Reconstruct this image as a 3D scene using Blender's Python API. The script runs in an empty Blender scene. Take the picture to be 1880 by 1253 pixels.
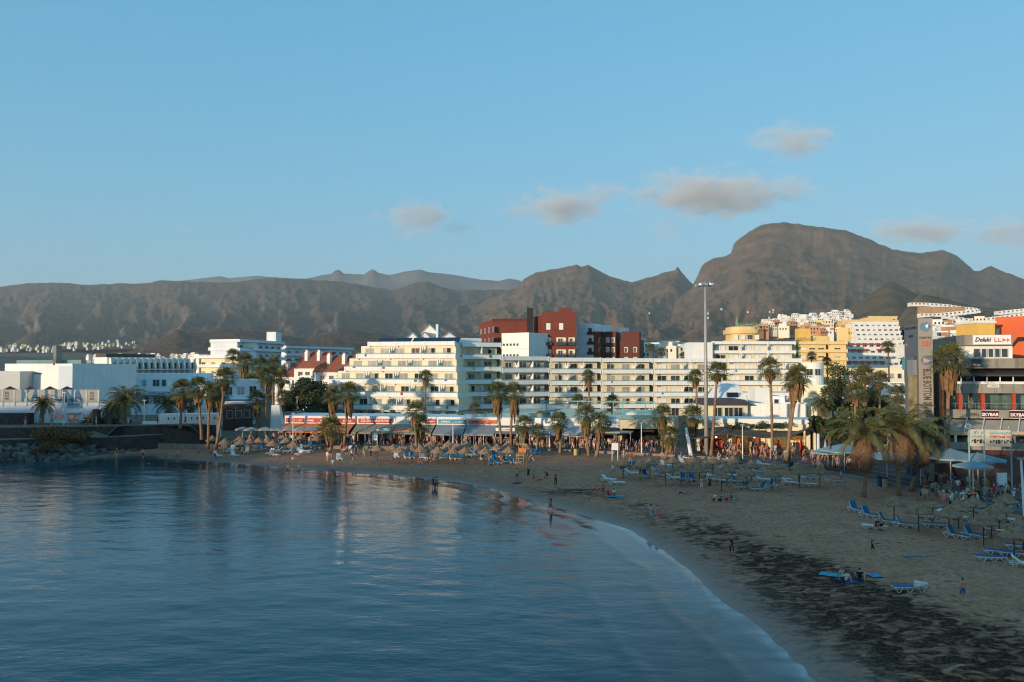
import bpy, bmesh, math, random
import numpy as np
from mathutils import Vector, Matrix, Euler
R = math.radians
rng = random.Random(7)
sc = bpy.context.scene
COL = sc.collection

# ------------------------------------------------------------------ camera
F = 1500.0; CZ = 14.5; PITCH = math.atan(45.5 / F)
cam_d = bpy.data.cameras.new('camera'); cam = bpy.data.objects.new('camera', cam_d); COL.objects.link(cam)
cam_d.sensor_width = 36; cam_d.lens = 36 * F / 1880.0
cam_d.clip_start = 0.5; cam_d.clip_end = 60000
cam.location = (0, 0, CZ); cam.rotation_euler = (R(90) + PITCH, 0, 0)
sc.camera = cam

# ------------------------------------------------------------------ sky, sun, exposure
SUN_EL = R(5.5); SUN_AZ = R(42)          # behind the camera, 42 degrees to its left
S_DIR = Vector((-math.sin(SUN_AZ) * math.cos(SUN_EL), -math.cos(SUN_AZ) * math.cos(SUN_EL), math.sin(SUN_EL)))
w = bpy.data.worlds.new('World'); sc.world = w; w.use_nodes = True
nt = w.node_tree; nt.nodes.clear()
sky = nt.nodes.new('ShaderNodeTexSky'); sky.sky_type = 'NISHITA'; sky.sun_disc = False
sky.sun_elevation = SUN_EL; sky.sun_rotation = math.atan2(S_DIR.x, S_DIR.y)
sky.altitude = 0; sky.air_density = 1.0; sky.dust_density = 0.4; sky.ozone_density = 2.0
sp_ = nt.nodes.new('ShaderNodeSeparateColor'); cb_ = nt.nodes.new('ShaderNodeCombineColor')   # the photograph's tone curve and cool white balance, one curve for the whole sky
nt.links.new(sky.outputs[0], sp_.inputs[0])
for i_, (g_, k_) in enumerate(((.75, .60), (.38, 1.38), (.3, 1.98))):
    pw = nt.nodes.new('ShaderNodeMath'); pw.operation = 'POWER'; pw.inputs[1].default_value = g_; ml = nt.nodes.new('ShaderNodeMath'); ml.operation = 'MULTIPLY'; ml.inputs[1].default_value = k_
    nt.links.new(sp_.outputs[i_], pw.inputs[0]); nt.links.new(pw.outputs[0], ml.inputs[0]); nt.links.new(ml.outputs[0], cb_.inputs[i_])
bg = nt.nodes.new('ShaderNodeBackground'); bg.inputs[1].default_value = 0.15
wo = nt.nodes.new('ShaderNodeOutputWorld')
nt.links.new(cb_.outputs[0], bg.inputs[0]); nt.links.new(bg.outputs[0], wo.inputs[0])
sun_d = bpy.data.lights.new('sun', 'SUN'); sun = bpy.data.objects.new('sun', sun_d); COL.objects.link(sun)
sun_d.energy = 2.15; sun_d.angle = R(0.6); sun_d.color = (1.0, 0.80, 0.56)
sun.rotation_euler = S_DIR.to_track_quat('Z', 'Y').to_euler()
sc.view_settings.view_transform = 'Standard'; sc.view_settings.look = 'None'
sc.view_settings.exposure = 0.95; sc.view_settings.gamma = 1.0; sc.view_settings.use_curve_mapping = False
sc.render.engine = 'CYCLES'
cy = sc.cycles
cy.use_denoising = True; cy.filter_width = 1.15;  cy.max_bounces = 6; cy.diffuse_bounces = 2; cy.glossy_bounces = 3
cy.transmission_bounces = 4; cy.transparent_max_bounces = 10; cy.volume_bounces = 1
cy.volume_step_rate = 2.0; cy.volume_max_steps = 64
cy.caustics_reflective = False; cy.caustics_refractive = False

# ------------------------------------------------------------------ pixel <-> world helpers (for laying the place out)
_c, _s = math.cos(PITCH), math.sin(PITCH)
def ray(u, v):
    a = (u - 940) / F; b = -(v - 626.5) / F
    return Vector((a, _c - b * _s, _s + b * _c))
def pt(u, v, d):
    r = ray(u, v); k = d / r.y
    return Vector((r.x * k, d, CZ + r.z * k))
def gp(u, v, z=0.0):
    r = ray(u, v); k = (z - CZ) / r.z
    return Vector((r.x * k, r.y * k, z))
def xat(u, d): return pt(u, 672, d).x
def zat(v, d): return pt(940, v, d).z
def uof(x, y): return 940 + F * x / y * _c      # good near the horizon

# ------------------------------------------------------------------ numpy noise
def _h(ix, iy, s):
    n = (ix * 374761393 + iy * 668265263 + s * 1442695041) & 0xffffffff
    n = ((n ^ (n >> 13)) * 1274126177) & 0xffffffff
    return ((n ^ (n >> 16)) & 0xffff) / 65535.0
def vnoise(x, y, s=0):
    x = np.asarray(x, float); y = np.asarray(y, float)
    ix = np.floor(x).astype(np.int64); iy = np.floor(y).astype(np.int64)
    fx = x - ix; fy = y - iy; fx = fx * fx * (3 - 2 * fx); fy = fy * fy * (3 - 2 * fy)
    a = _h(ix, iy, s); b = _h(ix + 1, iy, s); c = _h(ix, iy + 1, s); d = _h(ix + 1, iy + 1, s)
    return (a + (b - a) * fx) * (1 - fy) + (c + (d - c) * fx) * fy
def fbm(x, y, s=0, o=4, g=0.5):
    t = 0; a = 1; n = 0
    for k in range(o):
        t = t + a * vnoise(x * 2 ** k, y * 2 ** k, s + k); n += a; a *= g
    return t / n
def ridged(x, y, s=0, o=4):
    t = 0; a = 1; n = 0
    for k in range(o):
        t = t + a * (1 - np.abs(2 * vnoise(x * 2 ** k, y * 2 ** k, s + k) - 1)); n += a; a *= 0.5
    return t / n

# ------------------------------------------------------------------ materials
MATS = {}
def rgb(r, g, b):                                   # sRGB 0-255 -> linear
    f = lambda c: ((c / 255 + 0.055) / 1.055) ** 2.4 if c > 10 else c / 255 / 12.92
    return (f(r), f(g), f(b))
def mat(name, col, rough=0.8, var=0.12, scale=1.5, bump=0.0, bscale=20.0, metal=0.0, spec=0.3, emit=None, es=1.0, stain=0.0, trans=0.0):
    if name in MATS: return MATS[name]
    m = bpy.data.materials.new(name); m.use_nodes = True; MATS[name] = m
    n = m.node_tree; N = n.nodes; L = n.links; b = N['Principled BSDF']
    b.inputs['Roughness'].default_value = rough; b.inputs['Metallic'].default_value = metal
    b.inputs['Specular IOR Level'].default_value = spec
    b.inputs['Base Color'].default_value = (*col, 1)
    if var > 0 or bump > 0:
        tc = N.new('ShaderNodeNewGeometry')
        tx = N.new('ShaderNodeTexNoise'); tx.inputs['Scale'].default_value = scale; tx.inputs['Detail'].default_value = 5
        L.new(tc.outputs['Position'], tx.inputs['Vector'])
        rmp = N.new('ShaderNodeMapRange'); rmp.inputs[1].default_value = 0.3; rmp.inputs[2].default_value = 0.7
        rmp.inputs[3].default_value = 1 - var; rmp.inputs[4].default_value = 1 + var
        L.new(tx.outputs[0], rmp.inputs[0])
        vm = N.new('ShaderNodeVectorMath'); vm.operation = 'SCALE'; vm.inputs[0].default_value = col
        L.new(rmp.outputs[0], vm.inputs['Scale']); last = vm.outputs[0]
        if stain > 0:                               # rain streaks: noise stretched downwards
            mp = N.new('ShaderNodeMapping'); mp.inputs['Scale'].default_value = (2.2, 2.2, 0.18)
            L.new(tc.outputs['Position'], mp.inputs[0])
            t2 = N.new('ShaderNodeTexNoise'); t2.inputs['Scale'].default_value = 1.0; t2.inputs['Detail'].default_value = 4
            L.new(mp.outputs[0], t2.inputs['Vector'])
            r2 = N.new('ShaderNodeMapRange'); r2.inputs[1].default_value = 0.52; r2.inputs[2].default_value = 0.72
            r2.inputs[3].default_value = 1.0; r2.inputs[4].default_value = 1 - stain
            L.new(t2.outputs[0], r2.inputs[0])
            v2 = N.new('ShaderNodeVectorMath'); v2.operation = 'SCALE'
            L.new(last, v2.inputs[0]); L.new(r2.outputs[0], v2.inputs['Scale']); last = v2.outputs[0]
        L.new(last, b.inputs['Base Color'])
        if bump > 0:
            t3 = N.new('ShaderNodeTexNoise'); t3.inputs['Scale'].default_value = bscale; t3.inputs['Detail'].default_value = 4
            L.new(tc.outputs['Position'], t3.inputs['Vector'])
            bp = N.new('ShaderNodeBump'); bp.inputs['Strength'].default_value = bump; bp.inputs['Distance'].default_value = 0.05
            L.new(t3.outputs[0], bp.inputs['Height']); L.new(bp.outputs[0], b.inputs['Normal'])
    if emit:
        b.inputs['Emission Color'].default_value = (*emit, 1); b.inputs['Emission Strength'].default_value = es
    if trans > 0: b.inputs['Alpha'].default_value = 1 - trans
    return m

# ------------------------------------------------------------------ mesh builder
class MB:
    def __init__(s): s.v = []; s.f = []; s.m = []
    def add(s, vs, fs, mi=0):
        o = len(s.v); s.v += [tuple(p) for p in vs]; s.f += [tuple(i + o for i in f) for f in fs]; s.m += [mi] * len(fs); return s
    def hexa(s, p, mi=0):                            # p: 4 bottom (ccw), 4 top
        return s.add(p, [(3, 2, 1, 0), (4, 5, 6, 7), (0, 1, 5, 4), (1, 2, 6, 5), (2, 3, 7, 6), (3, 0, 4, 7)], mi)
    def box(s, x0, x1, y0, y1, z0, z1, mi=0):
        return s.hexa([(x0, y0, z0), (x1, y0, z0), (x1, y1, z0), (x0, y1, z0), (x0, y0, z1), (x1, y0, z1), (x1, y1, z1), (x0, y1, z1)], mi)
    def prism(s, poly, z0, z1, mi=0):                # poly ccw list of xy
        n = len(poly); b = [(x, y, z0) for x, y in poly] + [(x, y, z1) for x, y in poly]
        return s.add(b, [tuple(range(n - 1, -1, -1)), tuple(range(n, 2 * n))] + [(i, (i + 1) % n, n + (i + 1) % n, n + i) for i in range(n)], mi)
    def tube(s, pts, rad, n=8, mi=0, cap=True):
        pts = [Vector(p) for p in pts]; o = len(s.v); k = len(pts)
        if not isinstance(rad, (list, tuple)): rad = [rad] * k
        for i, p in enumerate(pts):
            t = (pts[min(i + 1, k - 1)] - pts[max(i - 1, 0)]).normalized()
            a = t.cross(Vector((0, 0, 1)) if abs(t.z) < 0.95 else Vector((1, 0, 0))).normalized(); b = t.cross(a)
            for j in range(n):
                q = 2 * math.pi * j / n; s.v.append(tuple(p + (a * math.cos(q) + b * math.sin(q)) * rad[i]))
        fs = [(o + i * n + j, o + i * n + (j + 1) % n, o + (i + 1) * n + (j + 1) % n, o + (i + 1) * n + j) for i in range(k - 1) for j in range(n)]
        if cap: fs += [tuple(o + j for j in range(n - 1, -1, -1)), tuple(o + (k - 1) * n + j for j in range(n))]
        s.f += fs; s.m += [mi] * len(fs); return s
    def quad(s, a, b, c, d, mi=0): return s.add([a, b, c, d], [(0, 1, 2, 3)], mi)
    def ball(s, c, r, n=8, mi=0):
        c = Vector(c); r = r if isinstance(r, (tuple, list)) else (r, r, r); k = n // 2; vs = []; fs = []
        for i in range(k + 1):
            a = math.pi * i / k
            for j in range(n):
                b = 2 * math.pi * j / n; vs.append((c.x + r[0] * math.sin(a) * math.cos(b), c.y + r[1] * math.sin(a) * math.sin(b), c.z - r[2] * math.cos(a)))
        for i in range(k):
            for j in range(n): fs.append((i * n + j, i * n + (j + 1) % n, (i + 1) * n + (j + 1) % n, (i + 1) * n + j))
        return s.add(vs, fs, mi)
    def mesh(s, name, mats, smooth=False, off=(0, 0, 0)):
        me = bpy.data.meshes.new(name)
        v = np.array(s.v, dtype=float).reshape(-1, 3) - np.array(off)
        me.from_pydata(v.tolist(), [], s.f)
        for m in (mats if isinstance(mats, (list, tuple)) else [mats]): me.materials.append(m)
        if any(s.m): me.polygons.foreach_set('material_index', s.m)
        if smooth: me.polygons.foreach_set('use_smooth', [True] * len(me.polygons))
        me.update(); return me
    def build(s, name, mats, parent=None, loc=None, rz=0.0, smooth=False):
        # world-coordinate build: origin goes to the parent's location (parents are unrotated) unless loc is given
        if loc is None and parent is not None and not parent.get('local'):
            return link(name, s.mesh(name, mats, smooth, off=wloc(parent)), parent, (0, 0, 0))
        return link(name, s.mesh(name, mats, smooth), parent, loc or (0, 0, 0), rz)
def wloc(o):
    p = Vector(o.location)
    while o.parent: o = o.parent; p += Vector(o.location)
    return p
def link(name, data, parent=None, loc=(0, 0, 0), rz=0.0, scale=None):
    o = bpy.data.objects.new(name, data); COL.objects.link(o); o.parent = parent; o.location = loc
    if rz: o.rotation_euler = (0, 0, rz)
    if scale: o.scale = (scale,) * 3 if not isinstance(scale, tuple) else scale
    return o
def tag(o, label=None, cat=None, group=None, kind=None):
    if label: o['label'] = label
    if cat: o['category'] = cat
    if group: o['group'] = group
    if kind: o['kind'] = kind
    return o
def thing(name, label, cat, loc=(0, 0, 0), rz=0.0, group=None, local=False, scale=None):
    o = link(name, None, None, loc, rz, scale); o.empty_display_size = 0.3
    if local: o['local'] = 1
    return tag(o, label, cat, group)
def copy_tree(o, parent=None):
    c = o.copy(); COL.objects.link(c); c.parent = parent
    for ch in o.children: copy_tree(ch, c)
    return c
class Fr:                                             # frame along a facade: s to the right, o outwards (to the viewer), z up
    def __init__(s, A, B):
        s.A = Vector((A[0], A[1])); d = Vector((B[0] - A[0], B[1] - A[1])); s.L = d.length; s.e = d / s.L
        s.n = Vector((s.e.y, -s.e.x)); s.rz = math.atan2(s.e.y, s.e.x)
    def p(s, a, o, z):
        q = s.A + s.e * a + s.n * o; return (q.x, q.y, z)
    def box(s, mb, a0, a1, o0, o1, z0, z1, mi=0):
        return mb.hexa([s.p(a0, o1, z0), s.p(a1, o1, z0), s.p(a1, o0, z0), s.p(a0, o0, z0), s.p(a0, o1, z1), s.p(a1, o1, z1), s.p(a1, o0, z1), s.p(a0, o0, z1)], mi)
def smooth(a, b, x): t = np.clip((x - a) / (b - a), 0, 1); return t * t * (3 - 2 * t)
# ------------------------------------------------------------------ shore lines (plan)
EDGE = [(-64, 140), (-48, 137), (-22, 134.5), (5, 130.5), (18, 125), (28.6, 119), (38.5, 107), (41.8, 95), (44, 86.6), (46.4, 74), (49, 50), (52, 20), (54, -20)]
_wl = [(1500, 1253), (1452, 1215), (1400, 1178), (1340, 1120), (1265, 1052), (1215, 1012), (1150, 975), (1090, 952), (1040, 937), (960, 915), (900, 899), (830, 886), (760, 878), (640, 868), (560, 863), (400, 850), (330, 844), (270, 838)]
WATER = [(22, -20), (17.5, 10), (15.2, 27)] + [tuple(gp(u, v, 0).xy) for u, v in _wl] + [(-62, 131.5), (-66, 127), (-72, 122), (-90, 118), (-140, 112), (-300, 100)]
def pdist(x, y, poly):
    best = np.full(np.shape(x), 1e9); sgn = np.zeros(np.shape(x))
    for (x0, y0), (x1, y1) in zip(poly[:-1], poly[1:]):
        dx, dy = x1 - x0, y1 - y0; t = np.clip(((x - x0) * dx + (y - y0) * dy) / (dx * dx + dy * dy), 0, 1)
        ex, ey = x - x0 - t * dx, y - y0 - t * dy; d = np.hypot(ex, ey); m = d < best - 1e-9
        best = np.where(m, d, best); sgn = np.where(m, np.sign(dx * ey - dy * ex), sgn)
    return best * sgn
def shore(x, y):
    d = -pdist(x, y, WATER); return d + 1.5 * (fbm(x * .22, y * .22, 51, 4) - .5) * np.exp(-(d / 5) ** 2)           # > 0 on land (the water line runs away from the camera, then left)
def sand_z(x, y):
    d = shore(x, y)
    return np.where(d > 0, 1.05 * (1 - np.exp(-np.maximum(d, 0) / 11.0)), d * 0.07)
def gz(x, y): return float(sand_z(np.array(float(x)), np.array(float(y))))
def onsand(u, v):                                     # pixel -> point on the sand
    z = 0.8
    for _ in range(6): p = gp(u, v, z); z = gz(p.x, p.y)
    return Vector((p.x, p.y, z))

def grid_mesh(name, X, Y, Z, mats, smooth=True, attrs=None):
    r, c = X.shape; v = np.stack([X, Y, Z], -1).reshape(-1, 3)
    i = np.arange(r * c).reshape(r, c)
    f = np.stack([i[:-1, :-1], i[:-1, 1:], i[1:, 1:], i[1:, :-1]], -1).reshape(-1, 4)
    me = bpy.data.meshes.new(name); me.from_pydata(v.tolist(), [], f.tolist())
    for m in (mats if isinstance(mats, list) else [mats]): me.materials.append(m)
    if smooth: me.polygons.foreach_set('use_smooth', [True] * len(me.polygons))
    for k, a in (attrs or {}).items():
        at = me.attributes.new(k, 'FLOAT', 'POINT'); at.data.foreach_set('value', np.asarray(a, dtype=np.float32).ravel())
    me.update(); return me

# ------------------------------------------------------------------ sand
def sand_material():
    m = bpy.data.materials.new('dark volcanic sand'); m.use_nodes = True; n = m.node_tree; N = n.nodes; L = n.links; b = N['Principled BSDF']
    g = N.new('ShaderNodeNewGeometry'); at = N.new('ShaderNodeAttribute'); at.attribute_name = 'shore'; wd = N.new('ShaderNodeAttribute'); wd.attribute_name = 'weed'
    def noise(sc_, det=5, vec=None, dis=0.0):
        t = N.new('ShaderNodeTexNoise'); t.inputs['Scale'].default_value = sc_; t.inputs['Detail'].default_value = det; t.inputs['Distortion'].default_value = dis
        L.new(vec or g.outputs['Position'], t.inputs['Vector']); return t.outputs[0]
    def rng_(x, a, b_, c, d):
        r = N.new('ShaderNodeMapRange'); L.new(x, r.inputs[0])
        for i, q in enumerate((a, b_, c, d)): r.inputs[i + 1].default_value = q
        return r.outputs[0]
    def mix(f, c1, c2):
        x = N.new('ShaderNodeMix'); x.data_type = 'RGBA'; L.new(f, x.inputs[0])
        for i, c in ((6, c1), (7, c2)):
            if isinstance(c, tuple): x.inputs[i].default_value = (*c, 1)
            else: L.new(c, x.inputs[i])
        return x.outputs[2]
    def mul(a, b_):
        x = N.new('ShaderNodeMath'); x.operation = 'MULTIPLY'; L.new(a, x.inputs[0])
        if isinstance(b_, float): x.inputs[1].default_value = b_
        else: L.new(b_, x.inputs[1])
        return x.outputs[0]
    mp = N.new('ShaderNodeMapping'); mp.inputs['Scale'].default_value = (0.8, 1.2, 1); mp.inputs['Rotation'].default_value = (0, 0, 0.5); L.new(g.outputs['Position'], mp.inputs[0])
    c = mix(rng_(noise(0.5), .3, .7, 0, 1), (.50, .225, .13), (.61, .30, .182))
    c = mix(rng_(noise(3.2, 8), .35, .68, 0, 0.75), c, (.27, .122, .07))
    # seaweed: torn dark patches in the band along the tide line, plus loose scraps on the dry sand
    wn = noise(1.0, 14, mp.outputs[0], 1.2)
    add = N.new('ShaderNodeMath'); add.operation = 'ADD'; L.new(wn, add.inputs[0]); L.new(wd.outputs['Fac'], add.inputs[1])
    f1 = rng_(add.outputs[0], .71, .95, 0, .95)
    f2 = mul(rng_(noise(1.6, 9, mp.outputs[0], 0.6), .61, .68, 0, .85), rng_(noise(.12, 2), .4, .6, .2, 1))
    c = mix(f2, c, (.055, .042, .035)); c = mix(mul(f1, rng_(noise(6, 6), .3, .6, .72, 1)), c, (.009, .0055, .0048))
    wet = rng_(at.outputs['Fac'], .3, 4.5, 1, 0)
    c = mix(mul(wet, .75), c, (.085, .05, .036))
    L.new(c, b.inputs['Base Color'])
    L.new(rng_(wet, 0, 1, .9, .32), b.inputs['Roughness']); L.new(rng_(wet, 0, 1, .03, .4), b.inputs['Specular IOR Level'])
    bp = N.new('ShaderNodeBump'); bp.inputs['Distance'].default_value = .12
    L.new(rng_(wet, 0, 1, 1.0, .08), bp.inputs['Strength'])
    ad = N.new('ShaderNodeMath'); ad.operation = 'ADD'; L.new(noise(3.2, 5), ad.inputs[0]); L.new(mul(noise(0.9, 3), .8), ad.inputs[1])
    L.new(ad.outputs[0], bp.inputs['Height']); L.new(bp.outputs[0], b.inputs['Normal'])
    return m
gx, gy = np.meshgrid(np.arange(-68, 56, 0.42), np.arange(8, 143, 0.42))
sd = shore(gx, gy); zz = sand_z(gx, gy)
dry = np.clip((sd - 2.5) / 4, 0, 1)
zz = zz + dry * (0.10 * (fbm(gx * .8, gy * .8, 3) - .5) + 0.10 * (fbm(gx * 2.1, gy * 2.1, 9, 2) - .5))
# scum terrace cut by the tide
band = np.exp(-((sd - (6.5 + 3 * (fbm(gx * .06, gy * .06, 5) - .5))) / 4.6) ** 2) * np.clip((88 - gy) / 45 + .55, .25, 1)
blob = np.exp(-(((gx - 24) / 9) ** 2 + ((gy - 39) / 7) ** 2)) + .9 * np.exp(-(((gx - 19) / 5) ** 2 + ((gy - 50) / 8) ** 2)) + .55 * np.exp(-(((gx - 6) / 12) ** 2 + ((gy - 92) / 3) ** 2))
weed = np.clip(.37 * band + .36 * blob, 0, .43)
SAND = link('beach', grid_mesh('beach', gx, gy, zz, sand_material(), True, {'shore': sd, 'weed': weed}))
tag(SAND, kind='structure')

# ------------------------------------------------------------------ water
def water_material():
    m = bpy.data.materials.new('sea water'); m.use_nodes = True; n = m.node_tree; N = n.nodes; L = n.links; N.clear()
    out = N.new('ShaderNodeOutputMaterial'); g = N.new('ShaderNodeNewGeometry'); at = N.new('ShaderNodeAttribute'); at.attribute_name = 'depth'
    def noise(scale, vec, det=3):
        mp = N.new('ShaderNodeMapping'); mp.inputs['Scale'].default_value = vec; mp.inputs['Rotation'].default_value = (0, 0, .25); L.new(g.outputs['Position'], mp.inputs[0])
        t = N.new('ShaderNodeTexNoise'); t.inputs['Scale'].default_value = scale; t.inputs['Detail'].default_value = det; t.inputs['Distortion'].default_value = .4
        L.new(mp.outputs[0], t.inputs['Vector']); return t.outputs[0]
    a = noise(2.1, (.45, 1, 1), 5); b = noise(.35, (.5, 1, 1), 3)
    ad = N.new('ShaderNodeMath'); ad.operation = 'MULTIPLY_ADD'; L.new(b, ad.inputs[0]); ad.inputs[1].default_value = 2.2; L.new(a, ad.inputs[2])
    calm = N.new('ShaderNodeMapRange'); calm.inputs[1].default_value = .35; calm.inputs[2].default_value = .65; calm.inputs[3].default_value = .35; calm.inputs[4].default_value = 1.2; L.new(noise(.035, (.6, 1, 1), 3), calm.inputs[0])
    st = N.new('ShaderNodeMapRange'); st.inputs[1].default_value = .02; st.inputs[2].default_value = .9; st.inputs[3].default_value = .05; st.inputs[4].default_value = .3
    L.new(at.outputs['Fac'], st.inputs[0])
    bp = N.new('ShaderNodeBump'); bp.inputs['Distance'].default_value = .16; cm = N.new('ShaderNodeMath'); cm.operation = 'MULTIPLY'; L.new(st.outputs[0], cm.inputs[0]); L.new(calm.outputs[0], cm.inputs[1]); L.new(cm.outputs[0], bp.inputs['Strength']); L.new(ad.outputs[0], bp.inputs['Height'])
    gl = N.new('ShaderNodeBsdfGlossy'); gl.inputs['Roughness'].default_value = .06; gl.inputs[0].default_value = (1, 1, 1, 1)
    L.new(bp.outputs[0], gl.inputs['Normal'])
    fr = N.new('ShaderNodeFresnel'); fr.inputs[0].default_value = 1.34; L.new(bp.outputs[0], fr.inputs['Normal'])
    df = N.new('ShaderNodeBsdfDiffuse'); df.inputs[0].default_value = (.006, .066, .082, 1)
    tr = N.new('ShaderNodeBsdfTransparent'); tr.inputs[0].default_value = (.80, .9, .93, 1)
    mr = N.new('ShaderNodeMapRange'); mr.inputs[1].default_value = 0; mr.inputs[2].default_value = 1.1; mr.inputs[3].default_value = .12; mr.inputs[4].default_value = 1; mr.interpolation_type = 'SMOOTHSTEP'
    L.new(at.outputs['Fac'], mr.inputs[0])
    m1 = N.new('ShaderNodeMixShader'); L.new(mr.outputs[0], m1.inputs[0]); L.new(tr.outputs[0], m1.inputs[1]); L.new(df.outputs[0], m1.inputs[2])
    # wash: thin broken foam on the last centimetres of water
    fn = noise(.9, (.5, 1.3, 1), 8); fa = N.new('ShaderNodeMapRange'); fa.inputs[1].default_value = .0; fa.inputs[2].default_value = .22; fa.inputs[3].default_value = .3; fa.inputs[4].default_value = 0; L.new(at.outputs['Fac'], fa.inputs[0])
    fb_ = N.new('ShaderNodeMapRange'); fb_.inputs[1].default_value = .38; fb_.inputs[2].default_value = .62; fb_.inputs[3].default_value = .25; fb_.inputs[4].default_value = 1; L.new(fn, fb_.inputs[0])
    fe = N.new('ShaderNodeMapRange'); fe.inputs[1].default_value = .008; fe.inputs[2].default_value = .03; fe.inputs[3].default_value = .25; fe.inputs[4].default_value = 0; L.new(at.outputs['Fac'], fe.inputs[0])
    fp = N.new('ShaderNodeMath'); fp.operation = 'ADD'; L.new(fa.outputs[0], fp.inputs[0]); L.new(fe.outputs[0], fp.inputs[1]); fs_ = N.new('ShaderNodeMath'); fs_.operation = 'MULTIPLY'; L.new(fp.outputs[0], fs_.inputs[0]); L.new(fb_.outputs[0], fs_.inputs[1])
    fd = N.new('ShaderNodeBsdfDiffuse'); fd.inputs[0].default_value = (.5, .5, .5, 1)
    m0 = N.new('ShaderNodeMixShader'); L.new(fs_.outputs[0], m0.inputs[0]); L.new(m1.outputs[0], m0.inputs[1]); L.new(fd.outputs[0], m0.inputs[2]); m1 = m0
    m2 = N.new('ShaderNodeMixShader'); L.new(fr.outputs[0], m2.inputs[0]); L.new(m1.outputs[0], m2.inputs[1]); L.new(gl.outputs[0], m2.inputs[2])
    L.new(m2.outputs[0], out.inputs[0]); return m
us = np.linspace(-700, 2300, 420); ds = 9 * (141 / 9.0) ** np.linspace(0, 1, 420)
U, D = np.meshgrid(us, ds); WX = (U - 940) / F * D; WY = D
wsd = shore(WX, WY); dep = np.clip(-wsd, -2, 40) * 0.07; dep = np.where(WX < -64, np.maximum(dep, 1.2), dep)
wob = 0.55 * (fbm(WX * .35, WY * .35, 21, 3) - .5) + .5 * (fbm(WX * .1, WY * .1, 4, 2) - .5)     # run-up lobes
WZ = 0.02 + np.clip(dep * 1.3, .04, 1) * 0.09 * (fbm(WX * .35 + WY * .12, WY * .7, 31, 3) - .5)
# small swell lines that follow the shore, steeper as they come in
ph = -wsd + 1.6 * fbm(WX * .12, WY * .12, 12, 2)
for s0, a0 in ((1.5, .03), (4.2, .05), (8.6, .05), (14.5, .03)): WZ = WZ + a0 * np.exp(-((ph - s0) / .42) ** 2) * np.clip(.3 + 1.4 * fbm(WX * .08, WY * .08, 77, 2), 0, 1)
WZ = WZ + np.where(wsd > -1.2, wob * .05, 0)
WATERO = link('sea', grid_mesh('sea', WX, WY, WZ, water_material(), True, {'depth': np.maximum(dep, 0)}))
tag(WATERO, kind='structure')

# ------------------------------------------------------------------ land behind the beach, up to the mountains
def land_z(u, d):
    u = np.asarray(u, float); d = np.asarray(d, float)
    left = 1.25 + .6 * smooth(146, 158, d) + .0225 * np.maximum(d - 300, 0)
    right = 1.25 + .6 * smooth(146, 158, d) + .028 * np.maximum(d - 170, 0) + .05 * np.clip(d - 360, 0, 1100)
    k = smooth(1180, 1420, u); z = left * (1 - k) + right * k
    bump = smooth(250, 700, d) * 10 * (fbm(u * .012, d * .002, 8, 3) - .5) * np.clip(d / 1500, .3, 2)
    quay = (1 - smooth(345, 395, u)) * smooth(134.5, 135, d) * (1 - smooth(300, 500, d)) * 3.15 * (1 - .0 * u)
    return z + bump + quay
lu = np.concatenate([np.linspace(-900, 300, 30), np.linspace(310, 420, 23), np.linspace(430, 1880, 90), np.linspace(1900, 2800, 20)])
ex = np.array([p[0] for p in EDGE]); ey = np.array([p[1] for p in EDGE])
def edge_d(u):
    eu = 940 + F * ex[:10] / ey[:10]; o = np.interp(u, eu, ey[:10])
    return np.where(u < eu[0], 141 - np.clip((eu[0] - u) / 60, 0, 1) * 8, o)
ld0 = edge_d(lu); tt = np.linspace(0, 1, 110)
LU, TT = np.meshgrid(lu, tt); LD = ld0[None, :] + (np.exp(TT * 4.6) - 1) / (math.exp(4.6) - 1) * 11000
LZ = land_z(LU, LD); LX = (LU - 940) / F * LD
earth = mat('dry earth', (.17, .125, .09), .95, .35, .02, spec=.1)
tag(link('ground', grid_mesh('ground', LX, LD, LZ, earth, True)), kind='structure')
qm = MB().box(-420, 60, -160, -12, -3, 1.5); tag(qm.build('harbour_ground', mat('quay concrete', (.25, .24, .22))), kind='structure')

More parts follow.
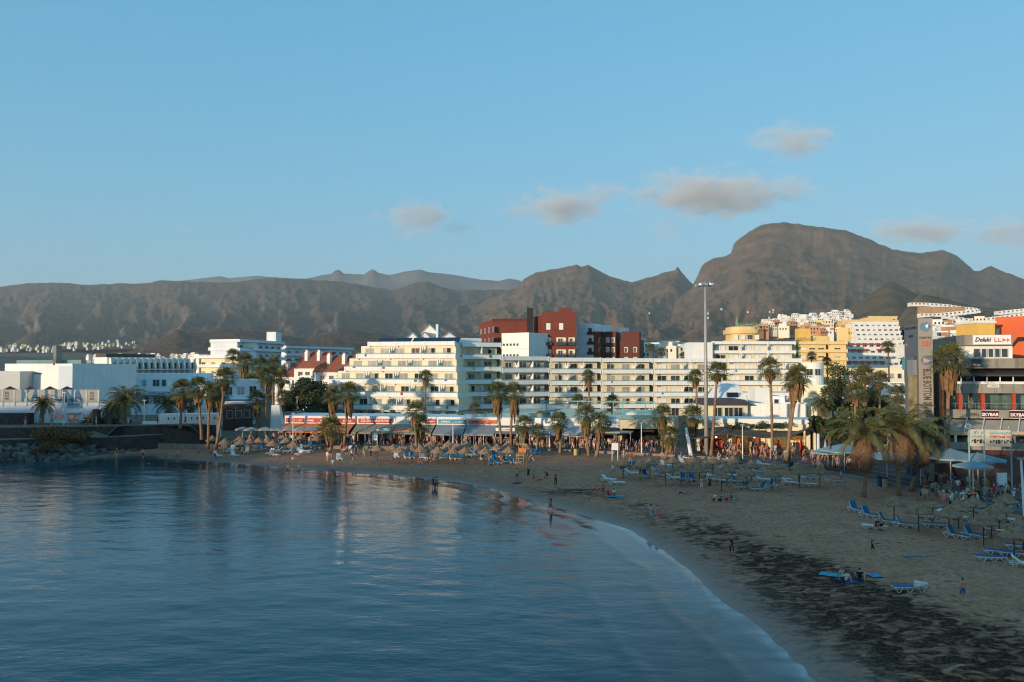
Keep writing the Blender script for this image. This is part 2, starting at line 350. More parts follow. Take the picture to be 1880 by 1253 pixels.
# ------------------------------------------------------------------ mountains: one height field per range
def rock_mat(name, c1, c2, c3, sc_=.004):
    m = bpy.data.materials.new(name); m.use_nodes = True; n = m.node_tree; N = n.nodes; L = n.links; b = N['Principled BSDF']
    b.inputs['Roughness'].default_value = .95; b.inputs['Specular IOR Level'].default_value = .1
    g = N.new('ShaderNodeNewGeometry'); t = N.new('ShaderNodeTexNoise'); t.inputs['Scale'].default_value = sc_; t.inputs['Detail'].default_value = 14; t.inputs['Roughness'].default_value = .72
    L.new(g.outputs['Position'], t.inputs['Vector']); cr = N.new('ShaderNodeValToRGB'); L.new(t.outputs[0], cr.inputs[0])
    e = cr.color_ramp.elements; e[0].position = .33; e[0].color = (*c1, 1); e[1].position = .68; e[1].color = (*c3, 1); x = e.new(.5); x.color = (*c2, 1)
    # steep faces show bare strata, gentle ones scrub
    sp = N.new('ShaderNodeSeparateXYZ'); L.new(g.outputs['Normal'], sp.inputs[0])
    mr = N.new('ShaderNodeMapRange'); mr.inputs[1].default_value = .45; mr.inputs[2].default_value = .8; mr.inputs[3].default_value = 1; mr.inputs[4].default_value = 0; L.new(sp.outputs[2], mr.inputs[0])
    mp = N.new('ShaderNodeMapping'); mp.inputs['Scale'].default_value = (.002, .002, .035); L.new(g.outputs['Position'], mp.inputs[0])
    t2 = N.new('ShaderNodeTexNoise'); t2.inputs['Scale'].default_value = 1; t2.inputs['Detail'].default_value = 6; L.new(mp.outputs[0], t2.inputs['Vector'])
    c4 = N.new('ShaderNodeValToRGB'); L.new(t2.outputs[0], c4.inputs[0]); q = c4.color_ramp.elements; q[0].position = .35; q[0].color = (.10, .075, .058, 1); q[1].position = .7; q[1].color = (.30, .22, .165, 1)
    mx = N.new('ShaderNodeMix'); mx.data_type = 'RGBA'; L.new(mr.outputs[0], mx.inputs[0]); L.new(cr.outputs[0], mx.inputs[6]); L.new(c4.outputs[0], mx.inputs[7])
    L.new(mx.outputs[2], b.inputs['Base Color'])
    bp = N.new('ShaderNodeBump'); bp.inputs['Strength'].default_value = .42; bp.inputs['Distance'].default_value = 14; L.new(t.outputs[0], bp.inputs['Height']); L.new(bp.outputs[0], b.inputs['Normal'])
    return m
def mountain(name, prof, D, D0, z0, shape, gully, gf, seed, m, jag=1.0, rows=190, du=3, back=.25):
    pu = np.array([p[0] for p in prof], float); pv = np.array([p[1] for p in prof], float)
    u = np.arange(pu[0], pu[-1] + 1, du, dtype=float)
    v = np.interp(u, pu, pv) + jag * 5 * (fbm(u * .06, u * 0 + seed, seed, 5, .6) - .5)
    zr = np.array([zat(q, D) for q in v]); t = np.linspace(0, 1 + back, rows)
    kk = np.hanning(61); kk /= kk.sum(); zs = np.convolve(np.pad(zr, 30, 'edge'), kk, 'valid')
    kk2 = np.hanning(15); kk2 /= kk2.sum(); zs2 = np.convolve(np.pad(zr, 7, 'edge'), kk2, 'valid')
    Ug, T = np.meshgrid(u, t); Dg = D0 + (D - D0) * T
    tc = np.clip(T, 0, 1); ZR = zs + (zs2 - zs) * smooth(.35, .9, tc) + (zr - zs2) * smooth(.9, 1, tc); S = np.interp(tc, [s[0] for s in shape], [s[1] for s in shape])
    S = np.where(T > 1, 1 - (T - 1) * 1.6, S)
    xw = (Ug - 940) / F * D
    warp = 420 * (fbm(xw / 700, T * 2.2, seed + 5, 4) - .5) + 90 * (fbm(xw / 160, T * 9, seed + 6, 3) - .5)
    gl = ridged((xw + warp + (1 - tc) * 240 * np.sin(xw / 900.0)) / gf, T * 1.1, seed, 4)
    env = np.clip(tc * 3.0, 0, 1) * np.clip((1 - tc) * 7, 0, 1) * (.45 + .55 * (1 - tc))
    Z = z0 + (ZR - z0) * S + gully * (gl - .62) * env + gully * .34 * (ridged((xw + warp * .6) / (gf * .3), T * 3.2, seed + 9, 4) - .62) * env + gully * .11 * (ridged(xw / (gf * .09), T * 18, seed + 13, 3) - .6) * np.clip((1 - tc) * 12, .25, 1) * np.clip(tc * 3, 0, 1)
    return tag(link(name, grid_mesh(name, (Ug - 940) / F * Dg, Dg, Z, m, True)), kind='structure')
M1 = rock_mat('massif rock', (.085, .049, .03), (.21, .12, .067), (.32, .185, .105), .006)
M2 = rock_mat('ridge rock', (.062, .044, .03), (.125, .086, .058), (.18, .123, .082), .005)
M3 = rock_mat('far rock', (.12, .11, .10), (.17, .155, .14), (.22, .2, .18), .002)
CLIFF = [(0, 0), (.3, .16), (.6, .43), (.78, .64), (.88, .79), (.95, .93), (1, 1)]
SLOPE = [(0, 0), (.3, .18), (.6, .45), (.85, .78), (1, 1)]
mountain('mountain_main', [(1100, 640), (1180, 600), (1235, 552), (1270, 530), (1290, 487), (1310, 475), (1330, 472), (1343, 465), (1350, 445), (1378, 424), (1400, 414), (1440, 407), (1478, 413), (1530, 420), (1560, 424), (1590, 436), (1640, 458), (1690, 465), (1735, 459), (1760, 470), (1790, 496), (1800, 497), (1822, 488), (1840, 496), (1880, 512), (1980, 540), (2150, 575), (2300, 600)], 5400, 2000, 60, CLIFF, 150, 420, 3, M1)
mountain('mountain_middle', [(760, 610), (840, 575), (900, 548), (950, 528), (962, 512), (985, 500), (1010, 494), (1035, 492), (1058, 486), (1066, 491), (1080, 486), (1100, 497), (1130, 511), (1160, 519), (1190, 511), (1225, 500), (1240, 497), (1245, 488), (1250, 497), (1268, 518), (1300, 540), (1400, 580), (1500, 610)], 6200, 2600, 70, CLIFF, 190, 380, 11, M1)
mountain('mountain_ridge', [(-500, 540), (-200, 530), (0, 526), (40, 521), (100, 519), (160, 523), (220, 521), (260, 522), (290, 514), (340, 517), (420, 519), (470, 513), (500, 511), (560, 513), (620, 517), (680, 526), (720, 534), (760, 520), (785, 517), (810, 527), (840, 534), (890, 533), (950, 531), (1000, 540), (1100, 560), (1200, 600)], 7400, 3000, 75, CLIFF, 260, 560, 19, M2, .6)
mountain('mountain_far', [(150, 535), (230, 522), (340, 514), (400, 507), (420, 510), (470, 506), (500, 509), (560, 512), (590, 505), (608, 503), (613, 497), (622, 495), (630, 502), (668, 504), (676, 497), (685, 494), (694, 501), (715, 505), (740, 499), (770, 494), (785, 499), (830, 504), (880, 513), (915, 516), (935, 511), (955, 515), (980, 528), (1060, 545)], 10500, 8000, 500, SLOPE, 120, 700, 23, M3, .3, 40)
mountain('hill_low', [(150, 668), (220, 652), (280, 628), (315, 612), (328, 606), (345, 614), (400, 606), (440, 606), (500, 613), (560, 622), (610, 610), (640, 607), (690, 612), (760, 622), (850, 615), (930, 622), (1010, 640), (1100, 655)], 2700, 1500, 26, SLOPE, 36, 200, 31, rock_mat('low hill rock', (.06, .036, .024), (.105, .064, .042), (.15, .092, .06), .012), .6, 60)
mountain('hill_cone', [(1470, 625), (1520, 590), (1560, 566), (1600, 540), (1625, 522), (1640, 518), (1655, 524), (1680, 538), (1720, 560), (1780, 584), (1850, 600), (1950, 620)], 1900, 1250, 60, SLOPE, 16, 110, 37, rock_mat('cone hill scrub', (.085, .06, .034), (.16, .112, .066), (.23, .15, .09), .02), .5, 60)

mountain('hill_shoulder', [(1630, 622), (1655, 580), (1672, 556), (1684, 545), (1692, 541), (1720, 544), (1760, 555), (1800, 564), (1840, 567), (1900, 560), (2000, 556), (2150, 600)], 1090, 720, 46, SLOPE, 6, 60, 41, rock_mat('shoulder scrub', (.10, .068, .04), (.19, .13, .08), (.30, .2, .12), .03), .3, 50)
# ------------------------------------------------------------------ haze and clouds
hz = MB().box(-9000, 9000, -600, 13500, -6, 1300)
hm = bpy.data.materials.new('haze air'); hm.use_nodes = True; hn = hm.node_tree; hn.nodes.clear()
ho = hn.nodes.new('ShaderNodeOutputMaterial'); hv = hn.nodes.new('ShaderNodeVolumePrincipled')
hv.inputs['Color'].default_value = (1, .94, .88, 1); hv.inputs['Density'].default_value = 5.2e-5; hv.inputs['Anisotropy'].default_value = .2
hn.links.new(hv.outputs[0], ho.inputs['Volume'])
tag(hz.build('haze', hm), kind='stuff')

def cloud_mat(name, dens, seed, sx, sy, sz):
    m = bpy.data.materials.new(name); m.use_nodes = True; n = m.node_tree; N = n.nodes; L = n.links; N.clear()
    o = N.new('ShaderNodeOutputMaterial'); v = N.new('ShaderNodeVolumePrincipled'); v.inputs['Color'].default_value = (1, .93, .9, 1); v.inputs['Anisotropy'].default_value = -.12
    tc = N.new('ShaderNodeTexCoord'); mp = N.new('ShaderNodeMapping'); mp.inputs['Location'].default_value = (seed * 7.3, seed * 3.1, seed); mp.inputs['Scale'].default_value = (sx / 520, sy / 420, sz / 230)
    L.new(tc.outputs['Object'], mp.inputs[0])
    t = N.new('ShaderNodeTexNoise'); t.inputs['Scale'].default_value = 1.0; t.inputs['Detail'].default_value = 7; t.inputs['Roughness'].default_value = .64; L.new(mp.outputs[0], t.inputs['Vector'])
    ln = N.new('ShaderNodeVectorMath'); ln.operation = 'LENGTH'; L.new(tc.outputs['Object'], ln.inputs[0])
    fall = N.new('ShaderNodeMapRange'); fall.inputs[1].default_value = 0; fall.inputs[2].default_value = 1; fall.inputs[3].default_value = .34; fall.inputs[4].default_value = -.42; L.new(ln.outputs['Value'], fall.inputs[0])
    ad = N.new('ShaderNodeMath'); ad.operation = 'ADD'; L.new(t.outputs[0], ad.inputs[0]); L.new(fall.outputs[0], ad.inputs[1])
    mr = N.new('ShaderNodeMapRange'); mr.inputs[1].default_value = .45; mr.inputs[2].default_value = .85; mr.inputs[3].default_value = 0; mr.inputs[4].default_value = dens; L.new(ad.outputs[0], mr.inputs[0])
    L.new(mr.outputs[0], v.inputs['Density']); L.new(v.outputs[0], o.inputs['Volume']); return m
CL = [(1305, 358, 175, 54, .0050), (1030, 380, 115, 44, .0042), (1105, 352, 60, 28, .0026), (1455, 258, 95, 44, .003), (1395, 262, 40, 24, .0016), (765, 402, 85, 40, .0042), (690, 396, 36, 16, .0022),
      (840, 421, 42, 16, .0022), (1690, 424, 115, 36, .0042), (1850, 428, 75, 38, .0034), (1455, 345, 66, 34, .0022), (1225, 415, 48, 34, .0014), (338, 420, 22, 9, .0018)]
for i, (u, v, hw, hh, de) in enumerate(CL):
    Dc = 14500 + 300 * (i % 4); c = pt(u, v, Dc); k = Dc / F; sx, sy, sz = hw * 1.65 * k, hw * .8 * k, hh * 1.6 * k
    mb = MB().ball((0, 0, 0), 1.0, 20)
    o = mb.build('cloud', cloud_mat('cloud vapour %d' % i, de, i + 1, sx, sy, sz)); o.location = c; o.scale = (sx, sy, sz)
    where = ['large flat grey cloud above the main mountain', 'long grey cloud over the twin-peaked mountain', 'thin trailing end of the long grey cloud', 'small pinkish cloud highest in the sky', 'faint wisp beside the highest pink cloud', 'small puffy cloud above the far ridge', 'faint wisp before the small puffy cloud', 'trailing wisp after the small puffy cloud', 'soft grey cloud behind the mountain shoulder', 'soft cloud above the end of the mountain', 'thin wisp trailing from the large flat cloud', 'faint veil below the large flat cloud', 'tiny lone wisp over the long ridge'][i]
    tag(o, where, 'cloud', 'clouds over the mountains')
# ================================================================== buildings
WHITE = mat('white render', (.80, .78, .73), .75, .06, .3, stain=.12)
CREAM = mat('cream render', (.80, .71, .50), .8, .06, .3, stain=.08)
PARAP = mat('parapet white', (.80, .785, .75), .7, .05, .4, stain=.14)
BLUEW = mat('cool white render', (.74, .77, .80), .8, .05, .3, stain=.10)
REDW = mat('oxide red cladding', (.19, .042, .026), .7, .10, .4, stain=.1)
DKRED = mat('dark red cladding', (.12, .03, .021), .7, .1, .4)
OCHRE = mat('yellow ochre render', (.78, .56, .25), .8, .06, .3, stain=.08)
OCHR2 = mat('deep ochre render', (.78, .47, .12), .8, .06, .3)
ORED = mat('orange red render', (.66, .13, .045), .8, .07, .3, stain=.08)
CONC = mat('stained concrete', (.30, .265, .215), .9, .2, .5, stain=.45)
CONCD = mat('dark concrete', (.15, .14, .125), .9, .2, .5, stain=.3)
BLACKM = mat('black steel', (.025, .022, .022), .5, .1, 1)
GREYM = mat('grey steel', (.30, .31, .32), .45, .08, 1, metal=.3)
WHITEM = mat('white painted metal', (.78, .77, .74), .45, .05, 2)
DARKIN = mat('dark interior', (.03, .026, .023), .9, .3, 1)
TILE = mat('red roof tile', (.27, .085, .05), .85, .22, 1.5, bump=.4, bscale=6)
STONE = mat('black lava stone', (.055, .048, .043), .95, .4, 1.4, bump=.9, bscale=2.5)
GLASS = mat('window glass', (.03, .035, .04), .04, .2, .7, spec=1.0)
GLASSC = mat('curtained glass', (.36, .34, .30), .06, .25, .5, spec=1.0)
GLASSB = mat('sky glare glass', (.85, .83, .78), .08, .1, .5, spec=1.0)  # pale base colour paints in the bright sky these panes mirror
GREENG = mat('green balustrade glass', (.26, .40, .37), .08, .12, .5, spec=.8, trans=.55)
SOLAR = mat('solar panel', (.012, .018, .05), .12, .2, .7, spec=.7)
FRAME = mat('window frame', (.62, .60, .55), .5, .05, 2)
_wc = {}
def win_mesh(w_, h_, style, fm=None):
    k = (round(w_, 2), round(h_, 2), style, fm.name if fm else '')
    if k in _wc: return _wc[k]
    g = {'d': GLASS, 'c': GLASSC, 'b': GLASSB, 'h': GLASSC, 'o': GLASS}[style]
    mb = MB(); x = w_ / 2
    mb.box(-x, x, -.05, .02, 0, h_, 0)
    t = .07
    for a in ((-x, -x + t, 0, h_), (x - t, x, 0, h_)): mb.box(a[0], a[1], -.11, .01, a[2], a[3], 1)
    mb.box(-x + t, x - t, -.11, .01, 0, t, 1); mb.box(-x + t, x - t, -.11, .01, h_ - t, h_, 1)
    if w_ > 1.2: mb.box(-t / 2, t / 2, -.105, .01, t, h_ - t, 1)
    if style == 'h': mb.box(t / 2, x - t, -.07, .01, t, h_ - t, 2)          # one sash slid open
    me = mb.mesh('window', [g, fm or FRAME, DARKIN]); _wc[k] = me; return me
def window(root, fr, s, o, z, w_, h_, style, fm=None, name='window'):
    p = Vector(fr.p(s, o, z)) - wloc(root)
    return link(name, win_mesh(w_, h_, style, fm), root, p, fr.rz)
def winrow(root, fr, s0, s1, n, o, z, w_, h_, styles='ddc', fm=None, jit=0):
    for i in range(n):
        window(root, fr, s0 + (i + .5) * (s1 - s0) / n + jit * (rng.random() - .5), o, z, w_, h_, rng.choice(styles), fm)
TOW = [mat('hung blue towel', (.05, .13, .3)), mat('hung red towel', (.4, .06, .05)), mat('hung yellow towel', (.6, .42, .1)), mat('hung green towel', (.08, .25, .16)), mat('hung rose towel', (.5, .2, .22))]
_dv = {}
def divider_mesh(dep, h_, m):
    k = (dep, h_)
    if k not in _dv:
        prof = [(0, 0), (0, h_)] + [(-dep + dep * (1 - math.sin(a)) * 1.0, .9 + (h_ - .9) * (1 - math.cos(a))) for a in [R(90) * i / 6 for i in range(5, -1, -1)]]
        prof = [(0, 0), (0, h_)] + [(-dep * math.sin(R(90) * i / 6), .8 + (h_ - .8) * (1 - (1 - math.cos(R(90) * (6 - i) / 6)))) for i in range(1, 7)] + [(-dep, 0)]
        mb = MB(); n = len(prof); vs = [(-.07, y, z) for y, z in prof] + [(.07, y, z) for y, z in prof]
        mb.add(vs, [tuple(range(n)), tuple(range(2 * n - 1, n - 1, -1))] + [(i, n + i, n + (i + 1) % n, (i + 1) % n) for i in range(n)])
        _dv[k] = mb.mesh('divider', m)
    return _dv[k]
def terraces(root, A, B, z0, floors, fh, depth, setb=0, lcut=0, rcut=0, pitch=3.4, ww=2.0, wh=2.05, styles='ddcch', par=PARAP, wall=CREAM, ph=.95, bal=1.7, div=0, glass=True, fm=None, roof=True, finp=6.8):
    """balcony storeys: each with slab, parapet, back wall, windows, dividers; roof parapet on top"""
    fr = Fr(A, B)
    for k in range(floors + (1 if roof else 0)):
        a0, a1, o = lcut * k, fr.L - rcut * k, -setb * k; zb = z0 + fh * k; top = k == floors
        mb = MB(); fr.box(mb, a0, a1, o - .16, o, zb, zb + ph)
        fr.box(mb, a0, a1, o - depth, o - .163, zb, zb + .28)
        fr.box(mb, a0, a0 + .16, o - bal - .2, o - .163, zb + .283, zb + ph); fr.box(mb, a1 - .16, a1, o - bal - .2, o - .163, zb + .283, zb + ph)
        mb.build('parapet', par, root)
        n = max(1, int((a1 - a0) / finp))
        for i in range(n + 1):
            f2 = MB(); s = a0 + .25 + (a1 - a0 - .5) * i / n; fr.box(f2, s - .13, s + .13, o - .05, o + .06, zb - .25, zb + ph + .06); f2.build('fin', par, root)
        if top: continue
        m2 = MB(); fr.box(m2, a0 + .5, a1 - .5, o - depth, o - bal, zb + .283, zb + fh - .003); m2.build('wall', wall, root)
        if glass:
            m3 = MB(); fr.box(m3, a0 + .3, a1 - .3, o - .12, o - .08, zb + ph + .003, zb + ph + .32); m3.build('balustrade', GREENG, root)
        nw = int((a1 - a0 - 1.4) / pitch)
        for i in range(nw):
            s = a0 + .7 + (i + .5) * (a1 - a0 - 1.4) / nw
            window(root, fr, s, o - bal, zb + .35, ww, wh, rng.choice(styles), fm)
            if glass and rng.random() < .13:
                tw = MB(); fr.box(tw, s - .4, s + .4 * rng.random(), o + .004, o + .03, zb + ph - rng.uniform(.2, .7), zb + ph + .02); tw.build('hung_towel', rng.choice(TOW), root)
            if div and i % div == 0 and i:
                s2 = a0 + .7 + i * (a1 - a0 - 1.4) / nw
                link('divider', divider_mesh(bal - .15, fh - .35, par), root, Vector(fr.p(s2, o - bal, zb + .285)) - wloc(root), fr.rz)
    return fr
def block(root, A, B, z0, z1, depth, m, name='wall', parap=.5):
    fr = Fr(A, B); mb = MB(); fr.box(mb, 0, fr.L, -depth, 0, z0, z1)
    if parap:
        for a in ((0, fr.L, -.2, 0), (0, fr.L, -depth, -depth + .2), (0, .2, -depth + .2, -.2), (fr.L - .2, fr.L, -depth + .2, -.2)): fr.box(mb, a[0], a[1], a[2], a[3], z1 - .002, z1 + parap)
    mb.build(name, m, root); return fr
def side(fr, depth, right=False):                     # frame of the left (or right) flank of a block
    if right: return Fr(fr.p(fr.L, 0, 0)[:2], fr.p(fr.L, -depth, 0)[:2])
    return Fr(fr.p(0, -depth, 0)[:2], fr.p(0, 0, 0)[:2])
def text(root, fr, s, o, z, txt, size, m, name='lettering', align='CENTER', ext=.02, rot=0.0, sx=1.0, shear=0.0, bold=.022):
    cu = bpy.data.curves.new(name, 'FONT'); cu.body = txt; cu.size = size; cu.align_x = align; cu.align_y = 'CENTER'; cu.extrude = ext; cu.resolution_u = 2; cu.offset = size * bold; cu.shear = shear
    tmp = bpy.data.objects.new('tmp', cu); 
    me = bpy.data.meshes.new_from_object(tmp); bpy.data.objects.remove(tmp)
    me.materials.clear(); me.materials.append(m); ob = link(name, me, root, Vector(fr.p(s, o, z)) - wloc(root))
    ob.rotation_euler = (Matrix.Rotation(fr.rz, 3, 'Z') @ Matrix.Rotation(R(90), 3, 'X') @ Matrix.Rotation(rot, 3, 'Z')).to_euler(); ob.scale = (sx, 1, 1)
    return ob
def scribble(root, fr, s0, s1, o, z, h_, m, seed=1):  # writing too blurred to read: a row of small strokes
    r = random.Random(seed); mb = MB(); s = s0
    while s < s1:
        w_ = h_ * r.uniform(.35, .6); q = h_ * r.uniform(.75, 1)
        if r.random() > .14:
            fr.box(mb, s, s + w_ * .28, o, o + .03, z, z + q); fr.box(mb, s + w_ * .281, s + w_, o, o + .03, z + (q * .7 if r.random() < .5 else 0), z + (q if r.random() < .5 else q * .25) + .02)
        s += w_ * 1.35
    if mb.v: mb.build('lettering', m, root)
P = lambda u, d: (xat(u, d), d)
def bld(name, label, A, z=1.8, group=None): return thing(name, label, 'building', (A[0], A[1], z), group=group)

# ---- big white terraced hotel
FH = 2.83
def hotel():
    A, B = P(567, 184), P(842, 175); h_ = bld('terraced_hotel', 'long white terraced beach hotel with stepped balconies behind the shops', A)
    g = Fr(A, B); mb = MB(); g.box(mb, 3, g.L - 1, -14, -1.6, 1.8, 4.85); mb.build('wall', CREAM, h_); winrow(h_, g, 4, g.L - 1, 10, -1.6, 2.3, 1.9, 2.1, 'dddch')
    terraces(h_, A, B, 4.85, 5, FH, 14, 1.1, 2.35, .55, 3.25, 1.95, 2.0, 'dccch', div=2)
    # panels on the roof, leaning on a frame
    for i, (a, b) in enumerate(((13.5, 17.2), (17.6, 21.6), (22, 33.2))):
        m = MB(); z = 4.85 + FH * 5 + .95; o = -6.8
        m.add([g.p(a, o, z - .2), g.p(b, o, z - .2), g.p(b, o - 1.6, z + .95), g.p(a, o - 1.6, z + .95), g.p(a, o - .05, z - .26), g.p(b, o - .05, z - .26), g.p(b, o - 1.65, z + .89), g.p(a, o - 1.65, z + .89)], [(0, 1, 2, 3), (7, 6, 5, 4), (0, 4, 5, 1), (1, 5, 6, 2), (2, 6, 7, 3), (3, 7, 4, 0)])
        m.build('solar_panel', SOLAR, h_)
    segs = [((849, 184.5), (922, 189), 4.72, 5), ((922, 189), (1010, 196), 4.45, 4), ((1010, 196), (1105, 200), 4.2, 4), ((1105, 200), (1200, 202.5), 4.1, 4), ((1200, 202.5), (1335, 203.5), 4.05, 4), ((1335, 203.5), (1474, 203), 4.05, 4)]
    for i, (a, b, z0, n) in enumerate(segs):
        A1, B1 = P(*a), P(*b); g1 = Fr(A1, B1)
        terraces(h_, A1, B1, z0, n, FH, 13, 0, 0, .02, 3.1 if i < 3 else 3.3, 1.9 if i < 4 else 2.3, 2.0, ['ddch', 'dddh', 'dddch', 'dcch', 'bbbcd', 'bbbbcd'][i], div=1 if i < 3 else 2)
        m = MB(); g1.box(m, .02, g1.L - .02, -12, -1.7, 1.8, z0 - .003); m.build('wall', CREAM, h_); winrow(h_, g1, .5, g1.L - .5, int(g1.L / 3.3), -1.7, 1.95, 1.9, 1.95, 'dddc')
    g2 = Fr(P(862, 190), P(922, 193)); m = MB(); g2.box(m, 0, g2.L, -1.6, 0, 19.2, 20.1); m.build('solar_panel', SOLAR, h_)
    g3 = Fr(P(828, 186), P(884, 190)); m = MB(); g3.box(m, 0, g3.L, -6, 0, 18.5, 20.9); m.build('roof_house', WHITE, h_)
    # two more storeys at the far end and the blank stair tower beside them
    zt = 4.05 + FH * 4
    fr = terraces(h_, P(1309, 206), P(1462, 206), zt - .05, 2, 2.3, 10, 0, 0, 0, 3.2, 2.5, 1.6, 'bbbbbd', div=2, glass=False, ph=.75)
    block(h_, P(1269, 205.2), P(1308.6, 205.2), zt + .0, zt + 4.5, 8, WHITE)
    m = MB(); e = Fr(P(1268, 199), P(1268.1, 220)); 
    m = MB()
    c = P(1491, 196); m.prism([(c[0] + 2.6 * math.cos(R(a)), c[1] + 2.6 * math.sin(R(a))) for a in range(0, 360, 15)], 1.8, 15.3); m.build('round_tower', WHITE, h_)
    for a in (-122, -82):
        q = (c[0] + 2.6 * math.cos(R(a)), c[1] + 2.6 * math.sin(R(a))); t = Vector((-math.sin(R(a)), math.cos(R(a))))
        f = Fr((q[0] - t.x * .9, q[1] - t.y * .9), (q[0] + t.x * .9, q[1] + t.y * .9)); window(h_, f, .9, .02, 12.2, 1.5, 1.6, 'd')
    fr = block(h_, P(1474, 192), P(1548, 186), 1.8, 9.6, 10, CREAM); block(h_, P(1474, 203), P(1512, 203), 1.8, 12.6, 6, WHITE)
hotel()

# ---- villas with chimneys on the roof line behind the hotel
def roof_villa():
    A = P(742, 235); v = bld('rooftop_villa', 'white villa with grey pitched gables above the hotel roof panels', A)
    def gable(a, b, z0, z1, zr, m):
        fr = Fr(a, b); L = fr.L; mb = MB(); d = 8
        mb.add([fr.p(0, 0, z0), fr.p(L, 0, z0), fr.p(L, 0, z1), fr.p(L / 2, 0, zr), fr.p(0, 0, z1), fr.p(0, -d, z0), fr.p(L, -d, z0), fr.p(L, -d, z1), fr.p(L / 2, -d, zr), fr.p(0, -d, z1)], [(0, 1, 2, 3, 4), (9, 8, 7, 6, 5), (0, 5, 6, 1), (1, 6, 7, 2), (4, 9, 5, 0)]); mb.build('wall', m, v)
        r = MB(); e = .35
        for s0, s1, za, zb in ((-e, L / 2, z1 - .25, zr + .05), (L / 2, L + e, zr + .05, z1 - .25)):
            r.hexa([fr.p(s0, e, za), fr.p(s1, e, zb), fr.p(s1, -d, zb), fr.p(s0, -d, za), fr.p(s0, e, za + .18), fr.p(s1, e, zb + .18), fr.p(s1, -d, zb + .18), fr.p(s0, -d, za + .18)])
        r.build('roof', mat('grey roof sheet', (.42, .40, .37), .6, .1, 1), v)
    gable(P(745, 236), P(768, 236), 10, 22.2, 24.0, WHITE); gable(P(764, 238), P(794, 238), 10, 21.8, 24.2, WHITE); gable(P(772, 242), P(804, 242), 10, 24, 26.6, WHITE); gable(P(806, 240), P(842, 240), 10, 22.2, 24.2, BLUEW)
    block(v, P(800, 239), P(804, 239), 10, 26.2, 3, BLUEW)
roof_villa()

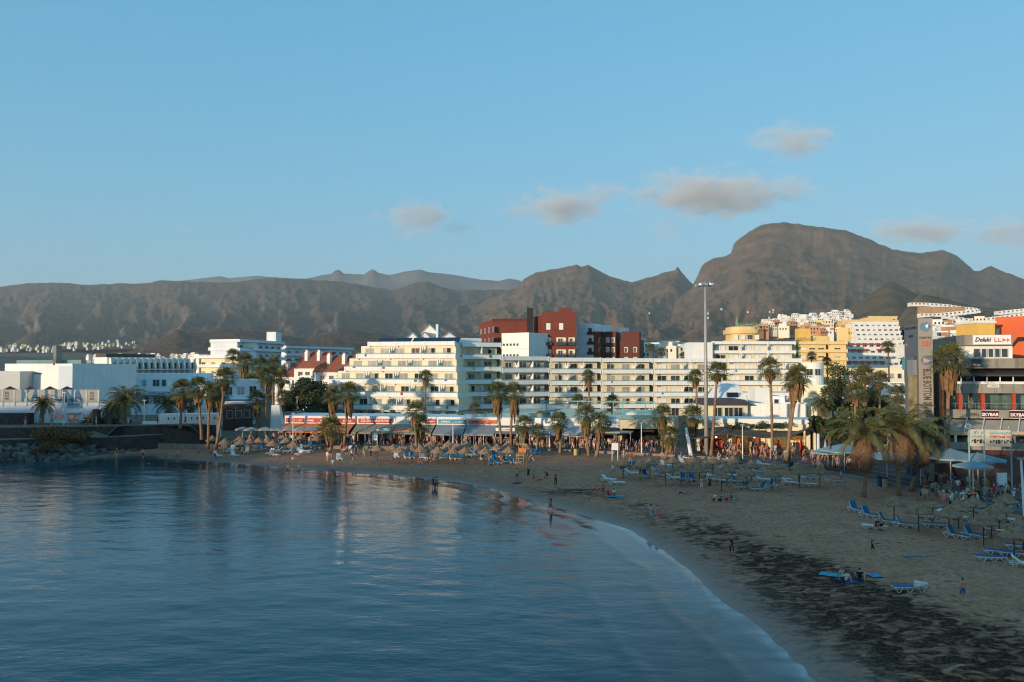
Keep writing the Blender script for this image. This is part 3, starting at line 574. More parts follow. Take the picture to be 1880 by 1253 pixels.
# ---- red tower complex
def red_tower():
    A = P(972, 250); t = bld('red_tower', 'tall oxide red hotel tower with recessed balconies and black fin wall', A)
    fr = block(t, P(997, 248), P(1058, 248), 2, 30.3, 14, REDW); fl = Fr(P(975, 262), P(997, 248)); m = MB(); fl.box(m, 0, fl.L - .02, -3, 0, 2, 30.0); m.build('wall', REDW, t)
    m = MB(); f2 = Fr(P(968, 252), P(979, 252)); f2.box(m, 0, f2.L, -4, 0, 2, 32.4); m.build('fin_wall', BLACKM, t)
    m = MB(); fr.box(m, .25, 10, -13, -.02, 30.81, 30.83); fr.box(m, 5, 8.6, -4, .05, 30.84, 32.0); m.build('roof_house', REDW, t)
    for z in (7.3, 11.0, 14.65, 18.3, 21.9, 25.6): 
        m = MB(); fr.box(m, -.05, fr.L + .05, -.05, .06, z - .12, z + .06); m.build('cornice', DKRED, t)
    for k in range(6):
        z = 6.2 + 3.65 * k
        for s, w_ in ((1.6, 1.9), (5.5, 2.9), (8.7, 1.9)):
            if k == 5:
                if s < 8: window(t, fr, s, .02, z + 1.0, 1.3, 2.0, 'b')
                continue
            rec = MB(); fr.box(rec, s - w_ / 2, s + w_ / 2, .0, .05, z, z + 2.3); rec.build('balcony_wall', CREAM, t)
            window(t, fr, s - .25, .06, z + .1, w_ * .5, 1.9, 'd'); rl = MB(); fr.box(rl, s - w_ / 2 - .1, s + w_ / 2 + .1, .06, .85, z - .1, z); fr.box(rl, s - w_ / 2 - .1, s + w_ / 2 + .1, .8, .85, z, z + .85); rl.build('balcony_rail', mat('dark teal rail', (.04, .06, .07), .3, .1, 1), t)
    b = bld('red_block', 'broad dark red block with small square windows beside the red tower', P(880, 285))
    fr = Fr(P(905, 272), P(972, 272)); m = MB(); m.prism([P(880, 292), P(905, 272), P(972, 272), P(972, 300)], 2, 29.8); m.build('wall', REDW, b)
    fl = Fr(P(880, 292), P(905, 272))
    for k in range(3):
        for i in range(4): window(b, fl, 3 + i * 6.2, .02, 25.6 - 3.7 * k, 1.9, 1.9, 'd')
    m = MB(); fr.box(m, -.3, fr.L, .005, .12, 29.3, 30.2); m.build('cornice', DKRED, b)
    wb = bld('white_annexe', 'low white annexe with rows of tiny windows before the red block', P(920, 244)); fr = block(wb, P(921, 246), P(971, 240), 2, 23.8, 10, WHITE)
    for z in (20.4, 17.2, 14.2): winrow(wb, fr, .3, 6.6, 5, .02, z, .75, .8, 'd')
    for z in (19.6, 16.4):
        m = MB(); fr.box(m, 0, fr.L, .002, .25, z, z + .15); m.build('cornice', WHITE, wb)
    w2 = bld('white_glass_block', 'white block with dark glass corner between the red buildings', P(1059, 258)); fr = block(w2, P(1059.5, 258), P(1092, 256), 2, 27.3, 12, BLUEW)
    for k in range(5):
        z = 24.4 - 3.1 * k; m = MB(); fr.box(m, 3.5, 5.3, 0, .05, z, z + 2.1); m.build('balcony_wall', CREAM, w2); window(w2, fr, 4.3, .06, z + .05, 1.2, 1.9, 'd'); m = MB(); fr.box(m, 3.4, 5.4, .06, .5, z - .1, z + .75); m.build('balcony_rail', BLACKM, w2)
    f2 = Fr(P(1092, 255.9), P(1110, 262)); m = MB(); f2.box(m, 0.02, f2.L, -5, -.02, 2, 25.3); m.build('glass_corner', mat('brown glass', (.05, .035, .02), .12, .5, .5, spec=.8), w2); m = MB(); f2.box(m, .02, f2.L + .3, -6, .1, 25.4, 27.2); m.build('cornice', BLUEW, w2)
    r3 = bld('dark_red_hotel', 'dark red hotel with white roof rooms and small balconies', P(1108, 262)); fr = block(r3, P(1110, 263), P(1131, 262), 2, 25.0, 12, DKRED); fr2 = block(r3, P(1131.2, 264), P(1175, 262), 2, 22.5, 12, DKRED); block(r3, P(1141, 262.5), P(1174, 261), 2.0, 25.0, 5, DKRED)
    block(r3, P(1109, 270), P(1124, 270), 20, 27.4, 5, WHITE); block(r3, P(1136, 272), P(1155, 272), 20, 26.7, 5, WHITE)
    f3 = Fr(P(1141, 262.5), P(1174, 261))
    for z in (18.8, 15.6, 12.4, 21.9):
        for f, s in ((fr, 1.0), (fr, 2.7), (f3, 1.5), (f3, 4.4)):
            if z > 21 and f is f3: continue
            m = MB(); f.box(m, s - .6, s + .6, .0, .05, z, z + 1.7); m.build('balcony_wall', CREAM, r3); window(r3, f, s - .1, .06, z + .05, .9, 1.5, 'd')
red_tower()

# ---- yellow hotel with the round tower end
def yellow_hotel():
    A = P(1333, 330); y = bld('yellow_hotel', 'ochre yellow hotel with rounded tower end and green roof sign', A)
    c = Vector(P(1361, 340)); rx, ry = 6.4, 9
    arc = [(c.x + rx * math.copysign(abs(math.cos(R(a))) ** .55, math.cos(R(a))), c.y + ry * math.copysign(abs(math.sin(R(a))) ** .55, math.sin(R(a)))) for a in range(0, 360, 12)]
    ins = [(c.x + (x - c.x) * .86, c.y + (q - c.y) * .86) for x, q in arc]
    m = MB(); m.prism(ins, 2, 30.5); m.build('wall', OCHRE, y)
    for z in (16.8, 20.4, 24.0, 27.6): m = MB(); m.prism(arc, z, z + (1.7 if z > 27 else 1.15)); m.build('parapet', OCHRE, y)
    for z in (18.0, 21.6, 25.2):
        for i, a in enumerate((-128, -108, -84, -64)):
            x0 = c.x + rx * .86 * (-.8 + .52 * i); f = Fr((x0 - .9, c.y - ry * .875), (x0 + .9, c.y - ry * .875)); window(y, f, .9, .02, z, 1.9, 1.9, 'bbd'[i % 3])
    ps = [P(1388, 338), P(1398, 350), P(1412, 358), P(1432, 362), P(1465, 362), P(1520, 360), P(1557, 358)]
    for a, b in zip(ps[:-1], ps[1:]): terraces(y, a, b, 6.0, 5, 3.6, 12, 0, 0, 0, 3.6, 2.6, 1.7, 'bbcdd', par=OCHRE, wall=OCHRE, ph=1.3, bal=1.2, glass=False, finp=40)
    block(y, P(1467, 372), P(1489, 372), 2, 31, 5, OCHR2); block(y, P(1489.5, 374), P(1524, 374), 2, 27.6, 5, OCHRE)
    s = Fr((c.x - 3.0, c.y - 3), (c.x + 7.0, c.y - 6.2)); m = MB()
    for i in range(9): s.box(m, i * 1.15, i * 1.15 + .08, -.04, .04, 29.2, 31.4)
    for a, b in ((0, 3.6), (1.2, 2.6)): s.box(m, a, a + .1, -2, .02, 29.2, 29.2 + b)
    m.build('sign_frame', GREYM, y); GS = mat('green sign letters', (.13, .26, .15), .5, .1, 1)
    scribble(y, s, 1.7, 10.2, .05, 31.0, 1.5, GS, 5); m = MB(); 
    for i in range(4): m.add([s.p(.5 - (.8 - .15 * i), .06, 31 + .9 * i), s.p(.5 + (.8 - .15 * i), .06, 31 + .9 * i), s.p(.5, .06, 32.3 + .95 * i), s.p(.5 - (.8 - .15 * i), -.06, 31 + .9 * i), s.p(.5 + (.8 - .15 * i), -.06, 31 + .9 * i), s.p(.5, -.06, 32.3 + .95 * i)], [(0, 1, 2), (5, 4, 3), (0, 3, 4, 1), (1, 4, 5, 2), (2, 5, 3, 0)])
    m.build('tree_emblem', GS, y)
yellow_hotel()

# ---- white terraced flats with red awnings, and the pale complexes above them
def flats():
    ry = mat('red awning cloth', (.42, .07, .05), .8, .1, 1)
    for j, (a, b, z0, n, lab) in enumerate((((1556, 400), (1662, 400), 8, 6, 'white terraced flats with red tiled awnings behind the yellow hotel'), ((1575, 520), (1662, 520), 27, 5, 'upper rows of white terraced flats below the cone hill'))):
        A, B = P(*a), P(*b); t = bld('terraced_flats', lab, A, 4); fr = terraces(t, A, B, z0, n, 3.0, 14, 1.5, 0, 0, 3.3, 1.9, 1.7, 'dddc', par=WHITE, wall=WHITE, ph=1.0, bal=1.5, glass=False, finp=6.6)
        m = MB(); fr.box(m, 0, fr.L, -16, -.5, 2, z0 - .003); m.build('wall', WHITE, t)
        if j == 0:
            for k in (5, 4, 2):
                for i in range(8):
                    if rng.random() < .25 and k < 5: continue
                    z = z0 + 3 * k + 2.75; s = 1.2 + i * (fr.L - 2.4) / 8; o = -1.5 * k; m = MB()
                    m.hexa([fr.p(s, o + .1, z - .75), fr.p(s + 2.7, o + .1, z - .75), fr.p(s + 2.7, o - 1.45, z), fr.p(s, o - 1.45, z), fr.p(s, o + .1, z - .65), fr.p(s + 2.7, o + .1, z - .65), fr.p(s + 2.7, o - 1.45, z + .1), fr.p(s, o - 1.45, z + .1)]); m.build('awning', ry, t)
    A = P(1552, 620); t = bld('ochre_flats', 'stepped ochre apartment complex at the foot of the cone hill', A, 30)
    for (u0, u1, d, z0, n) in ((1552, 1600, 620, 36, 4), (1585, 1640, 640, 41, 3), (1598, 1652, 655, 47, 2)): terraces(t, P(u0, d), P(u1, d), z0, n, 3.2, 12, 1.2, 0, 0, 4.2, 2.2, 1.6, 'ddcb', par=OCHRE, wall=OCHRE, ph=1.1, bal=1.3, glass=False, finp=12)
    # long arcs of white terraces on the shoulder of the cone hill
    for (pts, lab, d) in (([(1672, 556), (1700, 556), (1740, 559), (1765, 563), (1795, 566)], 'upper curved row of white terraced houses on the hill shoulder', 985), ([(1690, 576), (1720, 576), (1750, 573), (1790, 569), (1800, 567)], 'lower white terrace row bordering the bare hill plot', 920), ([(1735, 577), (1770, 584), (1800, 589), (1820, 588)], 'descending white terrace row beside the hill road', 870), ([(1785, 585), (1820, 583), (1880, 575), (1960, 570)], 'white terrace row running behind the orange building', 880), ([(1832, 572), (1880, 567), (1960, 560)], 'topmost double row of white terraces behind the orange building', 960)):
        q = [pt(u, v, d) for u, v in pts]; t = bld('hill_terrace', lab, (q[0].x, q[0].y), q[0].z - 6, group='white terrace rows on the hill')
        for a, b in zip(q[:-1], q[1:]):
            fr = Fr((a.x, a.y), (b.x, b.y)); n = max(2, int(fr.L / 4.6))
            for i in range(n):
                zc = a.z + (b.z - a.z) * (i + .5) / n; s0, s1 = fr.L * i / n, fr.L * (i + 1) / n - .05; m = MB(); fr.box(m, s0, s1, -8, -.6, zc - 4.5, zc); fr.box(m, s0, s0 + .5, -.597, .8, zc - 4.5, zc - .4); fr.box(m, s0 + .503, s1, .3, .8, zc - 4.5, zc - 2.4); m.build('house_unit', WHITE, t)
                window(t, fr, (s0 + s1) / 2 + .2, -.58, zc - 2.2, 1.8, 1.6, 'd')
    q = [pt(1688, 562, 950), pt(1772, 570, 950)]; m = MB(); fr = Fr(q[0].xy, q[1].xy); fr.box(m, 0, fr.L, -5, 0, q[0].z - 12, q[0].z - 1); tag(m.build('earth_cutting', mat('bare orange earth', (.45, .27, .14), .95, .15, .1)), kind='structure')
flats()

# ---- hillside houses: individual small white houses climbing the slope, and the distant towns
HB = []
for i in range(8):
    r = random.Random(i + 40); w_, d_, h_ = r.uniform(6, 10), r.uniform(6, 9), r.uniform(3.2, 6.5); mb = MB().box(-w_ / 2, w_ / 2, 0, d_, -6, h_)
    mb.box(-w_ / 2 + r.uniform(0, 2), w_ / 2 - r.uniform(.5, 3), 2, d_ - .5, h_ - .002, h_ + r.uniform(1, 2.8))
    for k in range(2):
        if h_ > 4.5 or k == 0:
            for x in np.arange(-w_ / 2 + 1.3, w_ / 2 - .8, 2.3): mb.box(x - .5, x + .5, -.05, .3, .8 + 2.9 * k, 2.3 + 2.9 * k, 1)
    HB.append(mb)
HM = [WHITE, WHITE, mat('warm white render', (.8, .70, .56), .8, .08, .1), WHITE, OCHRE, mat('terracotta render', (.52, .27, .15), .8, .1, .1)]
HMESH = [[b.mesh('house', [m, DARKIN]) for b in HB] for m in HM]
def houses(n, fu, fv, fd, mats, label, group, sc_=(.8, 1.2), seed=1, name='hillside_house'):
    r = random.Random(seed)
    for i in range(n):
        u = fu(r); v = fv(r, u); d = fd(r, u, v); p = pt(u, v, d); me = HMESH[r.choice(mats)][r.randrange(8)]
        o = link(name, me, None, p, r.uniform(-.5, .5), r.uniform(*sc_)); tag(o, label, 'house', group)
def band(r, u, lo, hi): return r.uniform(np.interp(u, *lo), np.interp(u, *hi))
houses(120, lambda r: r.uniform(1405, 1562), lambda r, u: band(r, u, ([1400, 1440, 1500, 1530, 1562], [600, 584, 582, 578, 574]), ([1400, 1562], [606, 600])), lambda r, u, v: np.interp(v, [572, 608], [1150, 820]), [0, 0, 2, 3], 'small white house among many stacked on the hillside town', 'white houses of the hillside town', (.7, 1.1), 2)
houses(26, lambda r: r.uniform(1396, 1500), lambda r, u: r.uniform(602, 612), lambda r, u, v: r.uniform(560, 640), [5, 5, 2], 'terracotta row house behind the yellow hotel wing', 'terracotta houses behind the yellow hotel', (.7, .9), 3)
houses(34, lambda r: r.uniform(1490, 1575), lambda r, u: r.uniform(596, 616), lambda r, u, v: np.interp(v, [596, 616], [780, 520]), [0, 2, 4, 5], 'mixed pale house between the yellow hotel and the hillside town', 'pale houses below the hillside town', (.7, 1), 4)
houses(40, lambda r: r.uniform(1712, 1800), lambda r, u: r.uniform(597, 634), lambda r, u, v: np.interp(v, [597, 634], [520, 300]), [0, 0, 2, 5], 'white house on the slope seen past the sign tower', 'houses past the sign tower', (.6, .9), 5)
houses(130, lambda r: r.uniform(-20, 255) - (r.random() ** 2) * 60, lambda r, u: r.uniform(634, 646) - 4 * (u > 110) - 4 * (u > 190), lambda r, u, v: r.uniform(2300, 2900), [0, 2, 2, 4, 0], 'tiny pale house in the distant plain town below the ridge', 'houses of the distant plain town', (.45, .95), 6, 'distant_house')
houses(60, lambda r: r.uniform(160, 375), lambda r, u: r.uniform(655, 663), lambda r, u, v: r.uniform(620, 900), [0, 2, 3, 2], 'white flat-roofed house behind the arcaded white hotel', 'flat-roofed houses behind the arcaded hotel', (.35, .6), 7)
houses(9, lambda r: r.choice([1192, 1373, 1388, 1413, 1391, 1404, 1325, 1300, 1420]), lambda r, u: r.uniform(565, 586), lambda r, u, v: r.uniform(2050, 2200), [0, 2], 'lone white farmhouse on the lower mountain slope', 'lone farmhouses on the mountain slope', (.35, .5), 8, 'farmhouse')
houses(30, lambda r: r.uniform(1180, 1275), lambda r, u: r.uniform(648, 658), lambda r, u, v: r.uniform(270, 330), [0, 0, 2], 'white house behind the hotel roof beside palms', 'white houses behind the hotel roof', (.45, .7), 9)

# ---- left side: hotels and villas behind the palms
def left_hotels():
    a = bld('pale_hotel', 'pale yellow stepped hotel with long grey wing behind tall palms', P(357, 300), 3); YW = mat('pale yellow render', (.78, .70, .46), .8, .06, .3)
    terraces(a, P(357, 300), P(436, 292), 4, 4, 3.3, 14, 0, 0, 0, 4.0, 1.8, 1.6, 'dcc', par=WHITE, wall=YW, ph=1.1, bal=1.3, glass=False, finp=40)
    terraces(a, P(380, 304), P(438, 298), 17.3, 2, 3.0, 10, .6, 0, 0, 4.0, 1.8, 1.5, 'dcc', par=WHITE, wall=WHITE, ph=1.0, bal=1.2, finp=40)
    m = MB(); f = Fr(P(356, 301), P(366, 300)); f.box(m, 0, f.L, -10, .3, 3, 18.8); m.build('wall', WHITE, a)
    terraces(a, P(440, 296), P(523, 330), 4, 6, 3.2, 12, 0, 0, 0, 4.4, 2.2, 1.7, 'dddc', par=BLUEW, wall=BLUEW, ph=1.0, bal=1.3, finp=50)
    block(a, P(489, 325), P(506, 325), 4, 27.5, 8, WHITE)
    terraces(a, P(525, 345), P(650, 385), 6, 5, 3.2, 12, 0, 0, 0, 4.6, 2.4, 1.7, 'dddc', par=BLUEW, wall=BLUEW, ph=1.0, bal=1.3, finp=50)
    b = bld('arcaded_hotel', 'white hotel with rows of arched balcony fins behind blue restaurant', P(205, 260), 3); A, B = P(202, 255), P(352, 275); fr = Fr(A, B)
    m = MB(); fr.box(m, 0, fr.L, -12, -2.2, 2, 17.2); m.build('wall', WHITE, b); m = MB(); fr.box(m, 0, 6.4, -11, -3, 17.203, 18.4); fr.box(m, 7, 16, -11, -4, 17.203, 18.3); m.build('roof_house', mat('brown roof box', (.10, .075, .06)), b)
    for k in range(3):
        z = 6.4 + 3.5 * k
        m = MB(); fr.box(m, 0, fr.L, -2.197, -.3, z - .25, z); m.build('slab', WHITE, b)
        for i in range(14):
            s = .9 + i * 1.98; window(b, fr, s + .98, -2.18, z + .1, 1.4, 2.0, 'd')
    for i in range(15):
        s = .8 + i * 1.98; m = MB(); pr = [(-2.19, 4), (-2.19, 17.0), (-1.2, 17.0)] 
        for k in range(2, -1, -1): z = 6.4 + 3.5 * k; pr += [(-.9, z + 2.6), (-.2, z + .9), (-.2, z), (-.5, z - .2)]
        pr += [(-.5, 4)]; n = len(pr); m.add([fr.p(s - .14, o, z) for o, z in pr] + [fr.p(s + .14, o, z) for o, z in pr], [tuple(range(n - 1, -1, -1)), tuple(range(n, 2 * n))] + [(j, (j + 1) % n, n + (j + 1) % n, n + j) for j in range(n)]); m.build('fin', WHITE, b)
    # villas with red tiled roofs and white chimneys
    for j, (u0, u1, d, zw, zr, lab) in enumerate(((505, 552, 232, 11.8, 15.2, 'white villa with low red tiled roofs beside the dark tree'), (540, 590, 228, 14.2, 18.2, 'taller white villa with red roof and two chimneys'), (578, 640, 222, 13.2, 17.2, 'white villa with red roof next to the terraced hotel'))):
        v = bld('tiled_villa', lab, P(u0, d), 2); fr = Fr(P(u0, d), P(u1, d - 4)); m = MB(); L = fr.L; dd = 9; m.add([fr.p(0, 0, 2), fr.p(L, 0, 2), fr.p(L, 0, zw), fr.p(0, 0, zw), fr.p(0, -dd, 2), fr.p(L, -dd, 2), fr.p(L, -dd, zw), fr.p(0, -dd, zw), fr.p(0, -dd / 2, zr - .3), fr.p(L, -dd / 2, zr - .3)], [(0, 1, 2, 3), (5, 4, 7, 6), (4, 0, 3, 8, 7), (1, 5, 6, 9, 2)]); m.build('wall', WHITE, v)
        m = MB()
        for o0, o1, za, zb in ((.5, -dd / 2, zw - .4, zr), (-dd - .5, -dd / 2, zw - .4, zr)): m.hexa([fr.p(-.3, o0, za), fr.p(L + .3, o0, za), fr.p(L + .3, o1, zb), fr.p(-.3, o1, zb), fr.p(-.3, o0, za + .25), fr.p(L + .3, o0, za + .25), fr.p(L + .3, o1, zb + .25), fr.p(-.3, o1, zb + .25)])
        r = m.build('roof', TILE, v)
        for i in range(2 if j else 1):
            s = L * (.3 + .45 * i); m = MB(); fr.box(m, s - .5, s + .5, -2.7, -1.6, zw + .6, zr + .2); fr.box(m, s - .36, s + .36, -2.5, -1.8, zr + .203, zr + .7); m.build('chimney', WHITE, r); m = MB(); fr.box(m, s - .6, s + .6, -2.8, -1.5, zr + .703, zr + .85); m.build('chimney_cap', TILE, r)
        winrow(v, fr, 1, L - 1, 3, .02, zw - 2.6, 1.5, 1.3, 'd'); winrow(v, fr, 1, L - 1, 3, .02, zw - 5.8, 1.5, 1.5, 'dd')
        m = MB(); fr.box(m, L * .35, L * .75, .003, 1.4, zw - 3.4, zw - 3.2); fr.box(m, L * .35, L * .75, 1.3, 1.4, zw - 3.197, zw - 2.3); m.build('balcony', WHITE, v)
left_hotels()

# ---- restaurant house with the big lettered fence, blue-white restaurant beside it
def kaluna():
    k = bld('beach_club', 'white beach club block with arched window and lettered grey fence', P(-30, 146), 4.4)
    fr = block(k, P(9, 158), P(133, 150), 4.4, 14.6, 14, WHITE, parap=.3); f0 = block(k, P(-70, 152), P(37, 151), 4.4, 13.3, 6, mat('grey render', (.55, .54, .52), .8, .06, .3), parap=.2)
    fs = block(k, P(133.3, 150), P(207, 166), 4.4, 14.3, 2.5, BLUEW, parap=.2)
    m = MB(); s0 = (1.8, 3.4)  # arched window
    arch = [(s0[0], 11.8), (s0[1] + .3, 11.8)] + [((s0[0] + s0[1] + .3) / 2 + .95 * math.cos(R(a)), 11.8 + 1.35 * math.sin(R(a))) for a in range(0, 181, 20)]
    n = len(arch); m.add([fr.p(s + 2.1, .05, z) for s, z in arch] + [fr.p(s + 2.1, -.1, z) for s, z in arch], [tuple(range(n)), tuple(range(2 * n - 1, n - 1, -1))] + [(j, n + j, n + (j + 1) % n, (j + 1) % n) for j in range(n)]); m.build('arched_window', GLASS, k)
    for s in (7.6, 8.6, 9.2, 9.8, 10.4): m = MB(); fr.box(m, s, s + .35, .01, .05, 12.9, 13.15); m.build('vent', DARKIN, k)
    for s in (5.2, 6.0, 6.8, 7.6): m = MB(); fs.box(m, s, s + .35, .01, .05, 12.2, 12.4); m.build('vent', DARKIN, k)
    m = MB(); fr.box(m, .5, fr.L - .3, -2.0, -1.95, 14.9, 15.6); m.build('glass_rail', GREENG, k); m = MB(); f = Fr(P(97, 152), P(103, 152)); f.box(m, 0, f.L, -2, 0, 14.6, 18.3); m.build('chimney', CONC, k)
    fg = Fr(P(-40, 145), P(184, 144)); m = MB(); fg.box(m, 0, fg.L, -.12, 0, 8.02, 10.3); m.build('fence_panel', mat('grey windscreen cloth', (.36, .33, .30), .85, .08, .6), k); m = MB(); fg.box(m, -3, fg.L + 5, -.7, -.13, 4.4, 8.0); m.build('base_wall', BLUEW, k)
    for i in range(11): m = MB(); s = .2 + i * (fg.L - .4) / 10; fg.box(m, s - .05, s + .05, .005, .1, 7.4, 10.15); m.build('fence_post', WHITEM, k)
    BL = mat('teal blue letters', (.006, .115, .235), .6, .08, 1); sx = lambda u: (u + 40) / 224 * fg.L
    for ch, u in zip('KALUNA', (48, 67, 89, 110, 128, 144)): text(k, fg, sx(u), .03, 9.15, ch, 2.8, BL, sx=.86, bold=.045)
    GL = mat('slate letters', (.10, .12, .13), .7, .1, 1)
    for u0 in (14, 170):
        for i, q in enumerate(('KA', 'LU', 'NA')): text(k, fg, sx(u0), .03, 9.72 - .52 * i, q, .55, GL)
    # tent-like awning tops behind the fence
    for u in (14, 52, 88, 119): c = Vector((*P(u, 146.5), 10.75)); m = MB(); m.add([(c.x - 1.1, c.y, 10.05), (c.x + 1.1, c.y, 10.05), (c.x + .8, c.y + 2.2, 10.1), (c.x - .8, c.y + 2.2, 10.1), (c.x, c.y + .8, 10.85)], [(0, 1, 4), (1, 2, 4), (2, 3, 4), (3, 0, 4), (3, 2, 1, 0)]); m.build('awning', BLACKM, k)
    for u in (100, 115, 158, 174): window(k, fg, sx(u), -.11, 5.2, .8, .8, 'd')
    window(k, fg, sx(137), -.11, 4.5, 1.8, 1.4, 'c'); m = MB(); fg.box(m, sx(125), sx(150), -.12, .9, 6.2, 6.35); m.build('door_canopy', WHITE, k); m = MB(); fg.box(m, sx(125), sx(151), -.1, .05, 7.2, 8.1); bd = m.build('notice_board', mat('grey blue board', (.34, .42, .48)), k); scribble(k, fg, sx(127), sx(149), .06, 7.6, .3, GL, 3)
    r = bld('blue_restaurant', 'bluish white two-storey restaurant with open pergola windows', P(205, 165), 4.4)
    fr = block(r, P(205, 168), P(380, 172), 4.4, 12.6, 10, BLUEW, parap=.3)
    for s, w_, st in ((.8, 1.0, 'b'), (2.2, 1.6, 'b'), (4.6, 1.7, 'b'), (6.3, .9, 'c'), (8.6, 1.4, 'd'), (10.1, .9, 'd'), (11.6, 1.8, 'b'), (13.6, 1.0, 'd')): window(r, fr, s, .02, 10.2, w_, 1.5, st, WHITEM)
    m = MB(); fr.box(m, 4, 14, .003, 2.4, 9.1, 9.35); fr.box(m, 4, 14, 2.3, 2.4, 9.353, 10.0); m.build('balcony', BLUEW, r); m = MB(); fr.box(m, 6, 13.5, 2.403, 2.45, 8.5, 9.3); bd = m.build('sign_board', mat('pale blue board', (.45, .55, .62)), r); scribble(r, fr, 7.6, 12.0, 2.46, 8.75, .35, GL, 8)
    for s, w_ in ((6.8, .8), (8.8, 1.3), (10.6, .6), (12.2, 1.5)): window(r, fr, s, .02, 6.6, w_, 1.7, 'd', WHITEM)
    b2 = Fr(P(205, 158), P(345, 160)); m = MB(); b2.box(m, 0, b2.L, -1, 0, 4.4, 6.9); m.build('yard_wall', BLUEW, r)
    f3 = block(r, P(380.5, 166), P(478, 176), 2, 11.4, 9, BLUEW, parap=.25); winrow(r, f3, .6, f3.L - .4, 4, .02, 8.4, 1.7, 1.8, 'ddc', WHITEM); winrow(r, f3, .6, f3.L - .4, 4, .02, 4.6, 1.7, 1.8, 'ddd', WHITEM)
    m = MB(); f3.box(m, 0, f3.L, .003, 1.6, 7.3, 7.5); m.build('canopy', BLUEW, r)
    # low kiosk with slot windows on the walkway
    ki = bld('walkway_kiosk', 'low white kiosk with slot windows on the stone walkway', P(290, 142), 3.5); fr = block(ki, P(291, 141), P(398, 143), 2.2, 6.0, 4, WHITE, parap=.1)
    f2 = Fr(P(262, 141.5), P(291, 141.5)); m = MB(); f2.box(m, 0, f2.L, -.8, -.1, 2.5, 4.9); m.build('wall', WHITE, ki)
    m = MB(); fr.box(m, 1.2, fr.L, .003, .08, 2.2, 4.2); m.build('shutter', mat('dark red boards', (.11, .03, .025)), ki)
    for i in range(9): m = MB(); s = 1.6 + i * .95; fr.box(m, s, s + .2, .004, .04, 5.2, 5.6); m.build('vent', DARKIN, ki)
kaluna()
# white wedge and low walls between the palms and the shops
def left_mid():
    m = MB(); a = P(497, 158); fr = Fr(P(497, 158), P(520, 158)); m.add([fr.p(0, 0, 2), fr.p(2.4, 0, 2), fr.p(1.7, 0, 6.9), fr.p(.2, 0, 6.9), fr.p(0, -3, 2), fr.p(2.4, -3, 2), fr.p(1.7, -3, 6.9), fr.p(.2, -3, 6.9)], [(0, 1, 2, 3), (5, 4, 7, 6), (4, 0, 3, 7), (1, 5, 6, 2), (3, 2, 6, 7)])
    o = m.build('white_wedge', WHITE, None); tag(o, 'slanted white wall wedge behind the orange awnings', 'wall')
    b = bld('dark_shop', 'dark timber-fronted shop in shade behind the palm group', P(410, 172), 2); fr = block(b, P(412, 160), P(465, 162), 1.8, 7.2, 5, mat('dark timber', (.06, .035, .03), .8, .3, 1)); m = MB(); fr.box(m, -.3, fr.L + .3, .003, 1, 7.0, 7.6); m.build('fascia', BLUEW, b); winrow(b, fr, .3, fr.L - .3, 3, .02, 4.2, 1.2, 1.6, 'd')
    w_ = MB(); fr = Fr(P(470, 165), P(560, 165)); fr.box(w_, 0, fr.L, -.4, 0, 1.8, 5.3); o = w_.build('garden_wall', mat('grey garden wall', (.30, .27, .24), .9, .2, .6, stain=.3)); tag(o, 'grey garden wall beneath the dark trees', 'wall')
left_mid()
# ================================================================== promenade, shops, centre on the slope
PZ = 1.25
def off_edge(k, j=0):                                # the promenade edge moved inland by k metres
    out = []
    for i, (x, y) in enumerate(EDGE):
        a = Vector(EDGE[max(i - 1, 0)]); b = Vector(EDGE[min(i + 1, len(EDGE) - 1)]); t = (b - a).normalized(); n = Vector((-t.y, t.x)); out.append((x + n.x * k, y + n.y * k))
    return out
PAVE = mat('purple brown paving', (.115, .082, .078), .7, .22, .8, bump=.25, bscale=4)
def strip(name, k0, k1, z, m, i0=0, i1=None, kind='structure', th=.05):
    a, b = off_edge(k0)[i0:i1], off_edge(k1)[i0:i1]; mb = MB()
    for i in range(len(a) - 1): mb.hexa([(*a[i], z - th), (*a[i + 1], z - th), (*b[i + 1], z - th), (*b[i], z - th), (*a[i], z), (*a[i + 1], z), (*b[i + 1], z), (*b[i], z)])
    o = mb.build(name, m); tag(o, kind=kind); return o
strip('promenade', .35, 13, PZ + .03, PAVE)
sw = strip('beach_kerb', -.25, .35, PZ + .10, mat('kerb concrete', (.24, .20, .165), .9, .25, .6, stain=.3), th=1.5)
for k in (2.6, 5.6, 9.0): strip('painted_line', k, k + .16, PZ + .034, mat('worn white paint', (.55, .52, .5), .8, .2, 2), 4, None, th=.002)

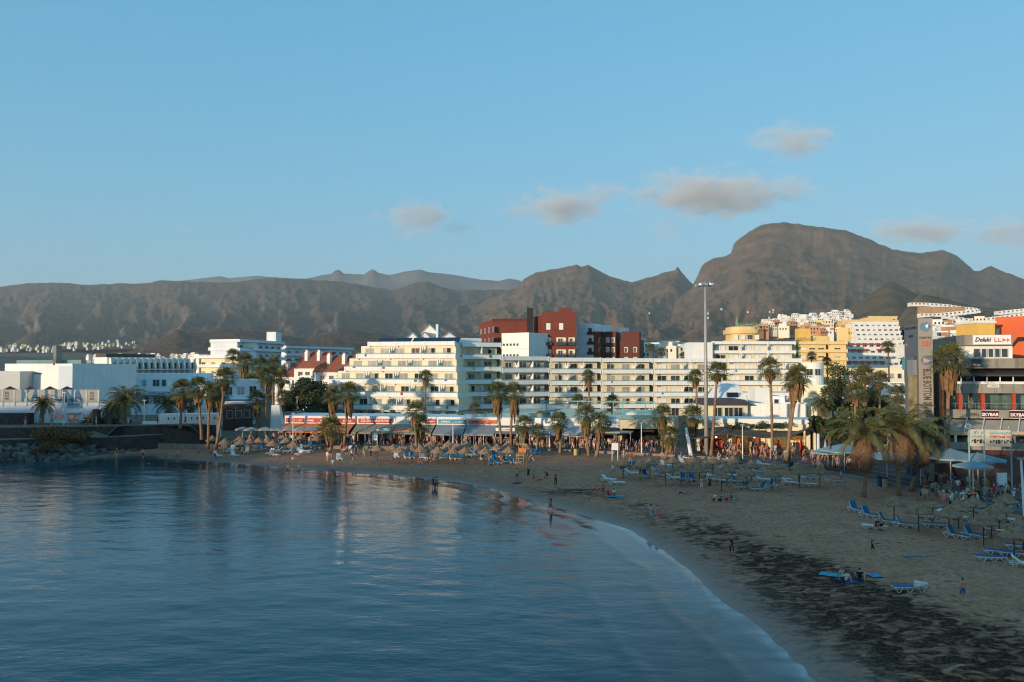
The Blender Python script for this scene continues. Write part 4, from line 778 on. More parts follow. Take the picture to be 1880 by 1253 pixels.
# --- the row of beach shops under the hotel
DARKAW = lambda n, c: mat(n, c, .85, .1, 1.2, stain=.12)
SHOPLINE = [P(520, 145.5), P(760, 142.5), P(1000, 139), P(1165, 134.5)]
def shop_xy(u):
    us_ = [520, 760, 1000, 1165]; d = np.interp(u, us_, [145.5, 142.5, 139, 134.5]); return P(u, float(d))
SIGNR = mat('red sign', (.55, .03, .03), .5, .05, 1); SIGNT = mat('teal sign', (.10, .30, .34), .5, .05, 1); SIGNW = mat('white sign', (.8, .78, .74), .5, .05, 1); SIGNB = mat('blue sign', (.05, .22, .36), .5, .05, 1); SIGNO = mat('orange red sign', (.72, .20, .11), .5, .05, 1)
def shop(label, u0, u1, aw, signs, posts=3, drop=1.25, out_=3.2, sill=None, goods='rgw', name='beach_shop', seed=0):
    A, B = shop_xy(u0), shop_xy(u1); s = bld(name, label, A, PZ); fr = Fr(A, B); L = fr.L; r = random.Random(seed + int(u0))
    m = MB(); fr.box(m, 0, L, -9, -8.8, PZ, 4.3); fr.box(m, 0, .15, -8.797, -.2, PZ, 4.3); fr.box(m, L - .15, L, -8.797, -.2, PZ, 4.3); m.build('wall', mat('shop wall', (.42, .33, .24), .8, .15, .6), s)
    m = MB(); fr.box(m, -.02, L + .02, -9.3, 0, 4.303, 5.65); m.build('fascia', WHITE, s)
    if aw:
        n = max(1, int(L / 5))
        for i in range(n):
            a, b = L * i / n + .04, L * (i + 1) / n - .04; m = MB(); z1, z0 = 4.25, 4.25 - drop
            m.hexa([fr.p(a, out_, z0), fr.p(b, out_, z0), fr.p(b, .02, z1), fr.p(a, .02, z1), fr.p(a, out_, z0 + .06), fr.p(b, out_, z0 + .06), fr.p(b, .02, z1 + .06), fr.p(a, .02, z1 + .06)])
            fr.box(m, a, b, out_ + .003, out_ + .04, z0 - .22, z0 + .05); m.build('awning', aw, s)
    for i in range(posts):
        x = .15 + (L - .3) * i / max(1, posts - 1); m = MB(); m.tube([fr.p(x, out_ - .1, PZ), fr.p(x, out_ - .1, 4.25 - drop)], .05, 6); m.build('post', WHITEM, s)
    for (a, b, z0, z1, mm, tx, tm) in signs:
        sa, sb = (a - u0) / (u1 - u0) * L, (b - u0) / (u1 - u0) * L; m = MB(); o = .06
        if z1 < 4.3: o = out_ - .6
        fr.box(m, sa, sb, o, o + .1, z0, z1); bd = m.build('sign_board', mm, s); bd_fr = fr
        if tx: text(bd, fr, (sa + sb) / 2, o + .12, (z0 + z1) / 2, tx, (z1 - z0) * .78, tm, ext=.015, sx=min(1.1, (sb - sa) * .9 / (len(tx) * (z1 - z0) * .47)))
        else: scribble(bd, fr, sa + (sb - sa) * .15, sb - (sb - sa) * .15, o + .105, z0 + (z1 - z0) * .3, (z1 - z0) * .4, tm, int(a))
    gm = {'r': mat('red goods', (.45, .05, .04), .7, .4, 3), 'g': mat('grey goods', (.2, .2, .22), .7, .4, 3), 'w': mat('pale goods', (.55, .5, .42), .7, .4, 3), 'b': mat('blue goods', (.06, .13, .3), .7, .4, 3), 'y': mat('ochre goods', (.5, .33, .1), .7, .4, 3)}
    for i in range(int(L / 1.5)):
        x = r.uniform(.4, L - .8); o = r.uniform(-5, -.5); m = MB(); h_ = r.uniform(.7, 1.9); fr.box(m, x, x + r.uniform(.4, .9), o - .4, o, PZ, PZ + h_ * .5); fr.box(m, x + .1, x + .5, o - .35, o - .05, PZ + h_ * .502, PZ + h_); m.build('goods_rack', gm[r.choice(goods)], s)
    return s
WL = mat('white letters', (.85, .83, .8), .6, .03, 1); YL = mat('pale yellow letters', (.8, .65, .4), .6, .03, 1); RL = mat('dark red letters', (.35, .05, .04), .6, .03, 1); BLt = mat('navy letters', (.06, .10, .22), .6, .05, 1)
SG = (4.5, 5.25)
shop('orange-awninged restaurant at the end of the beach shops', 524, 590, DARKAW('orange awning', (.55, .19, .07)), [(526, 533, *SG, SIGNR, '', WL), (536, 559, *SG, SIGNR, '', YL), (563, 583, *SG, SIGNR, '', WL)], 4, 1.1, goods='ry')
shop('restaurant with orange awning and long red sign', 590, 652, DARKAW('orange awning', (.55, .19, .07)), [(585, 618, *SG, SIGNR, '', WL), (620, 652, *SG, SIGNR, '', WL)], 3, 1.1, goods='ry')
shop('beach pub with wide red sign and olive awning', 656, 728, DARKAW('olive awning', (.27, .24, .17)), [(659, 721, *SG, SIGNR, "COLÓN BEACH'S PUB", WL), (699, 726, 3.15, 3.95, SIGNT, 'MASSAGE', WL)], 4, 1.2, goods='grwb')
shop('shop with small red boards beside the massage sign', 728, 800, DARKAW('olive awning', (.27, .24, .17)), [(728, 736, 2.95, 3.5, SIGNR, '', WL), (739, 759, 2.95, 3.5, SIGNO, '', WL), (786, 801, *SG, SIGNR, '', WL)], 4, 1.2, goods='gwb')
shop('shop with paired blue signs and grey-blue awning', 802, 857, DARKAW('grey blue awning', (.25, .27, .28)), [(805, 830, *SG, SIGNT, '', WL), (831, 856, *SG, SIGNB, '', WL)], 4, 1.3, goods='rwb')
shop('shop with paired orange signs and grey awning', 858, 913, DARKAW('grey blue awning', (.25, .27, .28)), [(860, 884, *SG, SIGNO, '', RL), (884, 911, *SG, SIGNO, '', RL)], 4, 1.3, goods='rgw')
shop('white-framed shop with navy lettering under the fascia', 914, 955, DARKAW('dark slate awning', (.12, .14, .17)), [(915, 950, 3.5, 4.1, SIGNW, '', BLt)], 3, .9, goods='bg')
shop('restaurant with grey awnings and pale signs', 956, 1042, DARKAW('pale grey awning', (.38, .37, .36)), [(998, 1018, *SG, SIGNW, '', SIGNB), (1019, 1040, *SG, SIGNW, '', RL)], 5, 1.2, goods='ryr')
shop('restaurant with grey awning next to the dark clothes shop', 1042, 1090, DARKAW('pale grey awning', (.38, .37, .36)), [(1058, 1080, *SG, SIGNW, '', RL)], 3, 1.2, goods='ry')
shop('dark clothes shop with black fascia board', 1090, 1135, DARKAW('black awning', (.05, .05, .05)), [(1107, 1124, 3.3, 4.0, BLACKM, '', WL), (1110, 1122, 4.6, 5.4, BLACKM, '', WL)], 3, .7, goods='wgb')
# open parking entrance
def entrance():
    A, B = shop_xy(1137), P(1236, 133); e = bld('covered_entrance', 'wide beige covered entrance with dark interior below the terrace', A, PZ); fr = Fr(A, B); BE = mat('beige render', (.60, .49, .33), .8, .08, .4, stain=.15)
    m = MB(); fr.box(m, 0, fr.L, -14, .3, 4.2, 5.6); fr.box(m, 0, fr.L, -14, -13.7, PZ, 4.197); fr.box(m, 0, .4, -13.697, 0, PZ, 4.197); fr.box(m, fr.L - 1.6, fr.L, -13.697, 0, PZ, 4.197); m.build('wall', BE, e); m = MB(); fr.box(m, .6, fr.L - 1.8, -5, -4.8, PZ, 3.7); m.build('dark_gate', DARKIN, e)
    m = MB(); fr.box(m, -2.4, 2.4, .303, 4.4, 3.7, 3.85); m.build('pergola_roof', GREYM, e)
    for s in (-2.3, 0, 2.3): m = MB(); m.tube([fr.p(s, 4.2, PZ), fr.p(s, 4.2, 3.7)], .06, 6); m.build('post', GREYM, e)
    m = MB(); fr.box(m, 5.5, 5.9, .31, .36, 4.7, 5.2); m.build('emblem', BLt, e)
entrance()
# terrace above the shops: balustrade, pergola, umbrellas
def terrace():
    t = thing('hotel_terrace', 'hotel terrace above the shops with green glass balustrade and teal pergola', 'terrace', (*shop_xy(960), 5.6)); 
    for u0, u1 in ((865, 960), (960, 1060), (1060, 1165)):
        fr = Fr(shop_xy(u0), shop_xy(u1)); m = MB(); fr.box(m, 0, fr.L, -.5, -.42, 5.7, 6.45); m.build('balustrade', GREENG, t); m = MB(); fr.box(m, 0, fr.L, -40, -9.4, 4.6, 5.2); m.build('deck', CREAM, t)
    fr = Fr(P(1165, 134.5), P(1236, 134)); m = MB(); fr.box(m, 0, fr.L, -.5, -.42, 5.65, 6.35); m.build('balustrade', GREENG, t)
    TE = mat('teal painted metal', (.10, .36, .31), .5, .06, 1); f = Fr(shop_xy(985), shop_xy(1200)); m = MB(); f.box(m, 0, f.L, -3.2, -3.05, 8.3, 8.5); m.build('pergola_beam', TE, t)
    for s in (1, 6.5, 12.6, 14.2, 18): m = MB(); f.box(m, s, s + .14, -3.2, -3.06, 5.6, 8.297); m.build('pergola_post', TE, t)
terrace()

# --- brown sail canopy with lit shops, terrace restaurant above
def sails():
    c = bld('sail_canopy_shops', 'lit souvenir shops under a brown tensile sail canopy', P(1265, 127), PZ)
    FA = mat('brown sail fabric', (.13, .105, .095), .85, .1, 1)
    uu = np.linspace(0, 1, 25); fv = np.interp(uu, [0, .28, .6, .8, .92, 1], [803, 791, 800, 797, 785, 768]); bv = np.interp(uu, [0, .3, .6, .85, 1], [790, 783, 786, 783, 771]); fu = 1262 + uu * 236
    F0 = np.array([pt(u, v + 5, 121) for u, v in zip(fu, fv)]); B0 = np.array([pt(u, v, 127) for u, v in zip(fu, bv)])
    rows = [F0 + (B0 - F0) * k - np.array([0, 0, .35 * 4 * k * (1 - k)]) for k in np.linspace(0, 1, 6)]; G = np.array(rows)
    me = grid_mesh('sail_canopy', G[..., 0], G[..., 1], G[..., 2], FA, True); me.transform(Matrix.Translation(-Vector(c.location))); o = link('sail_canopy', me, c); so = o.modifiers.new('s', 'SOLIDIFY'); so.thickness = .06
    fr = Fr(P(1278, 128), P(1500, 124)); L = fr.L; m = MB(); fr.box(m, 0, L, -6, -5.8, PZ, 4.6); fr.box(m, 0, L, -5.797, 0, 4.603, 5.6)
    for u in (0, 4.7, 10.6, 16.2, L - .6): fr.box(m, u, u + .6, -5.797, .1, PZ, 4.6)
    m.build('wall', CREAM, c); m = MB(); fr.box(m, -1.5, L, -5.9, .35, 5.603, 6.35); m.build('terrace_band', WHITE, c)
    gm = [mat('red goods', (.45, .05, .04), .7, .4, 3), mat('ochre goods', (.5, .33, .1), .7, .4, 3), mat('pale goods', (.55, .5, .42), .7, .4, 3), mat('black goods', (.03, .03, .03)), mat('orange goods', (.62, .2, .03), .7, .2, 3)]
    r = random.Random(4)
    for i in range(46):
        s = r.uniform(.8, L - 1); o = r.uniform(-4, .8); h_ = r.uniform(.8, 2.4); m = MB(); fr.box(m, s, s + r.uniform(.35, .8), o - .35, o, PZ, PZ + h_ * .6); fr.box(m, s + .05, s + .4, o - .3, o - .05, PZ + h_ * .602, PZ + h_); m.build('goods_rack', r.choice(gm), c)
    LM = mat('lit lamp', (1, .9, .7), .5, 0, 1, emit=(1, .78, .45), es=9)
    for s in (3.5, 5.6, 8.4, 11.4, 13.6, 15.2, 17.3): m = MB(); fr.box(m, s, s + .5, -2.2, -1.8, 4.4, 4.5); m.build('ceiling_lamp', LM, c)
    for u in (1315, 1385): q = pt(u, 803, 122.5); m = MB().ball(q, .11, 8); m.build('globe_lamp', LM, c)
    m = MB(); fr.box(m, 5.6, 10.2, .15, .25, 3.9, 4.5); m.build('sign_board', BLACKM, c); scribble(c, fr, 6.6, 9.3, .26, 4.05, .3, YL, 3); m = MB(); fr.box(m, 11.4, 15.8, .15, .25, 3.9, 4.4); m.build('sign_board', BLACKM, c); scribble(c, fr, 11.8, 15.4, .26, 4.05, .22, WL, 9)
    m = MB(); fr.box(m, .6, 3.9, .4, .5, 1.9, 3.2); m.build('red_banner', SIGNR, c)
    m = MB(); p = P(1500, 121); m.tube([(*p, PZ), (*p, 6.6)], .28, 10); m.build('mast', WHITE, c); m = MB(); a = Vector((*P(1259, 122), 5.2)); b = Vector((*P(1268, 119), PZ)); m.tube([a, b], [.2, .3], 8); m.build('leaning_mast', WHITEM, c)
    h_ = bld('terrace_restaurant', 'white terrace restaurant with dark tiled eave and roof panel behind the sails', P(1300, 150), 5.6)
    fr = block(h_, P(1296, 146), P(1372, 146), 5.2, 7.5, 8, CREAM, parap=0); m = MB(); a = .8; m.hexa([fr.p(-a, a, 7.5), fr.p(fr.L + a, a, 7.5), fr.p(fr.L + a, -8, 7.6), fr.p(-a, -8, 7.6), fr.p(0, .1, 8.4), fr.p(fr.L - .5, .1, 8.4), fr.p(fr.L - .5, -8, 8.5), fr.p(0, -8, 8.5)]); m.build('eave', mat('slate eave tile', (.07, .055, .065), .6, .2, 3), h_)
    for s in (2.0, 4.0, 5.7): window(h_, fr, s, .02, 5.4, 1.6, 1.7, 'd')
    f2 = Fr(P(1312, 156), P(1374, 156)); L2 = f2.L; m = MB(); m.add([f2.p(0, 0, 7.8), f2.p(L2, 0, 7.8), f2.p(L2 - 1.2, -3.5, 11.0), f2.p(1.2, -3.5, 11.2), f2.p(0, -8, 7.8), f2.p(L2, -8, 7.8)], [(0, 1, 2, 3), (4, 0, 3), (1, 5, 2), (5, 4, 3, 2), (4, 5, 1, 0)]); m.build('sail_roof', WHITE, h_)
    m = MB(); f2.box(m, 2.5, 4.6, -1.25, -.5, 8.5, 9.4); m.build('roof_panel', SOLAR, h_)
    block(h_, P(1386, 152), P(1412, 152), 4, 10.2, 5, WHITE, parap=.15); block(h_, P(1375, 147), P(1478, 143), 4, 7.6, 6, WHITE, parap=.2); b3 = block(h_, P(1412.5, 151), P(1440, 150), 4, 8.8, 5, BLUEW, parap=.1); window(h_, b3, 1.2, .02, 7.3, .9, 1.1, 'd'); f4 = block(h_, P(1424, 150), P(1500, 144), 4, 7.0, 5, CREAM, parap=.3)
    m = MB(); fr5 = Fr(P(1330, 125.5), P(1470, 124)); 
sails()

# --- concrete centre on the right
def centre():
    c = bld('concrete_centre', 'grey stained concrete shopping centre in storeys beside the sign tower', P(1713, 100), PZ); fr = Fr(P(1713, 100), P(1935, 97)); L = fr.L; su = lambda u: (u - 1713) / (1935 - 1713) * L
    for z0, z1, o in ((8.15, 9.2, 0), (11.2, 12.3, 0)): m = MB(); fr.box(m, 0, L, -14, o, z0, z1); m.build('slab', CONC, c)
    m = MB(); fr.box(m, su(1786), L, -14, -.6, 14.2, 15.4); m.build('slab', CONC, c); m = MB(); fr.box(m, su(1788), su(1806), -.597, -.4, 14.3, 15.3); m.build('sign_board', mat('brown board', (.10, .08, .07)), c); scribble(c, fr, su(1791), su(1803), -.39, 14.45, .25, WL, 6)
    m = MB(); fr.box(m, su(1783), su(1872), -12, -2, 15.403, 17.0); m.build('top_storey', WHITE, c); winrow(c, fr, su(1800), su(1862), 5, -1.98, 15.5, .95, 1.15, 'ddcd', WHITEM)
    m = MB(); fr.box(m, su(1778), su(1868), -13, -1.2, 17.003, 18.3); fr.box(m, su(1738), su(1778) - .01, -14, -5, 14, 17.9); m.build('roof_slab', CONC, c)
    m = MB(); fr.box(m, su(1794), su(1865), -1.197, -1.1, 17.1, 18.25); m.build('sign_board', SIGNW, c); text(c, fr, su(1812), -1.08, 17.68, 'Delaki', .75, mat('black letters', (.03, .03, .03)), shear=.3, sx=.9); scribble(c, fr, su(1834), su(1860), -1.09, 17.4, .6, mat('rose letters', (.6, .12, .14)), 5)
    # terrace floor with sloping dark canopy
    m = MB(); m.hexa([fr.p(su(1765), .6, 13.25), fr.p(L, .6, 13.25), fr.p(L, -3.5, 14.15), fr.p(su(1765), -3.5, 14.15), fr.p(su(1765), .6, 13.4), fr.p(L, .6, 13.4), fr.p(L, -3.5, 14.195), fr.p(su(1765), -3.5, 14.195)]); m.build('canopy', mat('brown canopy', (.09, .06, .055), .8, .15, 1), c)
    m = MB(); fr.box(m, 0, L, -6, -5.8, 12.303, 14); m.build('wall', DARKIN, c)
    for i in range(11): s = .3 + i * 1.42; m = MB(); fr.box(m, s, s + .12, -.4, -.28, 12.303, 13.3); m.build('post', WHITEM, c)
    m = MB(); fr.box(m, 0, L, -.42, -.26, 13.1, 13.25) if False else fr.box(m, 0, L, -.5, -.42, 12.303, 12.6); m.build('rail', WHITEM, c)
    # glazed floor with red columns
    m = MB(); fr.box(m, 0, L, -3.2, -3, 9.203, 11.197); m.build('glazing', mat('green shop glass', (.10, .15, .13), .06, .6, .35, spec=1.0), c)
    for u in (1736, 1766, 1808, 1865, 1915): m = MB(); fr.box(m, su(u) - .18, su(u) + .18, -.9, -.5, 9.203, 11.197); m.build('column', mat('red column', (.48, .06, .03), .6, .08, 1), c)
    m = MB(); m.tube([fr.p(0, -.1, 9.95), fr.p(L, -.1, 9.95)], .03, 5); m.build('rail', GREYM, c)
    for i in range(14): m = MB(); s = .2 + i * 1.12; m.tube([fr.p(s, -.1, 9.2), fr.p(s, -.1, 9.95)], .02, 5); m.build('rail_post', GREYM, c)
    m = MB(); fr.box(m, su(1814), su(1835), .003, .1, 11.9, 12.25); m.build('sign_board', SIGNW, c); scribble(c, fr, su(1817), su(1832), .11, 12.0, .15, SIGNB, 6)
    MR = mat('maroon sign', (.10, .012, .022), .5, .05, 1)
    for u0, u1 in ((1802, 1833), (1853, 1886)):
        m = MB(); fr.box(m, su(u0), su(u1), .003, .1, 8.28, 9.12); m.build('sign_board', MR, c); m = MB()
        for a in ((su(u0), su(u1), 8.22, 8.275), (su(u0), su(u1), 9.125, 9.18)): fr.box(m, a[0], a[1], .003, .11, a[2], a[3])
        m.build('sign_frame', WHITEM, c); text(c, fr, (su(u0) + su(u1)) / 2, .12, 8.62, 'SKYBAR', .52, WL, ext=.02, sx=.98)
    # restaurant floor below: slanted white beams over awning, white posts, diners behind
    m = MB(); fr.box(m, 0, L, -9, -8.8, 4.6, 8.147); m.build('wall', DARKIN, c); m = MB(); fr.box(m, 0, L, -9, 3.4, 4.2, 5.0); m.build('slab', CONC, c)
    m = MB(); m.hexa([fr.p(.1, 3.2, 6.75), fr.p(L, 3.2, 6.75), fr.p(L, .2, 7.9), fr.p(.1, .2, 7.9), fr.p(.1, 3.2, 6.85), fr.p(L, 3.2, 6.85), fr.p(L, .2, 8.0), fr.p(.1, .2, 8.0)]); m.build('awning', mat('beige awning', (.42, .35, .27), .85, .1, 1), c)
    for i in range(8): s = .5 + i * 1.9; m = MB(); m.tube([fr.p(s, 3.3, 6.9), fr.p(s + 1.3, .1, 8.3)], .07, 5); m.build('slanted_beam', WHITEM, c)
    m = MB(); fr.box(m, 0, L, 3.203, 3.35, 6.35, 6.75); m.build('beam', mat('tan beam', (.5, .37, .22)), c)
    for u in (1717, 1738, 1762, 1802, 1843, 1886): m = MB(); fr.box(m, su(u) - .12, su(u) + .12, 3.2, 3.35, 5.003, 6.347); m.build('post', WHITEM, c)
    m = MB(); fr.box(m, 0, L, 3.25, 3.4, 5.003, 5.55); m.build('parapet', CONC, c)
    # planted red earth bank running down to the promenade
    m = MB(); m.hexa([fr.p(0, 10.5, 1), fr.p(L, 10.5, 1), fr.p(L, 3.41, 1), fr.p(0, 3.41, 1), fr.p(0, 9.2, 2.4), fr.p(L, 9.2, 2.4), fr.p(L, 3.41, 4.7), fr.p(0, 3.41, 4.7)]); o = m.build('earth_bank', mat('red volcanic gravel', (.13, .048, .036), .95, .25, 1.5, bump=.6, bscale=7)); tag(o, kind='structure')
    o1 = bld('ochre_stair_house', 'yellow ochre stair house behind the concrete centre', P(1795, 122), 10); f = block(o1, P(1796, 124), P(1828, 124), 9, 21.0, 6, OCHR2, parap=0); m = MB(); f.box(m, -.15, f.L + .15, -6.1, .15, 21.003, 21.3); m.build('cornice', WHITE, o1)
    o2 = bld('orange_building', 'orange red building with stair recess on the slope', P(1828, 128), 10); f = block(o2, P(1828.5, 128), P(1960, 120), 9, 21.8, 10, ORED, parap=.3); m = MB(); m.add([f.p(2.1, .02, 17.4), f.p(3.2, .02, 18.9), f.p(4.9, .02, 18.9), f.p(4.9, .02, 18.3), f.p(3.3, .02, 18.2), f.p(2.6, .02, 17.4)], [(0, 5, 4, 3, 2, 1)]); m.build('stair_slot', DARKIN, o2); window(o2, f, .4, .02, 19.4, .5, .9, 'b'); window(o2, f, 4.9, .02, 16.6, .5, .6, 'd')
    g = bld('grey_annexe', 'dark grey concrete annexe between the sign tower and the roof sign', P(1716, 118), 8); f = Fr(P(1716, 116), P(1783, 108)); m = MB(); m.add([f.p(0, 0, 8), f.p(f.L, 0, 8), f.p(f.L, 0, 18.2), f.p(0, 0, 14.4), f.p(0, -5, 8), f.p(f.L, -5, 8), f.p(f.L, -5, 18.2), f.p(0, -5, 14.4)], [(0, 1, 2, 3), (5, 4, 7, 6), (4, 0, 3, 7), (1, 5, 6, 2), (3, 2, 6, 7)]); m.build('wall', CONCD, g); text(g, f, 2.0, .05, 15.0, 'PARQ', .8, mat('yellow letters', (.7, .5, .05)))
centre()
def lift_tower():
    t = thing('lift_tower', 'tall grey lift tower with dive school lettering on its pale face', 'tower', (*P(1686, 96.5), PZ)); fr = Fr(P(1686.5, 96.5), P(1713, 95.8)); fl = Fr(P(1661, 101), P(1686, 96.5)); L = fr.L; zt = 20.1
    PALE = mat('pale stone face', (.29, .25, .2), .8, .06, .6, stain=.10); GR = mat('blue grey cladding', (.11, .13, .155), .6, .1, .6)
    m = MB(); fr.box(m, 0, L, -.5, 0, PZ, zt); m.build('sign_face', PALE, t)
    m = MB(); fl.box(m, 0, fl.L - .05, -.4, 0, 15.7, zt - .6); fl.box(m, 0, .5, -.4, 0, PZ, 15.697); m.build('cladding', GR, t); m = MB(); fl.box(m, 1.2, 2.1, -.4, 0, PZ, 15.697); fl.box(m, fl.L - .5, fl.L - .05, -.4, 0, PZ, 15.697); m.build('frame_column', GR, t)
    m = MB(); fl.box(m, .6, fl.L - .55, -3, -2.8, PZ, 15.6); m.build('shaft_back', mat('rust shaft', (.09, .05, .03), .7, .3, 1), t)
    m = MB(); fl.box(m, 2.12, fl.L - .52, -1.6, .35, 8.0, 13.4); m.build('lift_car', mat('bronze glass', (.28, .20, .08), .1, .4, .8, spec=1.0), t); m = MB(); fl.box(m, 2.1, fl.L - .5, -1.7, .4, 7.0, 7.997); fl.box(m, 2.1, fl.L - .5, -1.7, .4, 13.403, 15.2); m.build('lift_cap', GREYM, t)
    m = MB(); fl.box(m, .55, 1.18, -1.2, -.2, 8, 12.5); m.build('side_glass', mat('bronze glass', (.28, .20, .08)), t); m = MB(); fl.box(m, -.6, .3, .02, .1, 14.0, 15.6); m.build('teal_sign', SIGNT, t)
    def disc(s, z, r, m_, o=.02):
        mb = MB(); q = [(s + r * math.cos(R(a)), z + r * math.sin(R(a))) for a in range(0, 360, 15)]; n = len(q); mb.add([fr.p(a, o + .02, b) for a, b in q] + [fr.p(a, o, b) for a, b in q], [tuple(range(n - 1, -1, -1))] + [(j, (j + 1) % n, n + (j + 1) % n, n + j) for j in range(n)]); return mb.build('emblem', m_, t)
    GB = mat('globe blue', (.10, .19, .27), .7, .3, 3); disc(L / 2, 19.1, .58, GB); disc(L / 2 + .08, 15.15, .62, GB)
    mb = MB(); mb.add([fr.p(L / 2 + .0, .05, 19.2), fr.p(L / 2 + .35, .05, 19.45), fr.p(L / 2 + .2, .05, 18.9)], [(0, 2, 1)]); mb.build('emblem', WL, t); mb = MB(); mb.add([fr.p(L / 2 - .25, .05, 15.4), fr.p(L / 2 + .5, .05, 15.1), fr.p(L / 2 - .15, .05, 14.85)], [(0, 2, 1)]); mb.build('emblem', SIGNO, t)
    DK = mat('dark brown letters', (.07, .055, .045), .7, .1, 1); text(t, fr, L / 2, .02, 17.85, 'mares', .5, DK, sx=1.05); text(t, fr, L / 2, .02, 17.05, 'SSI', .85, mat('red letters', (.6, .07, .05)), shear=.25, sx=1.0); scribble(t, fr, .2, L - .2, .01, 16.4, .14, mat('faint letters', (.30, .27, .23)), 4); scribble(t, fr, .2, L - .2, .01, 16.15, .14, mat('faint letters', (.30, .27, .23)), 5)
    text(t, fr, L / 2 + .08, .02, 11.3, 'BLUE BOTTOM DIVING', 1.2, DK, rot=R(-90), sx=.46); mb = MB(); fr.box(mb, .2, L - .2, .005, .03, 7.6, 7.95); mb.build('green_strip', mat('green strip', (.22, .36, .12)), t); scribble(t, fr, .35, L - .4, .035, 7.68, .18, WL, 7)
    text(t, fl, fl.L / 2, .02, 18.1, 'mares', .55, mat('black letters', (.03, .03, .03)), sx=1.0); scribble(t, fl, .2, fl.L - .3, .01, 18.9, .3, mat('black letters', (.03, .03, .03)), 8); mb = MB(); fl.box(mb, .5, .9, .005, .03, 16.9, 17.2); mb.build('emblem', SIGNO, t)
lift_tower()

# --- walls and rocks of the old breakwater on the left
def breakwater():
    b = thing('breakwater', 'black lava stone breakwater with rock armour below the beach club', 'breakwater', (*P(100, 128), 0)); LS = mat('pale path concrete', (.20, .18, .155), .9, .2, .7)
    lowp = [P(-160, 128), P(0, 129.5), P(110, 132), P(220, 135), P(300, 139.5), P(345, 140)]; up = [P(-160, 133), P(0, 134), P(150, 136), P(250, 138.5), P(350, 141.5), P(372, 140.5)]
    def run(pts, z0, z1, th, m, nm, zs=None):
        for i, (a, c) in enumerate(zip(pts[:-1], pts[1:])): fr = Fr(a, c); mb = MB(); fr.box(mb, 0, fr.L + .1, -th, 0, z0, z1 - (.0 if not zs else zs * i)); mb.build(nm, m, b)
    run(lowp, -.5, 2.75, 1.0, STONE, 'sea_wall'); run(lowp, 2.753, 2.9, 1.15, LS, 'coping', 0); run([(x, y + .5) for x, y in lowp], -.5, 2.6, 6, LS, 'lower_walk')
    run(up, -.5, 4.35, .8, STONE, 'retaining_wall'); run(up, 4.353, 4.5, .9, LS, 'coping')
    r = random.Random(3); ms = []
    for i in range(7):
        mb = MB(); bm = bmesh.new(); bmesh.ops.create_icosphere(bm, subdivisions=2, radius=1); rr = random.Random(i + 60)
        for v in bm.verts: v.co *= .8 + .35 * float(vnoise(v.co.x * 1.3 + i * 9, v.co.y * 1.3 + v.co.z * 2.1)) 
        for k in range(5):
            n = Vector((rr.uniform(-1, 1), rr.uniform(-1, 1), rr.uniform(-1, 1))).normalized(); d = rr.uniform(.6, .8)
            for v in bm.verts:
                q = v.co.dot(n)
                if q > d: v.co -= n * (q - d)
        me = bpy.data.meshes.new('rock'); bm.to_mesh(me); bm.free(); me.materials.append(mat('lava rock', (.085, .072, .062), .95, .45, .9, bump=.8, bscale=3) if i % 3 else mat('pale lava rock', (.15, .125, .105), .95, .35, .9, bump=.8, bscale=3)); ms.append(me)
    for i in range(290):
        u = r.uniform(-40, 265); t = r.random(); base = np.interp(u, [-40, 0, 100, 200, 265], [121, 122.5, 125.5, 131.5, 136]); d = base + t * np.interp(u, [-40, 265], [6, 3.2]); sz = r.uniform(.35, .95) * (1 - .3 * t) * (1 if u < 180 else .6)
        o = link('rock', ms[r.randrange(7)], b, Vector((*P(u, float(d)), -.1 + t * 2.0 * (1 if u < 150 else .5))) - wloc(b)); o.scale = (sz * r.uniform(.8, 1.3), sz, sz * r.uniform(.7, 1)); o.rotation_euler = (r.uniform(0, 6), r.uniform(0, 6), r.uniform(0, 6))
    # dark plinth, planter and gate piers on the upper walk
    m = MB(); f = Fr(P(-60, 141), P(52, 141)); f.box(m, 0, f.L, -2, 0, 4.3, 6.3); tag(m.build('planter_wall', STONE), 'black stone planter wall at the foot of the beach club', 'wall')
    for u, h_ in ((172, 6.9), (196, 6.6)): m = MB(); f = Fr(P(u, 141), P(u + 9, 141)); f.box(m, 0, f.L, -1, 0, 4.3, h_); tag(m.build('gate_pier', STONE), ['taller', 'shorter'][h_ < 6.8] + ' dark lava stone gate pier by the walkway palms', 'pier')
    m = MB(); f = Fr(P(152, 142), P(172, 141.5)); m.add([f.p(0, 0, 4.3), f.p(f.L, 0, 4.3), f.p(f.L, 0, 7.0), f.p(0, -1.5, 4.3), f.p(f.L, -1.5, 4.3), f.p(f.L, -1.5, 7.0)], [(0, 1, 2), (5, 4, 3), (0, 2, 5, 3), (1, 4, 5, 2), (3, 4, 1, 0)]); tag(m.build('sloped_wall', mat('brown render', (.22, .15, .10), .9, .2, .6)), 'brown sloping wall beside the taller gate pier', 'wall')
    # dark wall of the ramp down to the sand
    m = MB(); f = Fr(P(300, 139.2), P(432, 139.5)); m.add([f.p(0, 0, .5), f.p(f.L, 0, .5), f.p(f.L, 0, 1.8), f.p(0, 0, 4.2), f.p(0, -.5, .5), f.p(f.L, -.5, .5), f.p(f.L, -.5, 1.8), f.p(0, -.5, 4.2)], [(0, 1, 2, 3), (5, 4, 7, 6), (4, 0, 3, 7), (1, 5, 6, 2), (3, 2, 6, 7)]); tag(m.build('ramp_wall', STONE), 'dark stone wall of the ramp behind the palm group', 'wall')
breakwater()
